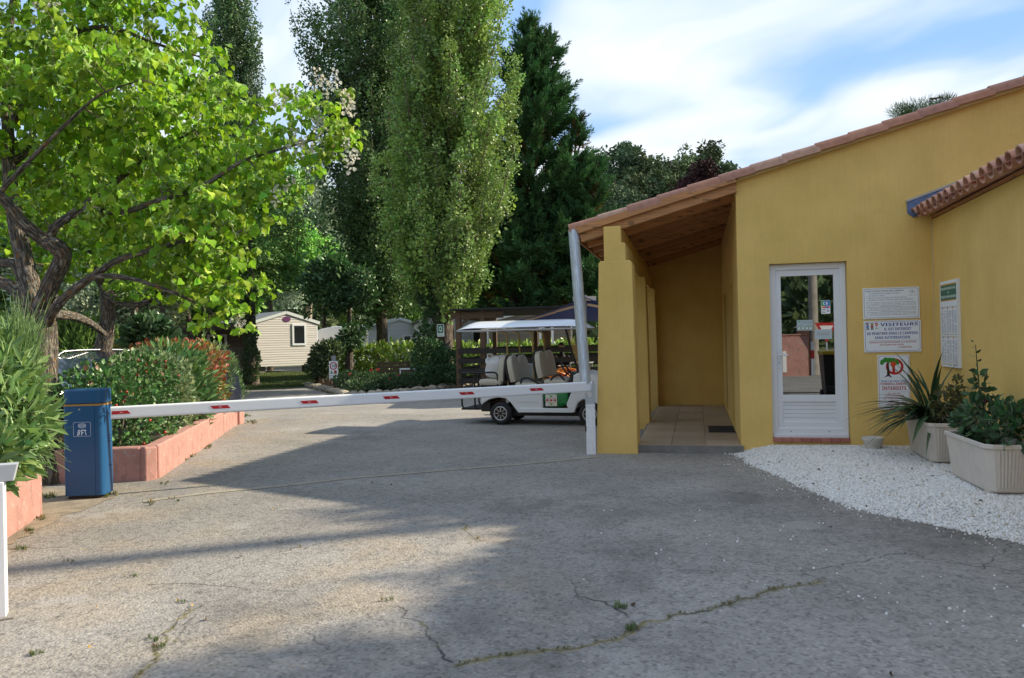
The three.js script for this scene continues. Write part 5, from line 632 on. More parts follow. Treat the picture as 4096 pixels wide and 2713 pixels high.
  for (const s of [-1, 1]) { const w = s < 0 ? V(-0.12, 0.69, 0.26) : V(0.14, 0.71, 0.27); const list = [rbox(0.07, 0.03, 0.08, w.x, w.y, w.z + 0.045, 0.014)]; for (let k = 0; k < 4; k++) list.push(limb([V(w.x - 0.026 + k * 0.0175, w.y, w.z + 0.08), V(w.x - 0.027 + k * 0.018, w.y - 0.004, w.z + 0.115 + (k === 1 || k === 2 ? 0.01 : 0)), V(w.x - 0.026 + k * 0.018, w.y - 0.022, w.z + 0.14 + (k === 1 || k === 2 ? 0.012 : 0))], [0.009, 0.0085, 0.007], 6)); list.push(limb([V(w.x - s * 0.03, w.y, w.z + 0.03), V(w.x - s * 0.055, w.y, w.z + 0.06), V(w.x - s * 0.055, w.y - 0.008, w.z + 0.085)], [0.01, 0.009, 0.008], 6)); mesh('hand', merge(list), skin, per); }
  const pc = copyOf(bc, g(2243, 1500, 20.9).setY(0.06), R(-15), 'black metal armchair carrying the seated person');
}

// ---------------------------------------------------------------- signs by the drive
{
  const p = onGround(1336, 1556); const t = thing('speed_limit_sign', 'white panel with a red ringed 10 on a short post by the lawn', 'sign', p, R(16)); const d = 22.9, u = d / F, w = 40 * u, h = 78 * u;
  mesh('post', box(0.09, 0.95, 0.06, 0, 0.475, -0.03), M.darkMetal, t); mesh('post_top', rbox(0.13, 0.2, 0.1, 0, 0.98, -0.04, 0.01), mat([0.3, 0.31, 0.32], 0.6), t);
  mesh('panel', rbox(w, h, 0.014, 0, 0.62, 0.01, 0.004), M.white, t);
  mesh('print', new THREE.PlaneGeometry(w - 0.01, h - 0.01).translate(0, 0.62, 0.0185), mat([1, 1, 1], 0.5, { map: canvasTex(400, 780, (c, W, H) => { c.fillStyle = '#eceeee'; c.fillRect(0, 0, W, H); c.strokeStyle = '#b3202a'; c.lineWidth = 46; c.beginPath(); c.arc(200, 210, 150, 0, 7); c.stroke(); c.fillStyle = '#1b1c22'; c.font = 'bold italic 190px sans-serif'; c.textAlign = 'center'; c.fillText('10', 196, 276); c.fillStyle = '#3a8a4a'; c.beginPath(); c.moveTo(40, 560); c.lineTo(110, 400); c.lineTo(160, 560); c.fill(); c.fillStyle = '#b03a30'; c.beginPath(); c.arc(280, 480, 70, 0, 7); c.fill(); c.fillStyle = '#3f7a3a'; c.fillRect(180, 540, 180, 26); c.fillStyle = '#5a6680'; c.font = 'bold 50px sans-serif'; c.fillText('ATTENTION AUX ENFANTS', 200, 660, 380); c.fillText('ROULEZ AU PAS', 200, 730, 340); }) }), t);
  const q = at(1762, 1322, 25.2), s = thing('assembly_point_sign', 'green assembly point sign with white arrows fixed to the poplar trunk', 'sign', q, R(14)); mesh('panel', rbox(0.23, 0.40, 0.01, 0, 0, 0, 0.004), M.white, s);
  mesh('print', new THREE.PlaneGeometry(0.22, 0.39).translate(0, 0, 0.0065), mat([1, 1, 1], 0.5, { map: canvasTex(220, 390, (c, W, H) => { c.fillStyle = '#e8eeea'; c.fillRect(0, 0, W, H); c.fillStyle = '#0e6b48'; c.fillRect(14, 14, W - 28, 266); c.fillStyle = '#eef4f0'; c.strokeStyle = '#eef4f0'; c.lineWidth = 16; for (const [x, y, ax, ay] of [[110, 40, 0, 1], [110, 256, 0, -1], [36, 148, 1, 0], [184, 148, -1, 0], [52, 66, 0.7, 0.9], [168, 66, -0.7, 0.9], [52, 230, 0.7, -0.9], [168, 230, -0.7, -0.9]]) { c.beginPath(); c.moveTo(x, y); c.lineTo(x + ax * 34, y + ay * 34); c.stroke(); c.beginPath(); c.moveTo(x + ax * 62, y + ay * 62); c.lineTo(x + ax * 34 - ay * 24, y + ay * 34 + ax * 24); c.lineTo(x + ax * 34 + ay * 24, y + ay * 34 - ax * 24); c.fill(); } c.fillStyle = '#5a645e'; c.font = 'bold 34px sans-serif'; c.textAlign = 'center'; c.fillText('POINT DE', 110, 322, 180); c.fillText('RASSEMBLEMENT', 110, 362, 190); }) }), s);
}

// ---------------------------------------------------------------- things behind the camera that the door glass mirrors, and what shades the yard from outside the frame
{
  const w = thing('street_wall', 'pink rendered wall with a capped brown pier across the street', 'wall', V(0, 0, 9)); mesh('wall_body', metric(rbox(6.9, 1.45, 0.25, 0.4, 0.7, 0, 0.02)), M.pink, w); mesh('coping', metric(rbox(6.9, 0.05, 0.32, 0.4, 1.45, 0, 0.02)), M.tiles[3], w); mesh('pier', metric(rbox(0.4, 1.7, 0.4, 3.75, 0.85, 0.5, 0.02)), mat([0.09, 0.04, 0.03], 0.8), w); mesh('pier_cap', new THREE.ConeGeometry(0.42, 0.2, 4, 1).rotateY(Math.PI / 4).translate(3.75, 1.8, 0.5), M.concrete, w); for (const [x, h] of [[2.75, 0.75], [3.05, 0.75]]) mesh('white_panel', box(0.13, h, 0.03, x, 0.5, -0.14), M.white, w);
  const r = thing('striped_post', 'red and white striped post beside the pink street wall', 'post', V(4.0, 0, 8.9)); for (let k = 0; k < 4; k++) mesh('band', cyl(0.06, 0.06, 0.3, 0, 0.15 + k * 0.3, 0), k === 2 ? M.red : M.white, r);
  const y = thing('yield_sign', 'red and white yield triangle on a grey post across the street', 'sign', V(4.42, 0, 8.6)); mesh('post', cyl(0.03, 0.03, 1.7, 0, 0.85, 0), M.galv, y); const tri = (s) => slab([[-0.38 * s, 0.33 * s], [0.38 * s, 0.33 * s], [0, -0.36 * s]], 0.01); mesh('triangle', tri(1).translate(0, 1.52, -0.05), M.red, y); mesh('triangle_field', tri(0.6).translate(0, 1.55, -0.055), M.white, y);
  const b = thing('wheelie_bin', 'black wheelie bin with a yellow lid beside the entrance', 'bin', V(3.0, 0, -1.7)); mesh('bin_body', loft([{ y: 0.05, pts: [[-0.22, -0.25], [-0.22, 0.25], [0.22, 0.25], [0.22, -0.25]] }, { y: 1.0, pts: [[-0.28, -0.34], [-0.28, 0.34], [0.28, 0.34], [0.28, -0.34]] }]), M.black, b); mesh('bin_lid', rbox(0.6, 0.09, 0.74, 0, 1.04, 0, 0.03), mat([0.5, 0.36, 0.02], 0.5), b); for (const s of [-1, 1]) mesh('wheel', cyl(0.1, 0.1, 0.05, 0, 0, 0).rotateZ(Math.PI / 2).translate(s * 0.24, 0.1, 0.26), M.rubber, b);
  const hs = tagged(mesh('garden_hose', tube([V(1.2, 0.015, 0.3), V(2.2, 0.015, 0.1), V(3.2, 0.015, 0.25), V(4.5, 0.015, 0.6)], 0.014, 40), M.rubber, scene), 'black garden hose lying across the entrance yard', 'hose');
  const u = thing('concrete_pole', 'pale concrete utility pole across the street', 'pole', V(4.12, 0, 9.4)); mesh('shaft', metric(cyl(0.17, 0.12, 9, 0, 4.5, 0)), M.cementPale, u); for (let k = 0; k < 2; k++) mesh('crossarm', box(1.4, 0.08, 0.08, 0, 8.3 + 0.4 * k, 0), M.galv, u);
  const v = thing('timber_utility_pole', 'tall timber utility pole behind the reception building', 'pole', V(11.3, 0, -14.4)); mesh('shaft', metric(cyl(0.17, 0.13, 14.5, 0, 7.25, 0)), M.pergola, v); mesh('crossarm', box(1.5, 0.1, 0.1, 0, 13.9, 0), M.pergola, v);
}
// ---------------------------------------------------------------- plants: leaves, clusters, growing wood
function leafGeo(L, prof, fold = 0.25, droop = 0.25) {        // prof: half widths along the leaf (fractions of L); tip along +y, upper face +z
  const n = prof.length - 1, P = [], I = [];
  for (let i = 0; i <= n; i++) { const t = i / n, y = L * t * (1 - 0.12 * droop * t), z = -droop * L * t * t, w = prof[i] * L; P.push(-w, y, z + fold * w, 0, y, z, w, y, z + fold * w); }
  for (let i = 0; i < n; i++) { const a = i * 3; for (const k of [0, 1]) { const p = a + k; if (prof[i] > 0) I.push(p, p + 1, p + 3); if (prof[i + 1] > 0 || true) I.push(p + 1, p + 4, p + 3); } }
  const g = new THREE.BufferGeometry(); g.setAttribute('position', new THREE.Float32BufferAttribute(P, 3)); g.setIndex(I); g.computeVertexNormals(); return plain(g);
}
const broad = [0.02, 0.36, 0.43, 0.36, 0.2, 0], oval = [0.01, 0.2, 0.26, 0.18, 0], lance = [0.01, 0.075, 0.095, 0.07, 0], small = [0.02, 0.3, 0.24, 0];
function wavyLeaf(seed) { const r = rng(seed * 77), pr = [0.03, 0.33, 0.45, 0.38, 0.30, 0.13, 0.0], P = [], I = [], n = pr.length - 1; for (let i = 0; i <= n; i++) { const t = i / n, y = t - 0.03, z = -0.38 * t * t + 0.06 * (r() - 0.5), w = pr[i], a = 0.10 + 0.5 * w * (0.4 + r()) * (r() < 0.3 ? -0.5 : 1), b = 0.10 + 0.5 * w * (0.4 + r()) * (r() < 0.3 ? -0.5 : 1); P.push(-w * (0.85 + 0.3 * r()), y - (i === 1 ? 0.12 : 0), z + a * w * 1.6, 0, y, z, w * (0.85 + 0.3 * r()), y - (i === 1 ? 0.12 : 0), z + b * w * 1.6); } for (let i = 0; i < n; i++) { const a = i * 3; for (const k of [0, 1]) { const p = a + k; I.push(p, p + 1, p + 3, p + 1, p + 4, p + 3); } } const g = new THREE.BufferGeometry(); g.setAttribute('position', new THREE.Float32BufferAttribute(P, 3)); g.setIndex(I); g.computeVertexNormals(); return plain(g); }
const Q = (r, tilt = 1) => new THREE.Quaternion().setFromEuler(new THREE.Euler((r() - 0.5) * 2 * tilt, r() * 6.283, (r() - 0.5) * 2 * tilt, 'YXZ'));
function facing(dir, roll) { const q = new THREE.Quaternion().setFromUnitVectors(V(0, 1, 0), dir.clone().normalize()); return q.multiply(new THREE.Quaternion().setFromAxisAngle(V(0, 1, 0), roll)); }
function clusterGeo(seed, n, R3, leaf, spread = 1, upness = 0.2, shell = 0) {   // n leaves in an ellipsoid
  const r = rng(seed), list = [], o = new THREE.Object3D();
  for (let i = 0; i < n; i++) { let x, y, z; do { x = r() * 2 - 1; y = r() * 2 - 1; z = r() * 2 - 1; } while (x * x + y * y + z * z > 1 || x * x + y * y + z * z < shell); const g = leaf.clone(); o.position.set(x * R3[0], y * R3[1], z * R3[2]); const d = V(x * spread + (r() - 0.5), y * spread + (r() - 0.5) + upness, z * spread + (r() - 0.5)); if (d.lengthSq() < 0.01) d.set(0, -1, 0); o.quaternion.copy(facing(d, r() * 6.283)); const s = 0.7 + 0.6 * r(); o.scale.set(s, s, s); o.updateMatrix(); list.push(g.applyMatrix4(o.matrix)); }
  return merge(list);
}
const leafMat = (trans = 0.4, coat = 0, rough = 1) => new THREE.MeshPhysicalMaterial({ color: 0xffffff, roughness: trans ? rough : 0.5, transmission: trans, thickness: 0, side: THREE.DoubleSide, clearcoat: coat, clearcoatRoughness: 0.35, ior: 1.4 });
const LM = { soft: leafMat(0.45), firm: leafMat(0.3, 0.5), gloss: leafMat(0.18, 0.7), needle: leafMat(0.12), far: mat([1, 1, 1], 0.6, { side: THREE.DoubleSide }), dull: mat([1, 1, 1], 0.95, { side: THREE.DoubleSide }) };
const tinted = new Map();
function tint(m, c, k = 16) { const q = (v) => Math.round(Math.pow(v, 0.5) * k) / k, key = m.uuid + [c.r, c.g, c.b].map(q).join(); if (!tinted.has(key)) { const n = m.clone(); n.color.setRGB(q(c.r) ** 2, q(c.g) ** 2, q(c.b) ** 2); tinted.set(key, n); } return tinted.get(key); }
const eye = camera.position;
function scatter(name, parent, geo, m, items, pick = 0, single = 'leaf') {   // items: {p, q, s, c}; the pick nearest ones become meshes of their own
  const o = new THREE.Object3D(); let rest = items;
  if (pick) { const inv = parent.position; const s = items.map((it) => [it.p.clone().add(inv).distanceTo(eye), it]).sort((a, b) => a[0] - b[0]); for (const [, it] of s.slice(0, pick)) { const k = mesh(single, geo, tint(m, it.c, 10), parent); k.position.copy(it.p); k.quaternion.copy(it.q); if (it.s.isVector3) k.scale.copy(it.s); else k.scale.setScalar(it.s); } rest = s.slice(pick).map((e) => e[1]); }
  if (!rest.length) return null;
  const im = shadow(new THREE.InstancedMesh(geo, m, rest.length)); im.name = name; im.userData.kind = 'stuff';
  rest.forEach((it, i) => { o.position.copy(it.p); o.quaternion.copy(it.q); if (it.s.isVector3) o.scale.copy(it.s); else o.scale.setScalar(it.s); o.updateMatrix(); im.setMatrixAt(i, o.matrix); im.setColorAt(i, it.c); });
  parent.add(im); return im;
}
const shade = (r, base, dv = 0.25, dh = 0.12) => { const k = 1 + (r() - 0.5) * 2 * dv, h = (r() - 0.5) * 2 * dh; return new THREE.Color().setRGB(base[0] * k * (1 + h), base[1] * k, base[2] * k * (1 - h)); };
class Wood {
  constructor(seed) { this.r = rng(seed); this.n = []; this.big = []; this.fine = []; }
  add(pts, radii, sides = 9, wob = 0.1) { this.big.push(limb(pts, radii, sides, 0.09, wob)); const c = new THREE.CatmullRomCurve3(pts, false, 'catmullrom', 0.5), L = c.getLength(), k = Math.max(3, Math.ceil(L / 0.12)); for (let i = 0; i <= k; i++) { const t = i / k; this.n.push([c.getPoint(t), mix(radii[Math.floor(t * (radii.length - 1) * 0.999)], radii[Math.min(radii.length - 1, Math.floor(t * (radii.length - 1) * 0.999) + 1)], (t * (radii.length - 1)) % 1)]); } }
  reach(target, { r0 = 0.012, r1 = 0.004, sag = 0.12, fine = true, sides = 4, maxLen = 99, from = 0 } = {}) {
    let best = null, bd = 1e9; for (let i = from; i < this.n.length; i++) { const e = this.n[i]; const dy = e[0].y - target.y; const d = e[0].distanceTo(target) * (1 + (dy > 0 ? 0.35 * dy : 0)); if (d < bd) { bd = d; best = e; } }
    const a = best[0], L = a.distanceTo(target); if (L > maxLen || L < 0.02) return L; const r = this.r, m1 = a.clone().lerp(target, 0.35), m2 = a.clone().lerp(target, 0.7); const j = L * sag; m1.add(V((r() - 0.5) * j, (r() - 0.2) * j, (r() - 0.5) * j)); m2.add(V((r() - 0.5) * j, (r() - 0.3) * j, (r() - 0.5) * j));
    const s = Math.min(best[1] * 0.8, r0 + 0.012 * L); (fine ? this.fine : this.big).push(limb([a, m1, m2, target], [s, s * 0.8, (s + r1) / 2, r1], sides, L / 4)); for (const [p, k] of [[m1, 0.8], [m2, 0.6], [target, 0.4]]) this.n.push([p, Math.max(r1, s * k)]); return L;
  }
  build(parent, bark, fineMat = M.twig) { if (this.big.length) mesh('trunk', merge(this.big), bark, parent); if (this.fine.length) mesh('branches', merge(this.fine), fineMat, parent); }
}
const inLobe = (r, l, shell = 0.0) => { let x, y, z, d; do { x = r() * 2 - 1; y = r() * 2 - 1; z = r() * 2 - 1; d = x * x + y * y + z * z; } while (d > 1 || d < shell); return V(l.c.x + x * l.r.x, l.c.y + y * l.r.y, l.c.z + z * l.r.z); };
const pxLobe = ([x, y, d, r, ry = r, rz = 1.1]) => { const k = d / F; return { c: at(x, y, d), r: V(r * k, ry * k, r * k * rz), w: Math.pow(r * r * ry, 0.75) }; };
function pickLobe(r, lobes) { let t = 0; for (const l of lobes) t += l.w; let k = r() * t; for (const l of lobes) { k -= l.w; if (k <= 0) return l; } return lobes[0]; }

// ---------------------------------------------------------------- the big catalpa by the barrier
function catalpaLeaves(t, wood, lobes, N, per, seed, pick, base, size, twigMax) {
  const r = rng(seed), targets = []; for (let i = 0; i < N; i++) targets.push(inLobe(r, pickLobe(r, lobes), 0.12));
  const c0 = wood.n[Math.min(wood.n.length - 1, 12)][0]; targets.sort((a, b) => a.distanceTo(c0) - b.distanceTo(c0));
  const items = [], heads = [];
  for (const p of targets) {
    wood.reach(p, { r0: 0.011, r1: 0.0045, maxLen: twigMax });
    const bright = 0.65 + 0.6 * r();
    for (let k = 0; k < per; k++) { const a = r() * 6.283, e = (r() - 0.25) * 1.3, d = V(Math.cos(a), e, Math.sin(a)).normalize(), q = p.clone().addScaledVector(d, 0.03 + 0.14 * r()); const out = V(d.x * 0.8 + (r() - 0.5) * 0.5, -0.9 * r() - 0.05, d.z * 0.8 + (r() - 0.5) * 0.5); const qq = facing(out, 0); // roll so that the upper face looks up and outwards
      const up = V(d.x * 0.5, 1, d.z * 0.5), f = V(0, 0, 1).applyQuaternion(qq), ax = out.clone().normalize(); const proj = up.clone().addScaledVector(ax, -up.dot(ax)).normalize(); const ang = Math.atan2(f.clone().cross(proj).dot(ax), f.dot(proj)) + (r() - 0.5) * 2.6; qq.premultiply(new THREE.Quaternion().setFromAxisAngle(ax, ang));
      const c = shade(r, base, 0.35, 0.2); c.multiplyScalar(bright); items.push({ p: q, q: qq, s: size * (0.6 + 0.65 * r()), c }); }
    heads.push(p);
  }
  const half = items.filter((_, i) => i % 2), other = items.filter((_, i) => !(i % 2));
  scatter('foliage', t, wavyLeaf(1), LM.soft, half, pick / 2); scatter('foliage', t, wavyLeaf(2), LM.soft, other, pick / 2);
  return heads;
}
{
  const t = thing('catalpa_tree', 'large lime green catalpa with forked lichen bark beside the blue barrier', 'tree'), w = new Wood(21);
  const L = (list, radii, sides = 9, wob) => w.add(list.map(([x, y, d]) => at(x, y, d)), radii.map((q) => q * 0.82), sides, wob);
  const base = at(185, 1945, 8.55); base.y = -0.05;
  w.add([base, at(175, 1700, 8.6), at(166, 1500, 8.6), at(160, 1350, 8.6), at(150, 1230, 8.6)], [0.22, 0.175, 0.16, 0.165, 0.17], 14, 0.14);
  L([[152, 1260, 8.6], [108, 1078, 8.7], [60, 870, 8.85], [35, 663, 9.0], [29, 497, 9.1], [22, 300, 9.2], [45, 60, 9.2], [70, -220, 9.2]], [0.15, 0.12, 0.105, 0.09, 0.08, 0.065, 0.045, 0.02], 12, 0.16);
  L([[165, 1250, 8.6], [205, 1130, 8.45], [252, 1030, 8.25], [224, 985, 8.15], [182, 965, 8.15], [83, 880, 8.0], [17, 800, 7.9], [-70, 730, 7.8], [-160, 560, 7.8]], [0.13, 0.105, 0.1, 0.105, 0.09, 0.075, 0.07, 0.06, 0.04], 12, 0.18);
  L([[195, 968, 8.15], [224, 904, 8.2], [332, 829, 8.2], [439, 746, 8.3], [530, 675, 8.4], [640, 600, 8.5], [780, 520, 8.5]], [0.06, 0.055, 0.05, 0.042, 0.034, 0.026, 0.012]);
  L([[190, 1290, 8.55], [225, 1230, 8.4], [274, 1177, 8.3], [373, 1103, 8.15], [464, 1045, 8.0], [590, 1005, 7.9], [760, 960, 7.9], [930, 930, 7.9]], [0.075, 0.06, 0.055, 0.05, 0.042, 0.035, 0.025, 0.01]);
  L([[130, 1200, 8.7], [60, 1060, 8.8], [0, 1050, 9.0], [-120, 980, 9.2]], [0.11, 0.07, 0.06, 0.03]);
  L([[130, 1240, 8.75], [50, 1150, 9.0], [-60, 1090, 9.3], [-200, 900, 9.8]], [0.12, 0.09, 0.07, 0.03]);
  L([[33, 663, 9.0], [120, 590, 9.2], [128, 480, 9.4], [118, 380, 9.6], [160, 240, 9.8]], [0.06, 0.05, 0.042, 0.035, 0.02]);
  L([[29, 520, 9.05], [150, 340, 8.9], [290, 140, 8.8], [450, 115, 8.7], [640, 180, 8.6], [790, 225, 8.6]], [0.055, 0.045, 0.036, 0.03, 0.02, 0.01]);
  L([[45, 700, 8.95], [200, 600, 9.3], [330, 540, 9.6], [500, 470, 9.8], [640, 440, 10]], [0.05, 0.042, 0.034, 0.026, 0.014]);
  L([[332, 829, 8.2], [480, 850, 8.0], [640, 800, 7.9], [800, 750, 7.9], [960, 650, 8.0], [1110, 600, 8.0], [1260, 560, 8.0]], [0.042, 0.036, 0.032, 0.028, 0.022, 0.016, 0.007]);
  L([[373, 1103, 8.15], [500, 1110, 7.9], [640, 1150, 7.8], [780, 1210, 7.8], [880, 1270, 7.8]], [0.035, 0.03, 0.024, 0.016, 0.006]);
  L([[205, 1255, 8.5], [300, 1268, 9.2], [370, 1300, 10.2], [415, 1335, 11.4]], [0.07, 0.065, 0.06, 0.05]);
  L([[-20, 790, 7.95], [120, 640, 7.6], [260, 500, 7.4], [400, 380, 7.3], [560, 320, 7.3]], [0.032, 0.026, 0.02, 0.014, 0.006]);
  const lobes = [[100, 120, 8.8, 270], [370, 110, 8.6, 260], [600, 120, 8.9, 200], [730, 240, 8.7, 150], [820, 330, 8.7, 95], [950, 500, 8.5, 190], [1130, 480, 8.3, 150], [1280, 420, 8.1, 120], [1355, 540, 8.1, 75], [1300, 640, 8.1, 70], [1150, 660, 8.2, 140], [900, 740, 8.3, 230], [660, 500, 8.5, 260], [400, 420, 8.8, 280], [150, 470, 9.1, 250], [600, 790, 8.2, 250], [350, 700, 8.6, 250], [1050, 830, 8.2, 120], [960, 930, 8.2, 130], [830, 1010, 8.1, 190], [960, 1130, 8.0, 110], [720, 1090, 8.1, 160], [860, 1220, 8.0, 120], [960, 1300, 7.95, 62], [1040, 1170, 8.0, 60], [600, 990, 8.3, 160], [450, 930, 8.7, 150], [260, 980, 9.3, 130], [80, 900, 9.5, 140], [-150, 300, 8.8, 300], [300, -170, 8.8, 280], [620, -120, 8.9, 160], [40, 700, 9.4, 200], [500, 600, 10.2, 330], [880, 620, 9.8, 230], [300, 300, 10.3, 300], [120, 260, 7.8, 220], [520, 320, 7.7, 240], [780, 880, 7.5, 160]].map(pxLobe);
  const heads = catalpaLeaves(t, w, lobes, 1320, 12, 31, 300, [0.255, 0.44, 0.02], 0.09, 0.95);
  w.build(t, M.bark, M.twig);
  // blossom: upright sprays of pale frilled flowers
  const r = rng(33), fl = clusterGeo(8, 26, [0.05, 0.11, 0.05], leafGeo(0.028, [0.3, 0.55, 0.5, 0.2], 0.3, 0.4), 1, 0.3), items = [];
  for (const [x, y, d, n, sp] of [[1300, 330, 8.1, 3, 40], [1370, 420, 8.05, 3, 40], [1120, 420, 8.2, 2, 60], [1390, 620, 8.0, 2, 30], [1190, 560, 8.2, 2, 50], [560, 480, 8.2, 2, 60], [210, 20, 8.2, 2, 50], [1130, 740, 8.1, 2, 40], [960, 1270, 7.9, 2, 30], [1260, 480, 8.1, 3, 60]]) for (let k = 0; k < n; k++) items.push({ p: at(x + (r() - 0.5) * 2 * sp, y + (r() - 0.5) * 2 * sp, d + (r() - 0.6) * 0.5), q: Q(r, 0.4), s: 0.8 + 0.5 * r(), c: shade(r, [0.58, 0.56, 0.47], 0.12, 0.06) });
  scatter('blossom', t, fl, LM.soft, items);
}
{ // its smaller neighbour
  const t = thing('catalpa_tree', 'smaller catalpa with a straight grey trunk behind the shrub planter', 'tree'), w = new Wood(22); const b = at(410, 1560, 13.4); b.y = 0.1;
  w.add([b, at(408, 1450, 13.4), at(425, 1330, 13.4), at(432, 1230, 13.4), at(428, 1160, 13.4)], [0.19, 0.15, 0.13, 0.12, 0.12], 12, 0.14);
  for (const l of [[[428, 1170, 13.4], [390, 1110, 13.4], [370, 1040, 13.3], [300, 930, 13.2]], [[430, 1165, 13.4], [480, 1090, 13.5], [560, 1040, 13.7], [700, 980, 14]], [[425, 1180, 13.4], [520, 1220, 13], [600, 1205, 12.7]], [[420, 1330, 13.4], [350, 1290, 13.1], [280, 1270, 12.8]]]) w.add(l.map((p) => at(...p)), [0.08, 0.065, 0.05, 0.03]);
  const lobes = [[300, 900, 13.3, 200], [600, 950, 13.8, 230], [450, 800, 14, 250], [700, 1080, 14, 140], [200, 1080, 13, 120], [800, 900, 14, 200], [520, 1120, 13, 90], [100, 820, 14, 200]].map(pxLobe);
  catalpaLeaves(t, w, lobes, 560, 9, 35, 0, [0.21, 0.39, 0.015], 0.12, 1.2); w.build(t, M.bark, M.twig);
}

// ---------------------------------------------------------------- the other trees
const CL = {
  poplar: [1, 2, 3].map((s) => clusterGeo(s, 36, [0.32, 0.42, 0.32], leafGeo(0.125, small.map((v) => v * 1.5), 0.2, 0.2), 0.7, 0.1)),
  small: [4, 5].map((s) => clusterGeo(s, 46, [0.42, 0.34, 0.42], leafGeo(0.10, oval, 0.2, 0.3), 0.8, -0.1)),
  big: [6, 7].map((s) => clusterGeo(s, 40, [0.6, 0.5, 0.6], leafGeo(0.19, oval, 0.2, 0.3), 0.8, 0)),
  far: [8, 9].map((s) => clusterGeo(s, 90, [1, 0.8, 1], leafGeo(0.34, oval.map((v) => v * 1.3), 0.2, 0.3), 0.9, 0.1, 0.15)),
  loquat: [10].map((s) => clusterGeo(s, 30, [0.34, 0.3, 0.34], leafGeo(0.22, lance.map((v) => v * 2.2), 0.3, 0.4), 1.2, 0.1)),
  pine: [11, 12].map((s) => clusterGeo(s, 130, [0.7, 0.42, 0.7], leafGeo(0.34, [0.035, 0.03, 0], 0.1, 0), 1.1, 0.55)),
  airy: [13].map((s) => clusterGeo(s, 40, [0.45, 0.35, 0.45], leafGeo(0.085, oval.map((v) => v * 1.1), 0.2, 0.4), 0.8, -0.2)),
};
function tree(name, label, { base, top, trunk = 0.15, lobes, n, kind, col, m = LM.far, seed, bark = M.barkGrey, limbs = 0, dv = 0.3, dh = 0.14, s = 1, fast = false, group, cat = 'tree', twigs = 3, shell = 0.1, per = 24 }) {
  const t = thing(name, label, cat, null, 0, group), r = rng(seed), w = new Wood(seed + 1), ls = lobes.map((l) => (l.c ? l : pxLobe(l)));
  const H = top.clone().sub(base); w.add([base, base.clone().addScaledVector(H, 0.3).add(V((r() - 0.5) * trunk, 0, (r() - 0.5) * trunk)), base.clone().addScaledVector(H, 0.65).add(V((r() - 0.5) * trunk * 2, 0, (r() - 0.5) * trunk * 2)), top], [trunk * 1.25, trunk * 0.9, trunk * 0.55, trunk * 0.15], 10, 0.12);
  const low = w.n.filter((e) => e[0].y > base.y + H.y * 0.12); w.n = low.length ? low : w.n;
  for (const l of ls) w.reach(l.c, { r0: trunk * 0.25, r1: trunk * 0.1, fine: false, sides: 6, sag: 0.25 });
  const sets = CL[kind].map(() => []), big = ls.slice(); ls.length = 0;
  for (const l of big) { const k = Math.max(5, Math.round(n / big.length / per)); for (let i = 0; i < k; i++) { const c = inLobe(r, l, 0.25).sub(l.c).multiplyScalar(fast ? 1.3 : 1.12).add(l.c), q = (0.2 + 0.26 * r()) * Math.cbrt(9 / k) * (fast ? 0.95 : 1.12); ls.push({ c, r: fast ? V(l.r.x * q * 0.9, l.r.y * q * 1.1, l.r.z * q * 0.9) : V(l.r.x * q * 1.15, l.r.y * q * 0.85, l.r.z * q * 1.15), w: l.w * (0.5 + r()), t: 0.65 + 0.75 * r() }); } }
  for (let i = 0; i < n; i++) { const l = pickLobe(r, ls), p = inLobe(r, l, shell); if (i % twigs === 0) w.reach(p, { r0: trunk * 0.06, r1: trunk * 0.03, sides: 3, maxLen: 4 * Math.max(1, s) }); const q = fast ? facing(V((p.x - l.c.x) * 0.25, 1, (p.z - l.c.z) * 0.25), r() * 6.28) : Q(r, 0.6); sets[(r() * sets.length) | 0].push({ p, q, s: s * (0.7 + 0.6 * r()), c: shade(r, col, dv * 0.7, dh).multiplyScalar(l.t || 1) }); }
  const crown = part('crown', t); sets.forEach((it, k) => it.length && scatter('foliage', crown, CL[kind][k], m, it));
  w.build(t, bark); return t;
}
const G = (x, y, d, h = 0) => { const p = at(x, y, d); p.y = h; return p; };
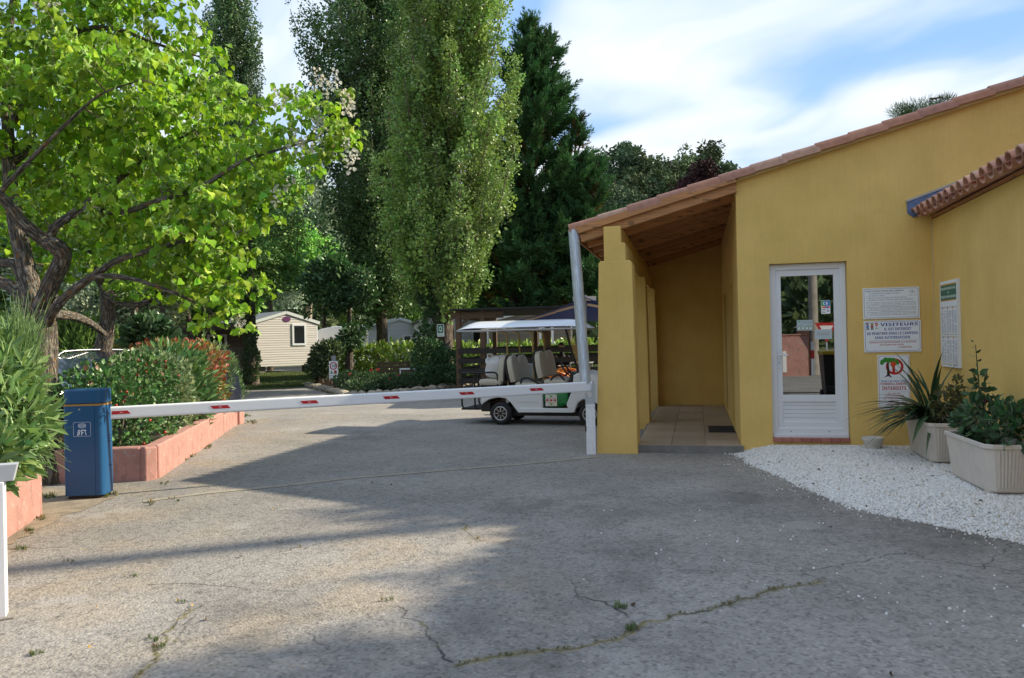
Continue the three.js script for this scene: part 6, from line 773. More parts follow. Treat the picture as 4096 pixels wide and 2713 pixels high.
// the tall poplar with the sign, its darker neighbour, and one far off above the catalpa
function poplar(label, { base, top, trunk, R0, low, nb, col, seed, s = 1, lean = 0 }) {      // upright limbs, each a plume of foliage
  const t = thing('poplar_tree', label, 'tree'), r = rng(seed), w = new Wood(seed + 1), H = top.y - base.y, sets = CL.poplar.map(() => []);
  w.add([base, base.clone().lerp(top, 0.3), base.clone().lerp(top, 0.7), top], [trunk * 1.2, trunk, trunk * 0.55, trunk * 0.12], 12, 0.12);
  for (let i = 0; i < nb; i++) {
    const u = Math.pow((i + r()) / nb, 0.9), a = i * 2.4 + r() * 1.2, h0 = mix(low, 0.93, u), out = R0 * (0.35 + 0.75 * Math.sqrt(r())) * (u < 0.1 ? 0.75 + 2.5 * u : 1 - 0.55 * Math.pow(u, 2.2)) * (0.5 + 0.85 * vn(Math.cos(a) * 2.2 + 7, u * 11 + Math.sin(a) * 2.2, seed)), L = H * (0.13 + 0.10 * r()) * (1 - 0.45 * u);
    const p0 = base.clone().lerp(top, Math.max(0.03, h0 - 0.05)), d = V(Math.cos(a), 0, Math.sin(a)), m = p0.clone().addScaledVector(d, out * 0.75).add(V(0, L * 0.35, 0)), e = p0.clone().addScaledVector(d, out).add(V(0, L, 0)), c = new THREE.CatmullRomCurve3([p0, m, e]);
    w.fine.push(limb([p0, m, e], [trunk * 0.16, trunk * 0.09, 0.012], 5)); const tone = 0.5 + 1.0 * vn(Math.cos(a) * 2.2 + 17, u * 11 + Math.sin(a) * 2.2, seed + 3), k = Math.ceil(L / 0.22 / s);
    for (let j = 0; j <= k; j++) { const v = 0.22 + 0.8 * j / k, p = c.getPoint(Math.min(1, v)), sp = 0.42 * s * (1.15 - 0.75 * v); const m2 = v > 0.85 ? 1 : 2; for (let q = 0; q < m2; q++) sets[(r() * 3) | 0].push({ p: p.clone().add(V((r() - 0.5) * 2 * sp, (r() - 0.5) * 0.4 + (v > 1 ? 0.2 : 0), (r() - 0.5) * 2 * sp)), q: facing(V(d.x * 0.3 + (r() - 0.5) * 0.5, 1, d.z * 0.3 + (r() - 0.5) * 0.5), r() * 6.28), s: s * (0.55 + 0.55 * r()) * (1.1 - 0.45 * v), c: shade(r, col, 0.3, 0.14).multiplyScalar(tone) }); }
  }
  const crown = part('crown', t); sets.forEach((it, k) => scatter('foliage', crown, CL.poplar[k], LM.firm, it)); w.build(t, M.barkGrey);
}
poplar('tall poplar with an ivy clad trunk and the green sign', { base: G(1765, 1450, 25.8), top: at(1800, -500, 26), trunk: 0.31, R0: 2.5, low: 0.165, nb: 150, seed: 101, col: [0.19, 0.31, 0.06] });
poplar('dark dense poplar standing next to the poplar with the sign', { base: G(1530, 1450, 31), top: at(1500, -420, 31), trunk: 0.2, R0: 2.9, low: 0.15, nb: 150, seed: 103, s: 1.1, col: [0.095, 0.185, 0.05] });
poplar('far slender poplar rising behind the catalpa crown', { base: G(930, 1400, 44), top: at(915, -230, 44), trunk: 0.28, R0: 1.75, low: 0.2, nb: 80, seed: 105, s: 1.25, col: [0.09, 0.18, 0.055] });
// the cypress
{
  const t = thing('cypress_tree', 'pointed dark cypress with two tips and rusty inner foliage', 'tree'), r = rng(111), w = new Wood(112), D = 36, b = G(2150, 1400, D);
  const frond = (seed) => { const q = rng(seed), list = []; const blade = leafGeo(0.26, [0.09, 0.12, 0.075, 0], 0.2, -0.1); for (let i = 0; i < 46; i++) { const y = 0.02 + 0.78 * (i / 46), a = q() * 6.28, o = new THREE.Object3D(); o.position.set(Math.cos(a) * 0.05 * q(), y, Math.sin(a) * 0.05 * q()); o.quaternion.copy(facing(V(Math.cos(a) * 0.75, 0.7 + 0.6 * y, Math.sin(a) * 0.75), q() * 6.28)); const s = (1.1 - 0.7 * y) * (0.6 + 0.6 * q()); o.scale.set(s, s, s); o.updateMatrix(); list.push(blade.clone().applyMatrix4(o.matrix)); } return merge(list); };
  const fronds = [frond(1), frond(2), frond(3)], sets = [[], [], []], dead = [];
  const leader = (bx, by, tx, ty, d, reachPx, n) => {
    const B = at(bx, by, d), T = at(tx, ty, d); if (by > 1300) B.y = 0; w.add([B, B.clone().lerp(T, 0.5), T], [0.28 * (by > 1000 ? 1 : 0.35), 0.14 * (by > 1000 ? 1 : 0.5), 0.015], 8);
    for (let i = 0; i < n; i++) { const u = Math.pow(i / n, 0.85), p = B.clone().lerp(T, 0.06 + 0.93 * u), a = i * 2.4 + r() * 0.7, len = (reachPx * D / F) * (0.07 + 0.93 * Math.pow(1 - u, 1.0)) * (0.35 + 0.95 * r()), up = 0.2 + 0.5 * u + 0.3 * r(); const d1 = V(Math.cos(a), up, Math.sin(a)).normalize(), e = p.clone().addScaledVector(d1, len); e.y += len * 0.25;
      w.fine.push(limb([p, p.clone().lerp(e, 0.5).add(V(0, -0.06 * len, 0)), e], [0.02 + 0.012 * len, 0.015, 0.006], 4)); const k = Math.max(3, Math.ceil(len / 0.22));
      for (let j = 0; j <= k; j++) { const v = j / k; if (v < 0.18) continue; const q = p.clone().lerp(e, v).add(V(0, -0.06 * len * Math.sin(v * 3.14), 0)); const m = v < 0.55 ? 1 : 3; for (let s = 0; s < m; s++) { const dd = d1.clone().add(V((r() - 0.5) * 1.3, (r() - 0.25) * 1.0, (r() - 0.5) * 1.3)); const it = { p: q, q: facing(dd, r() * 6.28), s: (0.75 + 0.6 * r()) * (0.55 + 0.45 * Math.min(1, len)), c: shade(r, [0.05, 0.14, 0.04], 0.35, 0.12) }; if (v < 0.5 && r() < 0.6) { it.c = shade(r, [0.15, 0.08, 0.022], 0.35, 0.1); } sets[(r() * 3) | 0].push(it); } } }
  };
  leader(2150, 1400, 2110, 105, D, 340, 170); leader(2165, 470, 2200, 135, D, 90, 34); leader(2300, 1300, 2390, 640, D - 0.8, 170, 50); leader(2250, 1300, 2310, 470, D, 180, 70); leader(2060, 1300, 2010, 640, D - 0.6, 200, 60); leader(2420, 1300, 2490, 850, D - 1, 170, 40);
  const crown = part('crown', t); sets.forEach((s, k) => scatter('foliage', crown, fronds[k], LM.needle, s)); w.build(t, M.barkGrey);
}
// trees behind the drive, each of its own kind
tree('white_poplar_tree', 'silvery white poplar with pale leaves beyond the cream mobile home', { base: G(1240, 1400, 47), top: at(1250, 720, 47), trunk: 0.2, seed: 121, kind: 'small', n: 500, s: 1.6, col: [0.426, 0.524, 0.369], bark: M.barkPale, lobes: [[1230, 820, 47, 90, 110], [1270, 900, 47, 80, 110], [1190, 930, 47, 70, 110], [1220, 1080, 47, 90, 120]] });
tree('ash_tree', 'airy light green tree between the white poplar and the dark poplar', { base: G(1280, 1420, 52), top: at(1320, 880, 52), trunk: 0.14, seed: 123, kind: 'airy', n: 800, s: 1.7, col: [0.17, 0.27, 0.06], lobes: [[1330, 980, 52, 120, 110], [1250, 1060, 52, 120, 120], [1400, 1060, 52, 100, 110], [1180, 1160, 52, 90, 100], [1310, 1180, 52, 120, 90]] });
tree('loquat_tree', 'small dark loquat with big leathery leaves by the motorhome', { base: G(1395, 1480, 28), top: at(1390, 1090, 28), trunk: 0.14, seed: 125, kind: 'loquat', n: 260, s: 0.85, per: 10, col: [0.056, 0.138, 0.037], m: LM.gloss, lobes: [[1300, 1120, 28, 60, 50], [1400, 1090, 28, 75, 50], [1275, 1195, 28, 45, 40], [1450, 1150, 28, 50, 50], [1350, 1190, 28, 55, 40], [1420, 1330, 27.8, 40, 40]] });
tree('plane_tree', 'leafy mid green tree behind the loquat and the motorhome', { base: G(1560, 1430, 54), top: at(1570, 950, 54), trunk: 0.18, seed: 127, kind: 'small', n: 850, s: 1.9, col: [0.145, 0.290, 0.043], lobes: [[1540, 1080, 54, 120, 110], [1620, 1180, 53, 110, 100], [1480, 1190, 53, 100, 90], [1580, 970, 54, 110, 110], [1400, 1250, 54, 100, 60]] });
tree('maple_tree', 'rounded green tree behind the terrace and the mobile homes', { base: G(1930, 1430, 50), top: at(1930, 1000, 50), trunk: 0.18, seed: 129, kind: 'small', n: 700, s: 1.8, col: [0.136, 0.290, 0.039], lobes: [[1880, 1130, 50, 120, 100], [2000, 1180, 50, 110, 90], [2150, 1200, 50, 120, 80], [1830, 1230, 49, 90, 60]] });
const behind = [
  ['oak_tree', 'broad dark oak filling the gap behind the catalpa trunk', 60, 900, 24, 330, [0.135, 0.285, 0.066]],
  ['oak_tree', 'dense green oak between the two catalpas', 420, 880, 27, 320, [0.180, 0.375, 0.075]],
  ['acacia_tree', 'feathery acacia behind the small catalpa', 700, 950, 30, 280, [0.225, 0.450, 0.085]],
  ['acacia_tree', 'tall acacia beside the far slender poplar', 990, 900, 34, 240, [0.195, 0.390, 0.075]],
  ['elm_tree', 'shadowy elm above the timber deck home', 830, 1080, 36, 160, [0.180, 0.390, 0.066]],
  ['elm_tree', 'leafy elm above the cream mobile home roof', 1080, 960, 46, 190, [0.255, 0.495, 0.090]],
  ['olive_tree', 'grey green olive behind the thuja hedge', 250, 1180, 22, 150, [0.300, 0.375, 0.225]],
  ['olive_tree', 'pale olive beside the grey mobile home', 600, 1200, 25, 140, [0.330, 0.405, 0.210]],
];
behind.forEach(([nm, lb, x, y, d, rp, col], k) => tree(nm, lb, { base: G(x, 1420, d), top: at(x, y - rp * 0.8, d), trunk: 0.16, seed: 140 + k * 3, kind: k > 5 ? 'small' : 'big', n: k > 5 ? 420 : 620, col, lobes: [[x, y, d, rp, rp * 0.8], [x - rp * 0.6, y + rp * 0.35, d - 0.7, rp * 0.6, rp * 0.5], [x + rp * 0.6, y + rp * 0.4, d - 0.6, rp * 0.6, rp * 0.5], [x + rp * 0.2, y - rp * 0.6, d, rp * 0.6, rp * 0.45], [x, y + rp * 0.75, d + 0.5, rp * 0.55, rp * 0.4]] }));
for (const [x, x2, d, lb] of [[560, 500, 19, 'thin leaning tree trunk in the shade behind the shrub planter'], [640, 660, 23, 'slender dark tree trunk behind the shrub planter'], [790, 700, 26, 'bent slender tree beside the timber deck home'], [1005, 1000, 27.5, 'ivy clad tree trunk beside the cream mobile home']]) tree('slim_tree', lb, { base: G(x, 1450, d), top: at(x2, 900, d), trunk: d > 27 ? 0.22 : 0.1, seed: 170 + d, kind: 'small', n: 220, col: [0.109, 0.217, 0.039], lobes: [[x2, 950, d, 150, 120], [x2 + 80, 1080, d, 110, 80]] });
{ // trees on the hillside crest, right of the cypress
  const pines = [[2480, 660, 95, 70], [2570, 690, 92, 75], [2680, 700, 90, 95], [2760, 690, 95, 60], [2460, 760, 85, 90], [2600, 800, 85, 95], [2540, 860, 80, 90], [2720, 790, 86, 80], [2810, 640, 100, 60], [2890, 700, 98, 45]];
  const lb = ['bushy pine on the crest just past the cypress', 'tall pine of the crest with a rounded top', 'broad pine of the crest above the porch roof', 'narrow pine on the crest between two broader ones', 'pine below the crest touching the cypress', 'pine half way down the slope above the porch roof', 'low pine close above the porch eave', 'pine below the crest near the purple plum', 'flat topped umbrella pine standing alone on the crest', 'small pine by the roof verge'];
  pines.forEach(([x, y, d, rp], k) => tree('pine_tree', lb[k], { base: G(x, 1300, d, 4), top: at(x, y - rp * 0.6, d), trunk: 0.28, seed: 200 + k * 3, kind: 'far', n: 80, s: 0.85, per: 8, m: LM.dull, col: k % 3 ? [0.10, 0.145, 0.06] : [0.08, 0.125, 0.06], group: 'pines on the hillside crest', dv: 0.3, lobes: [[x, y, d, rp, rp * 0.75], [x - rp * 0.55, y + rp * 0.5, d, rp * 0.6, rp * 0.45], [x + rp * 0.55, y + rp * 0.45, d, rp * 0.6, rp * 0.45], [x, y + rp, d, rp * 0.75, rp * 0.5]] }));
  tree('purple_plum_tree', 'dark purple leaved plum tree showing above the porch verge', { base: G(2830, 1300, 70, 3), top: at(2840, 655, 70), trunk: 0.2, seed: 240, kind: 'big', n: 130, s: 1.3, col: [0.045, 0.014, 0.016], m: LM.dull, lobes: [[2840, 690, 70, 45, 28], [2790, 720, 70, 40, 25], [2750, 745, 70, 30, 18]] });
  tree('pine_tree', 'pine top peeping over the reception roof', { base: G(3700, 1300, 30, 0), top: at(3720, 395, 30), trunk: 0.16, seed: 243, kind: 'pine', n: 60, s: 0.5, m: LM.needle, col: [0.045, 0.10, 0.025], lobes: [[3690, 430, 30, 60, 26], [3770, 395, 30, 30, 18], [3620, 470, 30, 40, 30], [3740, 470, 30, 70, 40]] });
}
{ // out of frame, behind the wing: the trees whose crowns shade the yard
  const spots = [[9.2, -12.4, 8.2], [9.6, -9.6, 8.6], [9.3, -7.0, 8.4], [9.0, -15, 7.6]]; const lb = ['leafy tree behind the wing roof near the timber pole', 'leafy tree behind the middle of the wing', 'leafy tree behind the street end of the wing', 'leafy tree behind the reception ridge'];
  spots.forEach(([x, z, h], k) => tree('mulberry_tree', lb[k], { base: V(x, 0, z), top: V(x, h - 0.5, z), trunk: 0.2, seed: 260 + k * 3, kind: 'big', n: 260, s: 0.8, col: [0.06, 0.13, 0.025], lobes: [{ c: V(x, h - 1.5, z), r: V(1.5, 1.3, 1.5), w: 3 }, { c: V(x - 0.9, h - 2.3, z + 0.8), r: V(1.2, 1, 1.2), w: 2 }, { c: V(x + 0.9, h - 2.4, z - 0.8), r: V(1.2, 1, 1.2), w: 2 }] }));
}
// ---------------------------------------------------------------- the wooded hills round the valley
{
  const hillH = (x, z) => { const d = Math.hypot(x, z), a = Math.atan2(z, x); return Math.max(-3, (25 + 10 * (fbm(Math.cos(a) * 2 + 5, Math.sin(a) * 2 + 5, 4, 601) - 0.5)) * smooth(62, 165, d) + 5 * (fbm(x * 0.03, z * 0.03, 4, 603) - 0.5) * smooth(60, 110, d) - 1.5); };
  const P = [], U = [], I = [], na = 120, nr = 22; for (let j = 0; j <= nr; j++) for (let i = 0; i <= na; i++) { const a = i / na * Math.PI * 2, d = mix(56, 260, j / nr), x = Math.cos(a) * d, z = Math.sin(a) * d; P.push(x, hillH(x, z), z); U.push(x * 0.1, z * 0.1); } for (let j = 0; j < nr; j++) for (let i = 0; i < na; i++) { const a = j * (na + 1) + i, b = a + na + 1; I.push(a, a + 1, b, a + 1, b + 1, b); }
  const g = new THREE.BufferGeometry(); g.setAttribute('position', new THREE.Float32BufferAttribute(P, 3)); g.setAttribute('uv', new THREE.Float32BufferAttribute(U, 2)); g.setIndex(I); g.computeVertexNormals();
  structure('hills', plain(g), mat([1, 1, 1], 1, { map: mottled([0.07, 0.085, 0.035], 0.5, 611, 1) }), 'wooded hills closing the valley behind the campsite', 'hill');
  const r = rng(61), geos = [clusterGeo(81, 150, [2.2, 2.4, 2.2], leafGeo(0.95, oval.map((v) => v * 1.2), 0.2, 0.2), 1, 0.2, 0.45), clusterGeo(82, 150, [1.7, 3.2, 1.7], leafGeo(0.9, oval.map((v) => v * 1.2), 0.2, 0.2), 1, 0.3, 0.4)], sets = [[], []];
  for (let i = 0; i < 3600; i++) { const a = r() * 6.283, d = Math.sqrt(mix(64 * 64, 200 * 200, r())), x = Math.cos(a) * d, z = Math.sin(a) * d; if (z > -40 && x > 55 && x < 140 && false) continue; const s = 0.8 + 0.8 * r(); sets[(r() * 2) | 0].push({ p: V(x, hillH(x, z) + 1.9 * s, z), q: Q(r, 0.1), s, c: shade(r, r() < 0.5 ? [0.08, 0.12, 0.045] : [0.10, 0.145, 0.055], 0.35, 0.12) }); }
  const w = new THREE.Group(); w.name = 'hillside_wood'; w.userData = { kind: 'stuff', label: 'mass of far trees covering the hillsides', category: 'woodland' }; scene.add(w); sets.forEach((s, k) => scatter('far_trees', w, geos[k], LM.dull, s));
}
// ---------------------------------------------------------------- hedges and shrubs
function shrub(name, label, cat, { lobes, n, geo, m, col, seed, pick = 0, size = 1, up = 0.4, dv = 0.3, dh = 0.15, stems = 10, base, extra, shell = 0.25, group }) {
  const t = thing(name, label, cat, null, 0, group), r = rng(seed), ls = lobes.map((l) => (l.c ? l : pxLobe(l))), items = [];
  for (let i = 0; i < n; i++) { const l = pickLobe(r, ls), p = inLobe(r, l, shell); if (p.y < 0.05) continue; const d = p.clone().sub(l.c); d.x /= l.r.x; d.y /= l.r.y; d.z /= l.r.z; d.multiplyScalar(0.9).add(V((r() - 0.5) * 1.2, (r() - 0.5) * 1.2 + up, (r() - 0.5) * 1.2)); const c = typeof col === 'function' ? col(r, p, l) : shade(r, col, dv, dh); items.push({ p, q: facing(d, r() * 6.283), s: size * (0.65 + 0.7 * r()), c }); }
  scatter('foliage', t, geo, m, items, pick);
  const st = []; for (let i = 0; i < stems; i++) { const l = ls[i % ls.length], b = base ? base.clone().add(V((r() - 0.5) * 0.2, 0, (r() - 0.5) * 0.2)) : V(l.c.x + (r() - 0.5) * l.r.x, Math.max(0.02, l.c.y - l.r.y * 1.15), l.c.z + (r() - 0.5) * l.r.z), e = inLobe(r, l); st.push(limb([b, b.clone().lerp(e, 0.5).add(V((r() - 0.5) * 0.1, 0.05, (r() - 0.5) * 0.1)), e], [0.014, 0.01, 0.004], 5)); } if (st.length) mesh('stems', merge(st), M.twig, t);
  if (extra) extra(t, r, ls); return t;
}
const lf = { box: leafGeo(1, oval.map((v) => v * 1.5), 0.25, 0.15), pho: leafGeo(1, oval.map((v) => v * 1.05), 0.3, 0.25), ole: leafGeo(1, lance.map((v) => v * 1.25), 0.35, 0.25), lau: leafGeo(1, oval.map((v) => v * 1.1), 0.25, 0.2) };
const onPlanter = (u, off, y) => V(mix(-5.97, -8.4, u) - off * 0.9, y, mix(-7.5, -13.0, u) + off * 0.42);     // along the drive side of the pink planter, off = metres behind it
const PL = (u, off, y, rx, ry, rz) => ({ c: onPlanter(u, off, y), r: V(rx, ry, rz), w: Math.pow(rx * ry * rz, 0.66) });
shrub('firethorn_shrub', 'glossy firethorn shrub with a few red berries next to the blue cabinet', 'shrub', { seed: 301, n: 4200, geo: lf.box, m: LM.gloss, col: [0.065, 0.167, 0.032], size: 0.052, pick: 300, dv: 0.4, lobes: [PL(0.06, 0.4, 0.72, 0.5, 0.5, 0.5), PL(0.16, 0.35, 0.7, 0.48, 0.55, 0.6), PL(0.05, 0.6, 1.0, 0.4, 0.3, 0.4), PL(0.2, 0.4, 1.1, 0.5, 0.3, 0.5), PL(0.02, 0.75, 0.7, 0.4, 0.45, 0.35)], extra: (t, r, ls) => { const it = []; for (let i = 0; i < 70; i++) it.push({ p: inLobe(r, ls[i % ls.length], 0.7), q: Q(r), s: 0.013 + 0.006 * r(), c: shade(r, [0.45, 0.045, 0.02], 0.2) }); scatter('berries', t, plain(new THREE.IcosahedronGeometry(1, 1)), mat([1, 1, 1], 0.4), it); const sh = []; for (let i = 0; i < 22; i++) { const l = ls[i % ls.length], p = inLobe(r, l, 0.6); sh.push({ p: p.clone().add(V(0, 0.12, 0)), q: Q(r, 0.5), s: 0.07, c: shade(r, [0.16, 0.07, 0.02], 0.3) }); } scatter('young_shoots', t, lf.box, LM.firm, sh); } });
shrub('elaeagnus_shrub', 'grey green rounded shrub between the firethorn and the long leaved bush', 'shrub', { seed: 303, n: 3000, geo: lf.box, m: LM.firm, col: [0.217, 0.297, 0.138], size: 0.06, pick: 200, lobes: [PL(0.34, 0.35, 0.95, 0.45, 0.45, 0.5), PL(0.36, 0.3, 0.6, 0.4, 0.42, 0.45), PL(0.28, 0.5, 1.2, 0.4, 0.22, 0.4)] });
shrub('oleander_shrub', 'long leaved oleander bush in the middle of the pink planter', 'shrub', { seed: 305, n: 1900, geo: lf.ole, m: LM.firm, col: [0.109, 0.225, 0.065], size: 0.17, pick: 200, up: 0.7, lobes: [PL(0.5, 0.3, 0.95, 0.4, 0.5, 0.5), PL(0.52, 0.25, 0.6, 0.4, 0.4, 0.4), PL(0.45, 0.45, 1.15, 0.45, 0.3, 0.5)] });
shrub('photinia_shrub', 'photinia shrub with red and orange new leaves', 'shrub', { seed: 307, n: 2600, geo: lf.pho, m: LM.firm, size: 0.085, pick: 200, lobes: [PL(0.66, 0.3, 1.05, 0.45, 0.5, 0.55), PL(0.7, 0.25, 0.65, 0.4, 0.45, 0.5), PL(0.58, 0.6, 1.35, 0.5, 0.22, 0.5), PL(0.78, 0.3, 1.2, 0.4, 0.35, 0.4)], col: (r, p, l) => { const k = r() + (p.y > 1.0 ? 0.22 : 0); return k > 0.86 ? shade(r, [0.36, 0.07, 0.045], 0.35) : k > 0.48 ? shade(r, [0.36, 0.19, 0.04], 0.3) : shade(r, [0.14, 0.20, 0.04], 0.3); } });
shrub('oleander_shrub', 'slender oleander at the far end of the pink planter', 'shrub', { seed: 309, n: 1300, geo: lf.ole, m: LM.firm, col: [0.131, 0.217, 0.087], size: 0.15, pick: 60, up: 0.8, lobes: [PL(0.88, 0.25, 1.0, 0.35, 0.5, 0.45), PL(0.97, 0.3, 0.8, 0.35, 0.4, 0.45), PL(1.0, 0.2, 0.5, 0.35, 0.25, 0.4)] });
{ const p = G(915, 1600, 17.6); shrub('boxwood_shrub', 'upright boxwood growing in the tall cream pot', 'shrub', { seed: 311, n: 1200, geo: lf.box, m: LM.firm, col: [0.087, 0.189, 0.036], size: 0.05, lobes: [{ c: V(p.x, 0.85, p.z), r: V(0.24, 0.48, 0.24), w: 1 }, { c: V(p.x + 0.05, 0.55, p.z), r: V(0.3, 0.2, 0.3), w: 0.5 }], base: V(p.x, 0.42, p.z) }); }
// the oleander and the broom in the near planter
shrub('oleander_shrub', 'bright leaved oleander spilling over the near pink planter', 'shrub', { seed: 321, n: 2700, geo: lf.ole, m: leafMat(0.35, 0.5), col: [0.19, 0.32, 0.085], size: 0.145, pick: 300, up: 0.15, stems: 16, lobes: [[0, 1530, 5.9, 130, 130], [20, 1680, 5.7, 150, 130], [-60, 1450, 6.1, 130, 120], [-150, 1600, 5.8, 200, 200], [0, 1820, 5.5, 110, 90], [70, 1800, 5.6, 60, 70], [-120, 1850, 5.3, 150, 150]] });
{
  const t = thing('broom_shrub', 'rush like green broom with thin arching stems behind the oleander', 'shrub'), r = rng(323), list = [], tones = [mat([0.15, 0.25, 0.08], 0.6), mat([0.19, 0.29, 0.11], 0.6), mat([0.10, 0.19, 0.06], 0.6)], sets = [[], [], []];
  for (let i = 0; i < 950; i++) { const b = at(20 + 70 * (r() - 0.5), 1900, 6.4 + 0.5 * (r() - 0.5)); b.y = 0.36; const far = i < 760; const e = far ? at(15 + 180 * Math.pow(r(), 0.8) * (0.2 + 0.8 * r()) + (r() - 0.5) * 60, 1250 + 450 * r(), 6.4 + 0.9 * (r() - 0.5)) : at(90 + 125 * r(), 1560 + 330 * r(), 6.1 + 0.7 * (r() - 0.5)); const m = b.clone().lerp(e, 0.5).add(V((r() - 0.5) * 0.1, 0.10 + 0.15 * r() * (far ? 0.4 : 1.6), (r() - 0.5) * 0.1)); if (!far) e.y -= 0.1 * r(); sets[(r() * 3) | 0].push(limb([b, m, e], [0.0052, 0.0042, 0.0024], 3)); if (r() < 0.6) { const k = m.clone().lerp(e, 0.3 + 0.4 * r()), f = k.clone().add(e.clone().sub(m).multiplyScalar(0.5 + 0.3 * r())).add(V((r() - 0.5) * 0.2, 0.1 * r(), (r() - 0.5) * 0.2)); sets[(r() * 3) | 0].push(limb([k, k.clone().lerp(f, 0.5).add(V(0, 0.02, 0)), f], [0.003, 0.0025, 0.0015], 3)); } }
  sets.forEach((s, k) => { const m = mesh('stems', merge(s), tones[k], t); m.userData.kind = 'stuff'; });
}
// clipped hedges
const hedgeCol = (a, b) => (r, p, l) => shade(r, r() < 0.5 ? a : b, 0.3);
function hedge(label, x0, x1, yTop, d0, d1, thick, o) { const lobes = [], k = o.k || 14, a = G(x0, 1500, d0), b = G(x1, 1500, d1), top = at((x0 + x1) / 2, yTop, (d0 + d1) / 2).y; for (let i = 0; i <= k; i++) { const p = a.clone().lerp(b, i / k); lobes.push({ c: V(p.x, top * 0.5, p.z), r: V(a.distanceTo(b) / k * 0.95, top * 0.52, thick), w: 1 }); } return shrub('hedge', label, 'hedge', { lobes, shell: 0.45, ...o }); }
hedge('glossy laurel hedge running behind the flower bed', 1335, 1800, 1365, 29, 28.5, 0.5, { seed: 331, n: 3600, geo: lf.lau, m: LM.gloss, size: 0.15, col: hedgeCol([0.17, 0.29, 0.035], [0.25, 0.37, 0.05]), stems: 14 });
hedge('laurel hedge behind the café terrace', 1780, 2460, 1368, 29.5, 28.5, 0.6, { seed: 333, n: 4200, geo: lf.lau, m: LM.gloss, size: 0.16, col: hedgeCol([0.17, 0.29, 0.035], [0.25, 0.37, 0.05]), stems: 14 });
hedge('dense thuja hedge behind the big catalpa trunk', -60, 400, 1262, 17.5, 18.5, 0.8, { seed: 335, n: 9000, geo: leafGeo(1, [0.1, 0.14, 0.08, 0], 0.1, 0), m: LM.needle, size: 0.16, col: hedgeCol([0.08, 0.16, 0.03], [0.13, 0.23, 0.04]), up: 0.9, k: 9 });
shrub('golden_shrub', 'yellow green feathery shrub in front of the grey mobile home', 'shrub', { seed: 337, n: 2200, geo: leafGeo(1, [0.1, 0.14, 0.08, 0], 0.1, 0), m: LM.needle, size: 0.14, col: [0.217, 0.246, 0.041], up: 0.8, lobes: [[490, 1400, 19, 70, 50], [560, 1410, 19, 70, 45]] });
shrub('loquat_shrub', 'dark glossy shrub behind the firethorn', 'shrub', { seed: 339, n: 1100, geo: lf.pho, m: LM.gloss, size: 0.2, col: [0.041, 0.102, 0.026], lobes: [[600, 1320, 18, 75, 50], [560, 1360, 18, 60, 50], [650, 1370, 18, 60, 50]] });
shrub('viburnum_shrub', 'loose dark shrub at the corner of the cream mobile home', 'shrub', { seed: 341, n: 2200, geo: lf.pho, m: LM.firm, size: 0.13, col: [0.065, 0.109, 0.032], lobes: [[1300, 1430, 27, 55, 60], [1270, 1470, 27, 45, 40], [1330, 1400, 27, 40, 40], [1300, 1490, 27, 40, 20]] });
shrub('ivy', 'ivy mound around the base of the poplar trunk', 'ivy', { seed: 343, n: 6000, geo: lf.box, m: LM.gloss, size: 0.085, col: [0.041, 0.109, 0.029], lobes: [[1720, 1440, 25, 75, 90], [1790, 1460, 24.8, 70, 70], [1700, 1360, 25.3, 45, 60], [1760, 1500, 24.6, 110, 45], [1730, 1270, 25.5, 36, 60], [1700, 1180, 25.6, 30, 50]], stems: 6 });
shrub('ivy', 'ivy climbing the trunk beside the cream mobile home', 'ivy', { seed: 345, n: 2600, geo: lf.box, m: LM.firm, size: 0.075, col: [0.072, 0.123, 0.032], lobes: [[1005, 1440, 27.3, 34, 60], [1000, 1340, 27.3, 28, 50], [985, 1250, 27.3, 30, 60], [1000, 1500, 27.2, 34, 25]], stems: 3 });
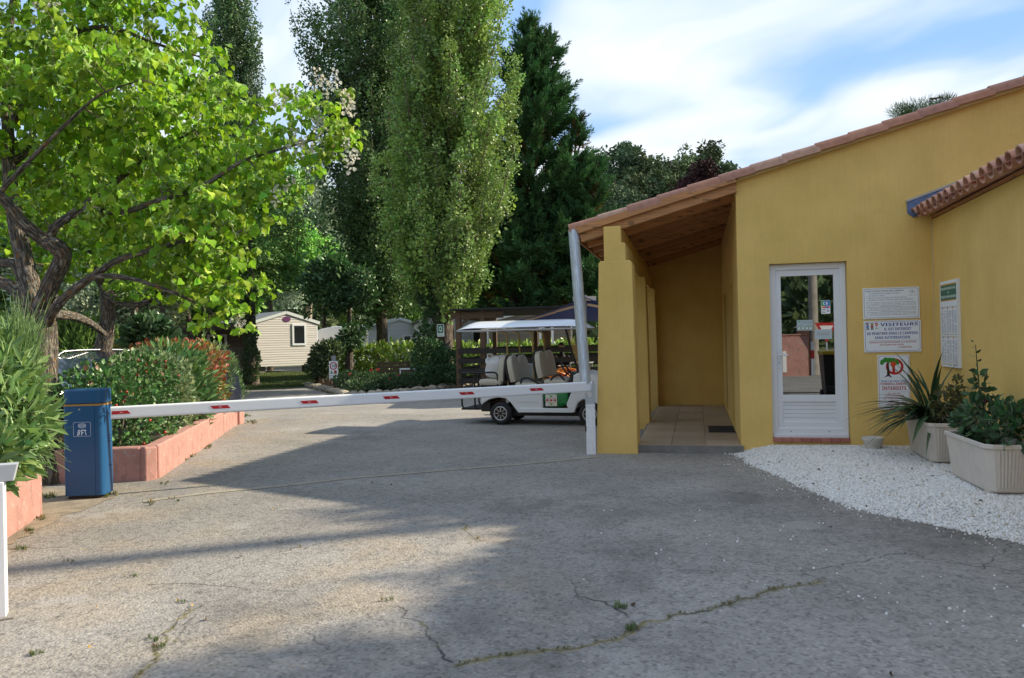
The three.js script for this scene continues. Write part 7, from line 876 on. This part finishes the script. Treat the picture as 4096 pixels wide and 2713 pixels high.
// ---------------------------------------------------------------- the flower bed
{
  const bedPts = [[1230, 1545], [1330, 1570], [1440, 1590], [1560, 1580], [1700, 1565], [1850, 1548], [1900, 1535]].map(([x, y]) => onGround(x, y)), far = [[1900, 1480], [1600, 1480], [1330, 1490], [1250, 1500]].map(([x, y]) => onGround(x, y));
  structure('flower_bed', metric(slab([...bedPts, ...far].map((p) => [p.x, -p.z]), 0.06).rotateX(-Math.PI / 2).translate(0, -0.01, 0)), mat([1, 1, 1], 1, { map: mottled([0.10, 0.07, 0.045], 0.45, 701, 2), bumpMap: grit, bumpScale: 0.02 }), 'dark soil of the flower bed at the bend of the drive', 'flower bed');
  const edge = thing('stone_edging', 'row of rough pale stones edging the flower bed', 'edging'), r = rng(71), sm = [[0.30, 0.26, 0.20], [0.36, 0.31, 0.24], [0.25, 0.215, 0.17]].map((c, i) => mat([1, 1, 1], 0.95, { map: mottled(c, 0.3, 705 + i, 3) }));
  const stones = [0, 1, 2].map((s) => { const g = new THREE.IcosahedronGeometry(1, 2), p = g.attributes.position; for (let i = 0; i < p.count; i++) { const x = p.getX(i), y = p.getY(i), z = p.getZ(i), k = 0.8 + 0.5 * fbm(x * 1.6 + s * 9, y * 1.6 + z * 1.3, 3, 71 + s); p.setXYZ(i, x * k, y * k, z * k); } g.computeVertexNormals(); return plain(g); });
  const curve = new THREE.CatmullRomCurve3(bedPts), Ln = curve.getLength(); for (let i = 0; i < Ln / 0.3; i++) { const p = curve.getPointAt(Math.min(1, i * 0.3 / Ln)); const m = mesh('stone', stones[(r() * 3) | 0], sm[(r() * 3) | 0], edge); m.position.set(p.x + (r() - 0.5) * 0.08, 0.05, p.z + (r() - 0.5) * 0.08); m.scale.set(0.14 + 0.07 * r(), 0.08 + 0.05 * r(), 0.1 + 0.06 * r()); m.rotation.y = r() * 6; }
  const lg = thing('log_edging', 'short log palisade edging the corner of the bed below the sign', 'edging'), a = onGround(1270, 1545), b = onGround(1390, 1572); for (let i = 0; i < 14; i++) { const p = a.clone().lerp(b, i / 13), h = 0.18 + 0.16 * Math.abs(Math.sin(i * 0.8)); mesh('log', metric(cyl(0.05, 0.048, h, p.x, h / 2, p.z + 0.1)), M.pergola, lg); }
  // iris clumps: each a fan of sword leaves
  const blade = leafGeo(1, [0.03, 0.035, 0.03, 0.02, 0], 0.3, 0.35); let k = 0; for (const [x, y] of [[1480, 1565], [1540, 1568], [1590, 1562], [1640, 1560], [1710, 1556], [1750, 1552], [1800, 1545], [1520, 1548], [1620, 1545], [1850, 1540], [1440, 1560]]) { const p = onGround(x, y), t = thing('iris_clump', 'clump of blue green sword leaves along the stone edging', 'plant', p, 0, 'sword leaved clumps in the flower bed'); const it = []; for (let i = 0; i < 46; i++) { const e = r() * 6.28; it.push({ p: V((r() - 0.5) * 0.4, 0.03, (r() - 0.5) * 0.3), q: facing(V(Math.cos(e) * 0.6, 1, Math.sin(e) * 0.6), r() * 6.28), s: 0.35 + 0.25 * r(), c: shade(r, [0.085, 0.16, 0.07], 0.3) }); } scatter('blades', t, blade, LM.firm, it); k++; }
  shrub('rose_bush', 'dark rose bush with red blooms in the flower bed', 'shrub', { seed: 351, n: 3600, geo: lf.box, m: LM.firm, size: 0.07, col: [0.051, 0.109, 0.032], lobes: [[1390, 1520, 23.6, 50, 40], [1470, 1525, 23.4, 70, 34], [1440, 1545, 22.8, 70, 24], [1560, 1530, 23.5, 60, 30], [1630, 1525, 24, 50, 32]], extra: (t, q, ls) => { for (const [x, y] of [[1485, 1482], [1512, 1480], [1597, 1500], [1400, 1498], [1560, 1515]]) { const it = []; const c = at(x, y, 22.9); for (let i = 0; i < 12; i++) it.push({ p: c.clone().add(V((q() - 0.5) * 0.07, (q() - 0.5) * 0.06, (q() - 0.5) * 0.07)), q: Q(q, 1.5), s: 0.042, c: shade(q, [0.45, 0.02, 0.02], 0.3) }); const o = it.map((e) => { const g = lf.box.clone(); g.applyMatrix4(new THREE.Matrix4().compose(e.p, e.q, V(e.s, e.s, e.s))); return g; }); mesh('bloom', merge(o), mat([0.45, 0.018, 0.016], 0.6, { side: THREE.DoubleSide }), t); } } });
  const bn = thing('garden_bench', 'dark wooden bench at the back of the flower bed', 'bench', G(1568, 1500, 25.5), R(8)); for (let i = 0; i < 3; i++) mesh('seat_slat', box(1.1, 0.03, 0.1, 0, 0.42, -0.12 + i * 0.12), M.pergola, bn); for (let i = 0; i < 3; i++) mesh('back_slat', box(1.1, 0.09, 0.025, 0, 0.55 + i * 0.12, -0.24), M.pergola, bn); for (const s of [-1, 1]) { mesh('leg', box(0.06, 0.42, 0.4, s * 0.48, 0.21, -0.05), M.darkMetal, bn); mesh('back_post', box(0.05, 0.42, 0.03, s * 0.48, 0.64, -0.265), M.darkMetal, bn); }
  const bx = thing('meter_box', 'brown box with a white top behind the flower bed', 'box', G(1635, 1500, 25), R(5)); mesh('box_body', metric(box(0.42, 0.6, 0.3, 0, 0.3, 0)), mat([0.16, 0.085, 0.05], 0.8), bx); mesh('box_top', box(0.5, 0.04, 0.36, 0, 0.62, 0), M.white, bx); for (const s of [-1, 1]) mesh('box_leg', box(0.03, 0.66, 0.03, s * 0.23, 0.32, 0.165), M.white, bx);
  // lawn
  const lawnPts = [[930, 1562], [1060, 1560], [1240, 1546], [1260, 1520], [1330, 1500], [1330, 1488], [930, 1490]].map(([x, y]) => onGround(x, y));
  structure('lawn', metric(new THREE.ShapeGeometry(shapeOf(lawnPts.map((p) => [p.x, -p.z]))).rotateX(-Math.PI / 2).translate(0, 0.006, 0)), mat([1, 1, 1], 1, { map: mottled([0.10, 0.135, 0.035], 0.35, 711, 1) }), 'short lawn in front of the cream mobile home', 'lawn');
  const gr = [], gb = clusterGeo(91, 14, [0.12, 0.02, 0.12], leafGeo(0.09, [0.05, 0.035, 0], 0.1, 0.2), 0.3, 2.2), c0 = lawnPts[0], c1 = lawnPts[2], c2 = lawnPts[4], c3 = lawnPts[6]; for (let i = 0; i < 5200; i++) { const u = r(), v = r(), p = c0.clone().lerp(c1, u).lerp(c3.clone().lerp(c2, u), v); gr.push({ p: V(p.x, 0.02, p.z), q: Q(r, 0.15), s: 0.8 + 0.6 * r(), c: shade(r, [0.11, 0.155, 0.035], 0.3) }); }
  const gm = scatter('grass', scene, gb, LM.firm, gr); gm.name = numbered('grass'); Object.assign(gm.userData, { label: 'short grass blades of the lawn by the cream mobile home', category: 'grass' });
}
// ---------------------------------------------------------------- plants in the troughs
{
  const r = rng(81), y = thing('spiky_dracaena', 'spiky plant with long arching sword leaves in the trough near the signs', 'plant', V(2.40, 0.46, -9.1)), bl = leafGeo(1, [0.02, 0.03, 0.032, 0.027, 0.016, 0], 0.5, 0.75), bl2 = leafGeo(1, [0.018, 0.028, 0.03, 0.025, 0.014, 0], 0.5, 0.3);
  const gm = [[0.02, 0.062, 0.022], [0.03, 0.085, 0.03], [0.045, 0.10, 0.035]].map((c) => phys(c, 0.5, { side: THREE.DoubleSide, clearcoat: 0.3 }));
  const blade = (g, d, s, h) => { const m = mesh('leaf', g, gm[(r() * 3) | 0], y); m.position.set((r() - 0.5) * 0.1, h, (r() - 0.5) * 0.1); const q = facing(d, 0), ax = d.clone().normalize(), f = V(0, 0, 1).applyQuaternion(q), up = V(0, 1, 0).addScaledVector(ax, -ax.y).normalize(); q.premultiply(new THREE.Quaternion().setFromAxisAngle(ax, Math.atan2(f.clone().cross(up).dot(ax), f.dot(up)))); m.quaternion.copy(q); m.scale.setScalar(s); };
  for (let i = 0; i < 40; i++) { const a = r() * 6.28; blade(bl, V(Math.cos(a), 0.5 + 0.9 * r(), Math.sin(a)), 0.5 + 0.25 * r(), 0.02 + 0.12 * r()); }
  for (let i = 0; i < 30; i++) { const a = Math.PI + (r() - 0.5) * 2.6; blade(bl, V(Math.cos(a), 0.2 + 0.7 * r(), Math.sin(a) * 0.9), 0.5 + 0.22 * r(), 0.02 + 0.1 * r()); }
  for (let i = 0; i < 14; i++) { const a = r() * 6.28; blade(bl2, V(Math.cos(a) * 0.3 - 0.12, 1.2, Math.sin(a) * 0.3), 0.5 + 0.25 * r(), 0.05 + 0.15 * r()); }
  mesh('stem', limb([V(0, -0.1, 0), V(0, 0.05, 0), V(-0.01, 0.2, 0)], [0.04, 0.035, 0.03], 8), M.twig, y);
  shrub('spindle_shrub', 'small olive brown shrub beside the spiky plant in the trough', 'plant', { seed: 361, n: 420, geo: lf.box, m: LM.firm, size: 0.05, pick: 60, col: [0.109, 0.123, 0.036], dv: 0.4, lobes: [{ c: V(2.52, 0.68, -8.85), r: V(0.16, 0.2, 0.18), w: 1 }, { c: V(2.5, 0.58, -9.0), r: V(0.18, 0.12, 0.25), w: 0.7 }, { c: V(2.58, 0.85, -8.8), r: V(0.06, 0.16, 0.08), w: 0.2 }], base: V(2.51, 0.45, -8.95) });
  shrub('rose_bush', 'rose bush with dark green leaves in the trough by the wing wall', 'plant', { seed: 363, n: 640, geo: lf.pho, m: LM.firm, size: 0.076, pick: 220, col: [0.046, 0.119, 0.038], dv: 0.35, lobes: [{ c: V(2.46, 0.68, -7.55), r: V(0.2, 0.2, 0.4), w: 1 }, { c: V(2.42, 0.6, -7.9), r: V(0.14, 0.12, 0.2), w: 0.4 }, { c: V(2.51, 0.66, -7.2), r: V(0.2, 0.18, 0.25), w: 0.6 }, { c: V(2.43, 0.92, -7.68), r: V(0.07, 0.16, 0.08), w: 0.12 }], base: V(2.5, 0.45, -7.7), extra: (t, q) => { mesh('tall_shoot', limb([V(2.46, 0.45, -7.72), V(2.44, 0.8, -7.68), V(2.42, 1.1, -7.66), V(2.40, 1.33, -7.64)], [0.008, 0.007, 0.005, 0.003], 6), mat([0.05, 0.09, 0.03], 0.7), t); for (let i = 0; i < 16; i++) { const h = 0.72 + i * 0.042, a = i * 2.4, k = mesh('leaf', lf.pho, tint(LM.firm, shade(q, [0.035, 0.09, 0.028], 0.25), 12), t); k.position.set(2.44 - (h - 0.7) * 0.06, h, -7.665); k.quaternion.copy(facing(V(Math.cos(a), 0.15, Math.sin(a)), q() * 6)); k.scale.setScalar(0.095 - i * 0.0022); } for (const [x, yy, z] of [[2.42, 0.83, -7.48], [2.40, 0.7, -8.0]]) { const list = []; for (let i = 0; i < 14; i++) list.push(lf.box.clone().applyMatrix4(new THREE.Matrix4().compose(V(x + (q() - 0.5) * 0.025, yy + (q() - 0.5) * 0.02, z + (q() - 0.5) * 0.025), Q(q, 1.5), V(0.03, 0.03, 0.03)))); mesh('bloom', merge(list), mat([0.05, 0.008, 0.012], 0.7, { side: THREE.DoubleSide }), t); } } });
  const ag = thing('agave', 'small blue green agave at the end of the rose trough', 'plant', V(2.42, 0.47, -8.02)); for (let i = 0; i < 9; i++) { const a = i * 2.4, k = mesh('leaf', leafGeo(1, [0.09, 0.11, 0.1, 0.06, 0], 0.5, 0.2), phys([0.045, 0.10, 0.075], 0.55, { side: THREE.DoubleSide }), ag); k.quaternion.copy(facing(V(Math.cos(a), 1.3 + (i % 3) * 0.4, Math.sin(a)), Math.PI / 2 - a)); k.scale.setScalar(0.2 + 0.06 * r()); }
}
// ---------------------------------------------------------------- weeds in the cracks and fallen leaves
{
  const r = rng(91), tuft = clusterGeo(95, 14, [0.02, 0.005, 0.02], leafGeo(0.045, [0.06, 0.05, 0], 0.1, 0.3), 0.5, 1.2), it = [];
  for (const [x, z] of mossSpots) it.push({ p: V(x + (r() - 0.5) * 0.02, 0.004, z + (r() - 0.5) * 0.02), q: Q(r, 0.2), s: 0.15 + 0.25 * r(), c: shade(r, r() < 0.5 ? [0.13, 0.15, 0.04] : [0.20, 0.16, 0.06], 0.3) });
  const spots = [[145, 2620, .9, 8], [650, 1935, .9, 6], [605, 2015, 1.5, 5], [690, 2005, 1.2, 4], [610, 2560, .8, 6], [640, 2590, .8, 6], [730, 2410, 1, 4], [200, 1990, 1.5, 14], [150, 2080, 1.4, 10], [110, 2130, 1.2, 8], [520, 2310, .9, 3], [760, 1830, 1.2, 8], [820, 1790, 1.3, 10], [720, 1850, 1.2, 6], [1000, 1690, 1.6, 16], [980, 1670, 1.6, 12], [440, 1985, 1.5, 10], [1540, 2405, 1, 3], [1120, 2170, .8, 3], [2480, 2430, 1.2, 6], [270, 2250, .8, 4], [2530, 2520, 1.2, 6], [85, 2200, 1.2, 6]];
  for (const [x, y, s, n] of spots) for (let k = 0; k < n; k++) { const p = onGround(x + (r() - 0.5) * 50, y + (r() - 0.5) * 16); it.push({ p: V(p.x, 0.004, p.z), q: Q(r, 0.3), s: 0.55 * s * (0.6 + 0.6 * r()), c: shade(r, r() < 0.75 ? [0.095, 0.15, 0.035] : [0.22, 0.17, 0.06], 0.3) }); }
  const w = scatter('weeds', scene, tuft, LM.firm, it); w.name = numbered('weeds'); Object.assign(w.userData, { label: 'small weeds growing in the asphalt cracks', category: 'weeds' });
  const lv = []; for (let i = 0; i < 76; i++) { const yel = i < 12; let p; if (yel) { const c = [[370, 2590], [740, 2415], [330, 2195], [1200, 2670], [360, 2420], [1110, 2035]][i % 6]; p = onGround(c[0] + (r() - 0.5) * 60, c[1] + (r() - 0.5) * 30); } else if (i < 60) { const z = mix(-10, -6.2, r()); p = V(mix(gravelEdge(z), 2.3, r()), 0, z); p.y = gravelTop(p.x, p.z); } else p = V(mix(-4, 2, r()), 0, mix(-10, -3.5, r())); lv.push({ p: V(p.x, p.y + 0.008, p.z), q: facing(V(r() - 0.5, 0.1, r() - 0.5), Math.PI / 2 + (r() - 0.5)), s: yel ? 0.016 : 0.02 + 0.02 * r(), c: yel ? shade(r, [0.5, 0.27, 0.02], 0.2) : shade(r, [0.06, 0.04, 0.025], 0.4) }); }
  const l = scatter('leaf_litter', scene, lf.box, LM.dull, lv); l.name = numbered('leaf_litter'); Object.assign(l.userData, { label: 'scattered dry fallen leaves on gravel and asphalt', category: 'leaves' });
}
renderer.render(scene, camera);
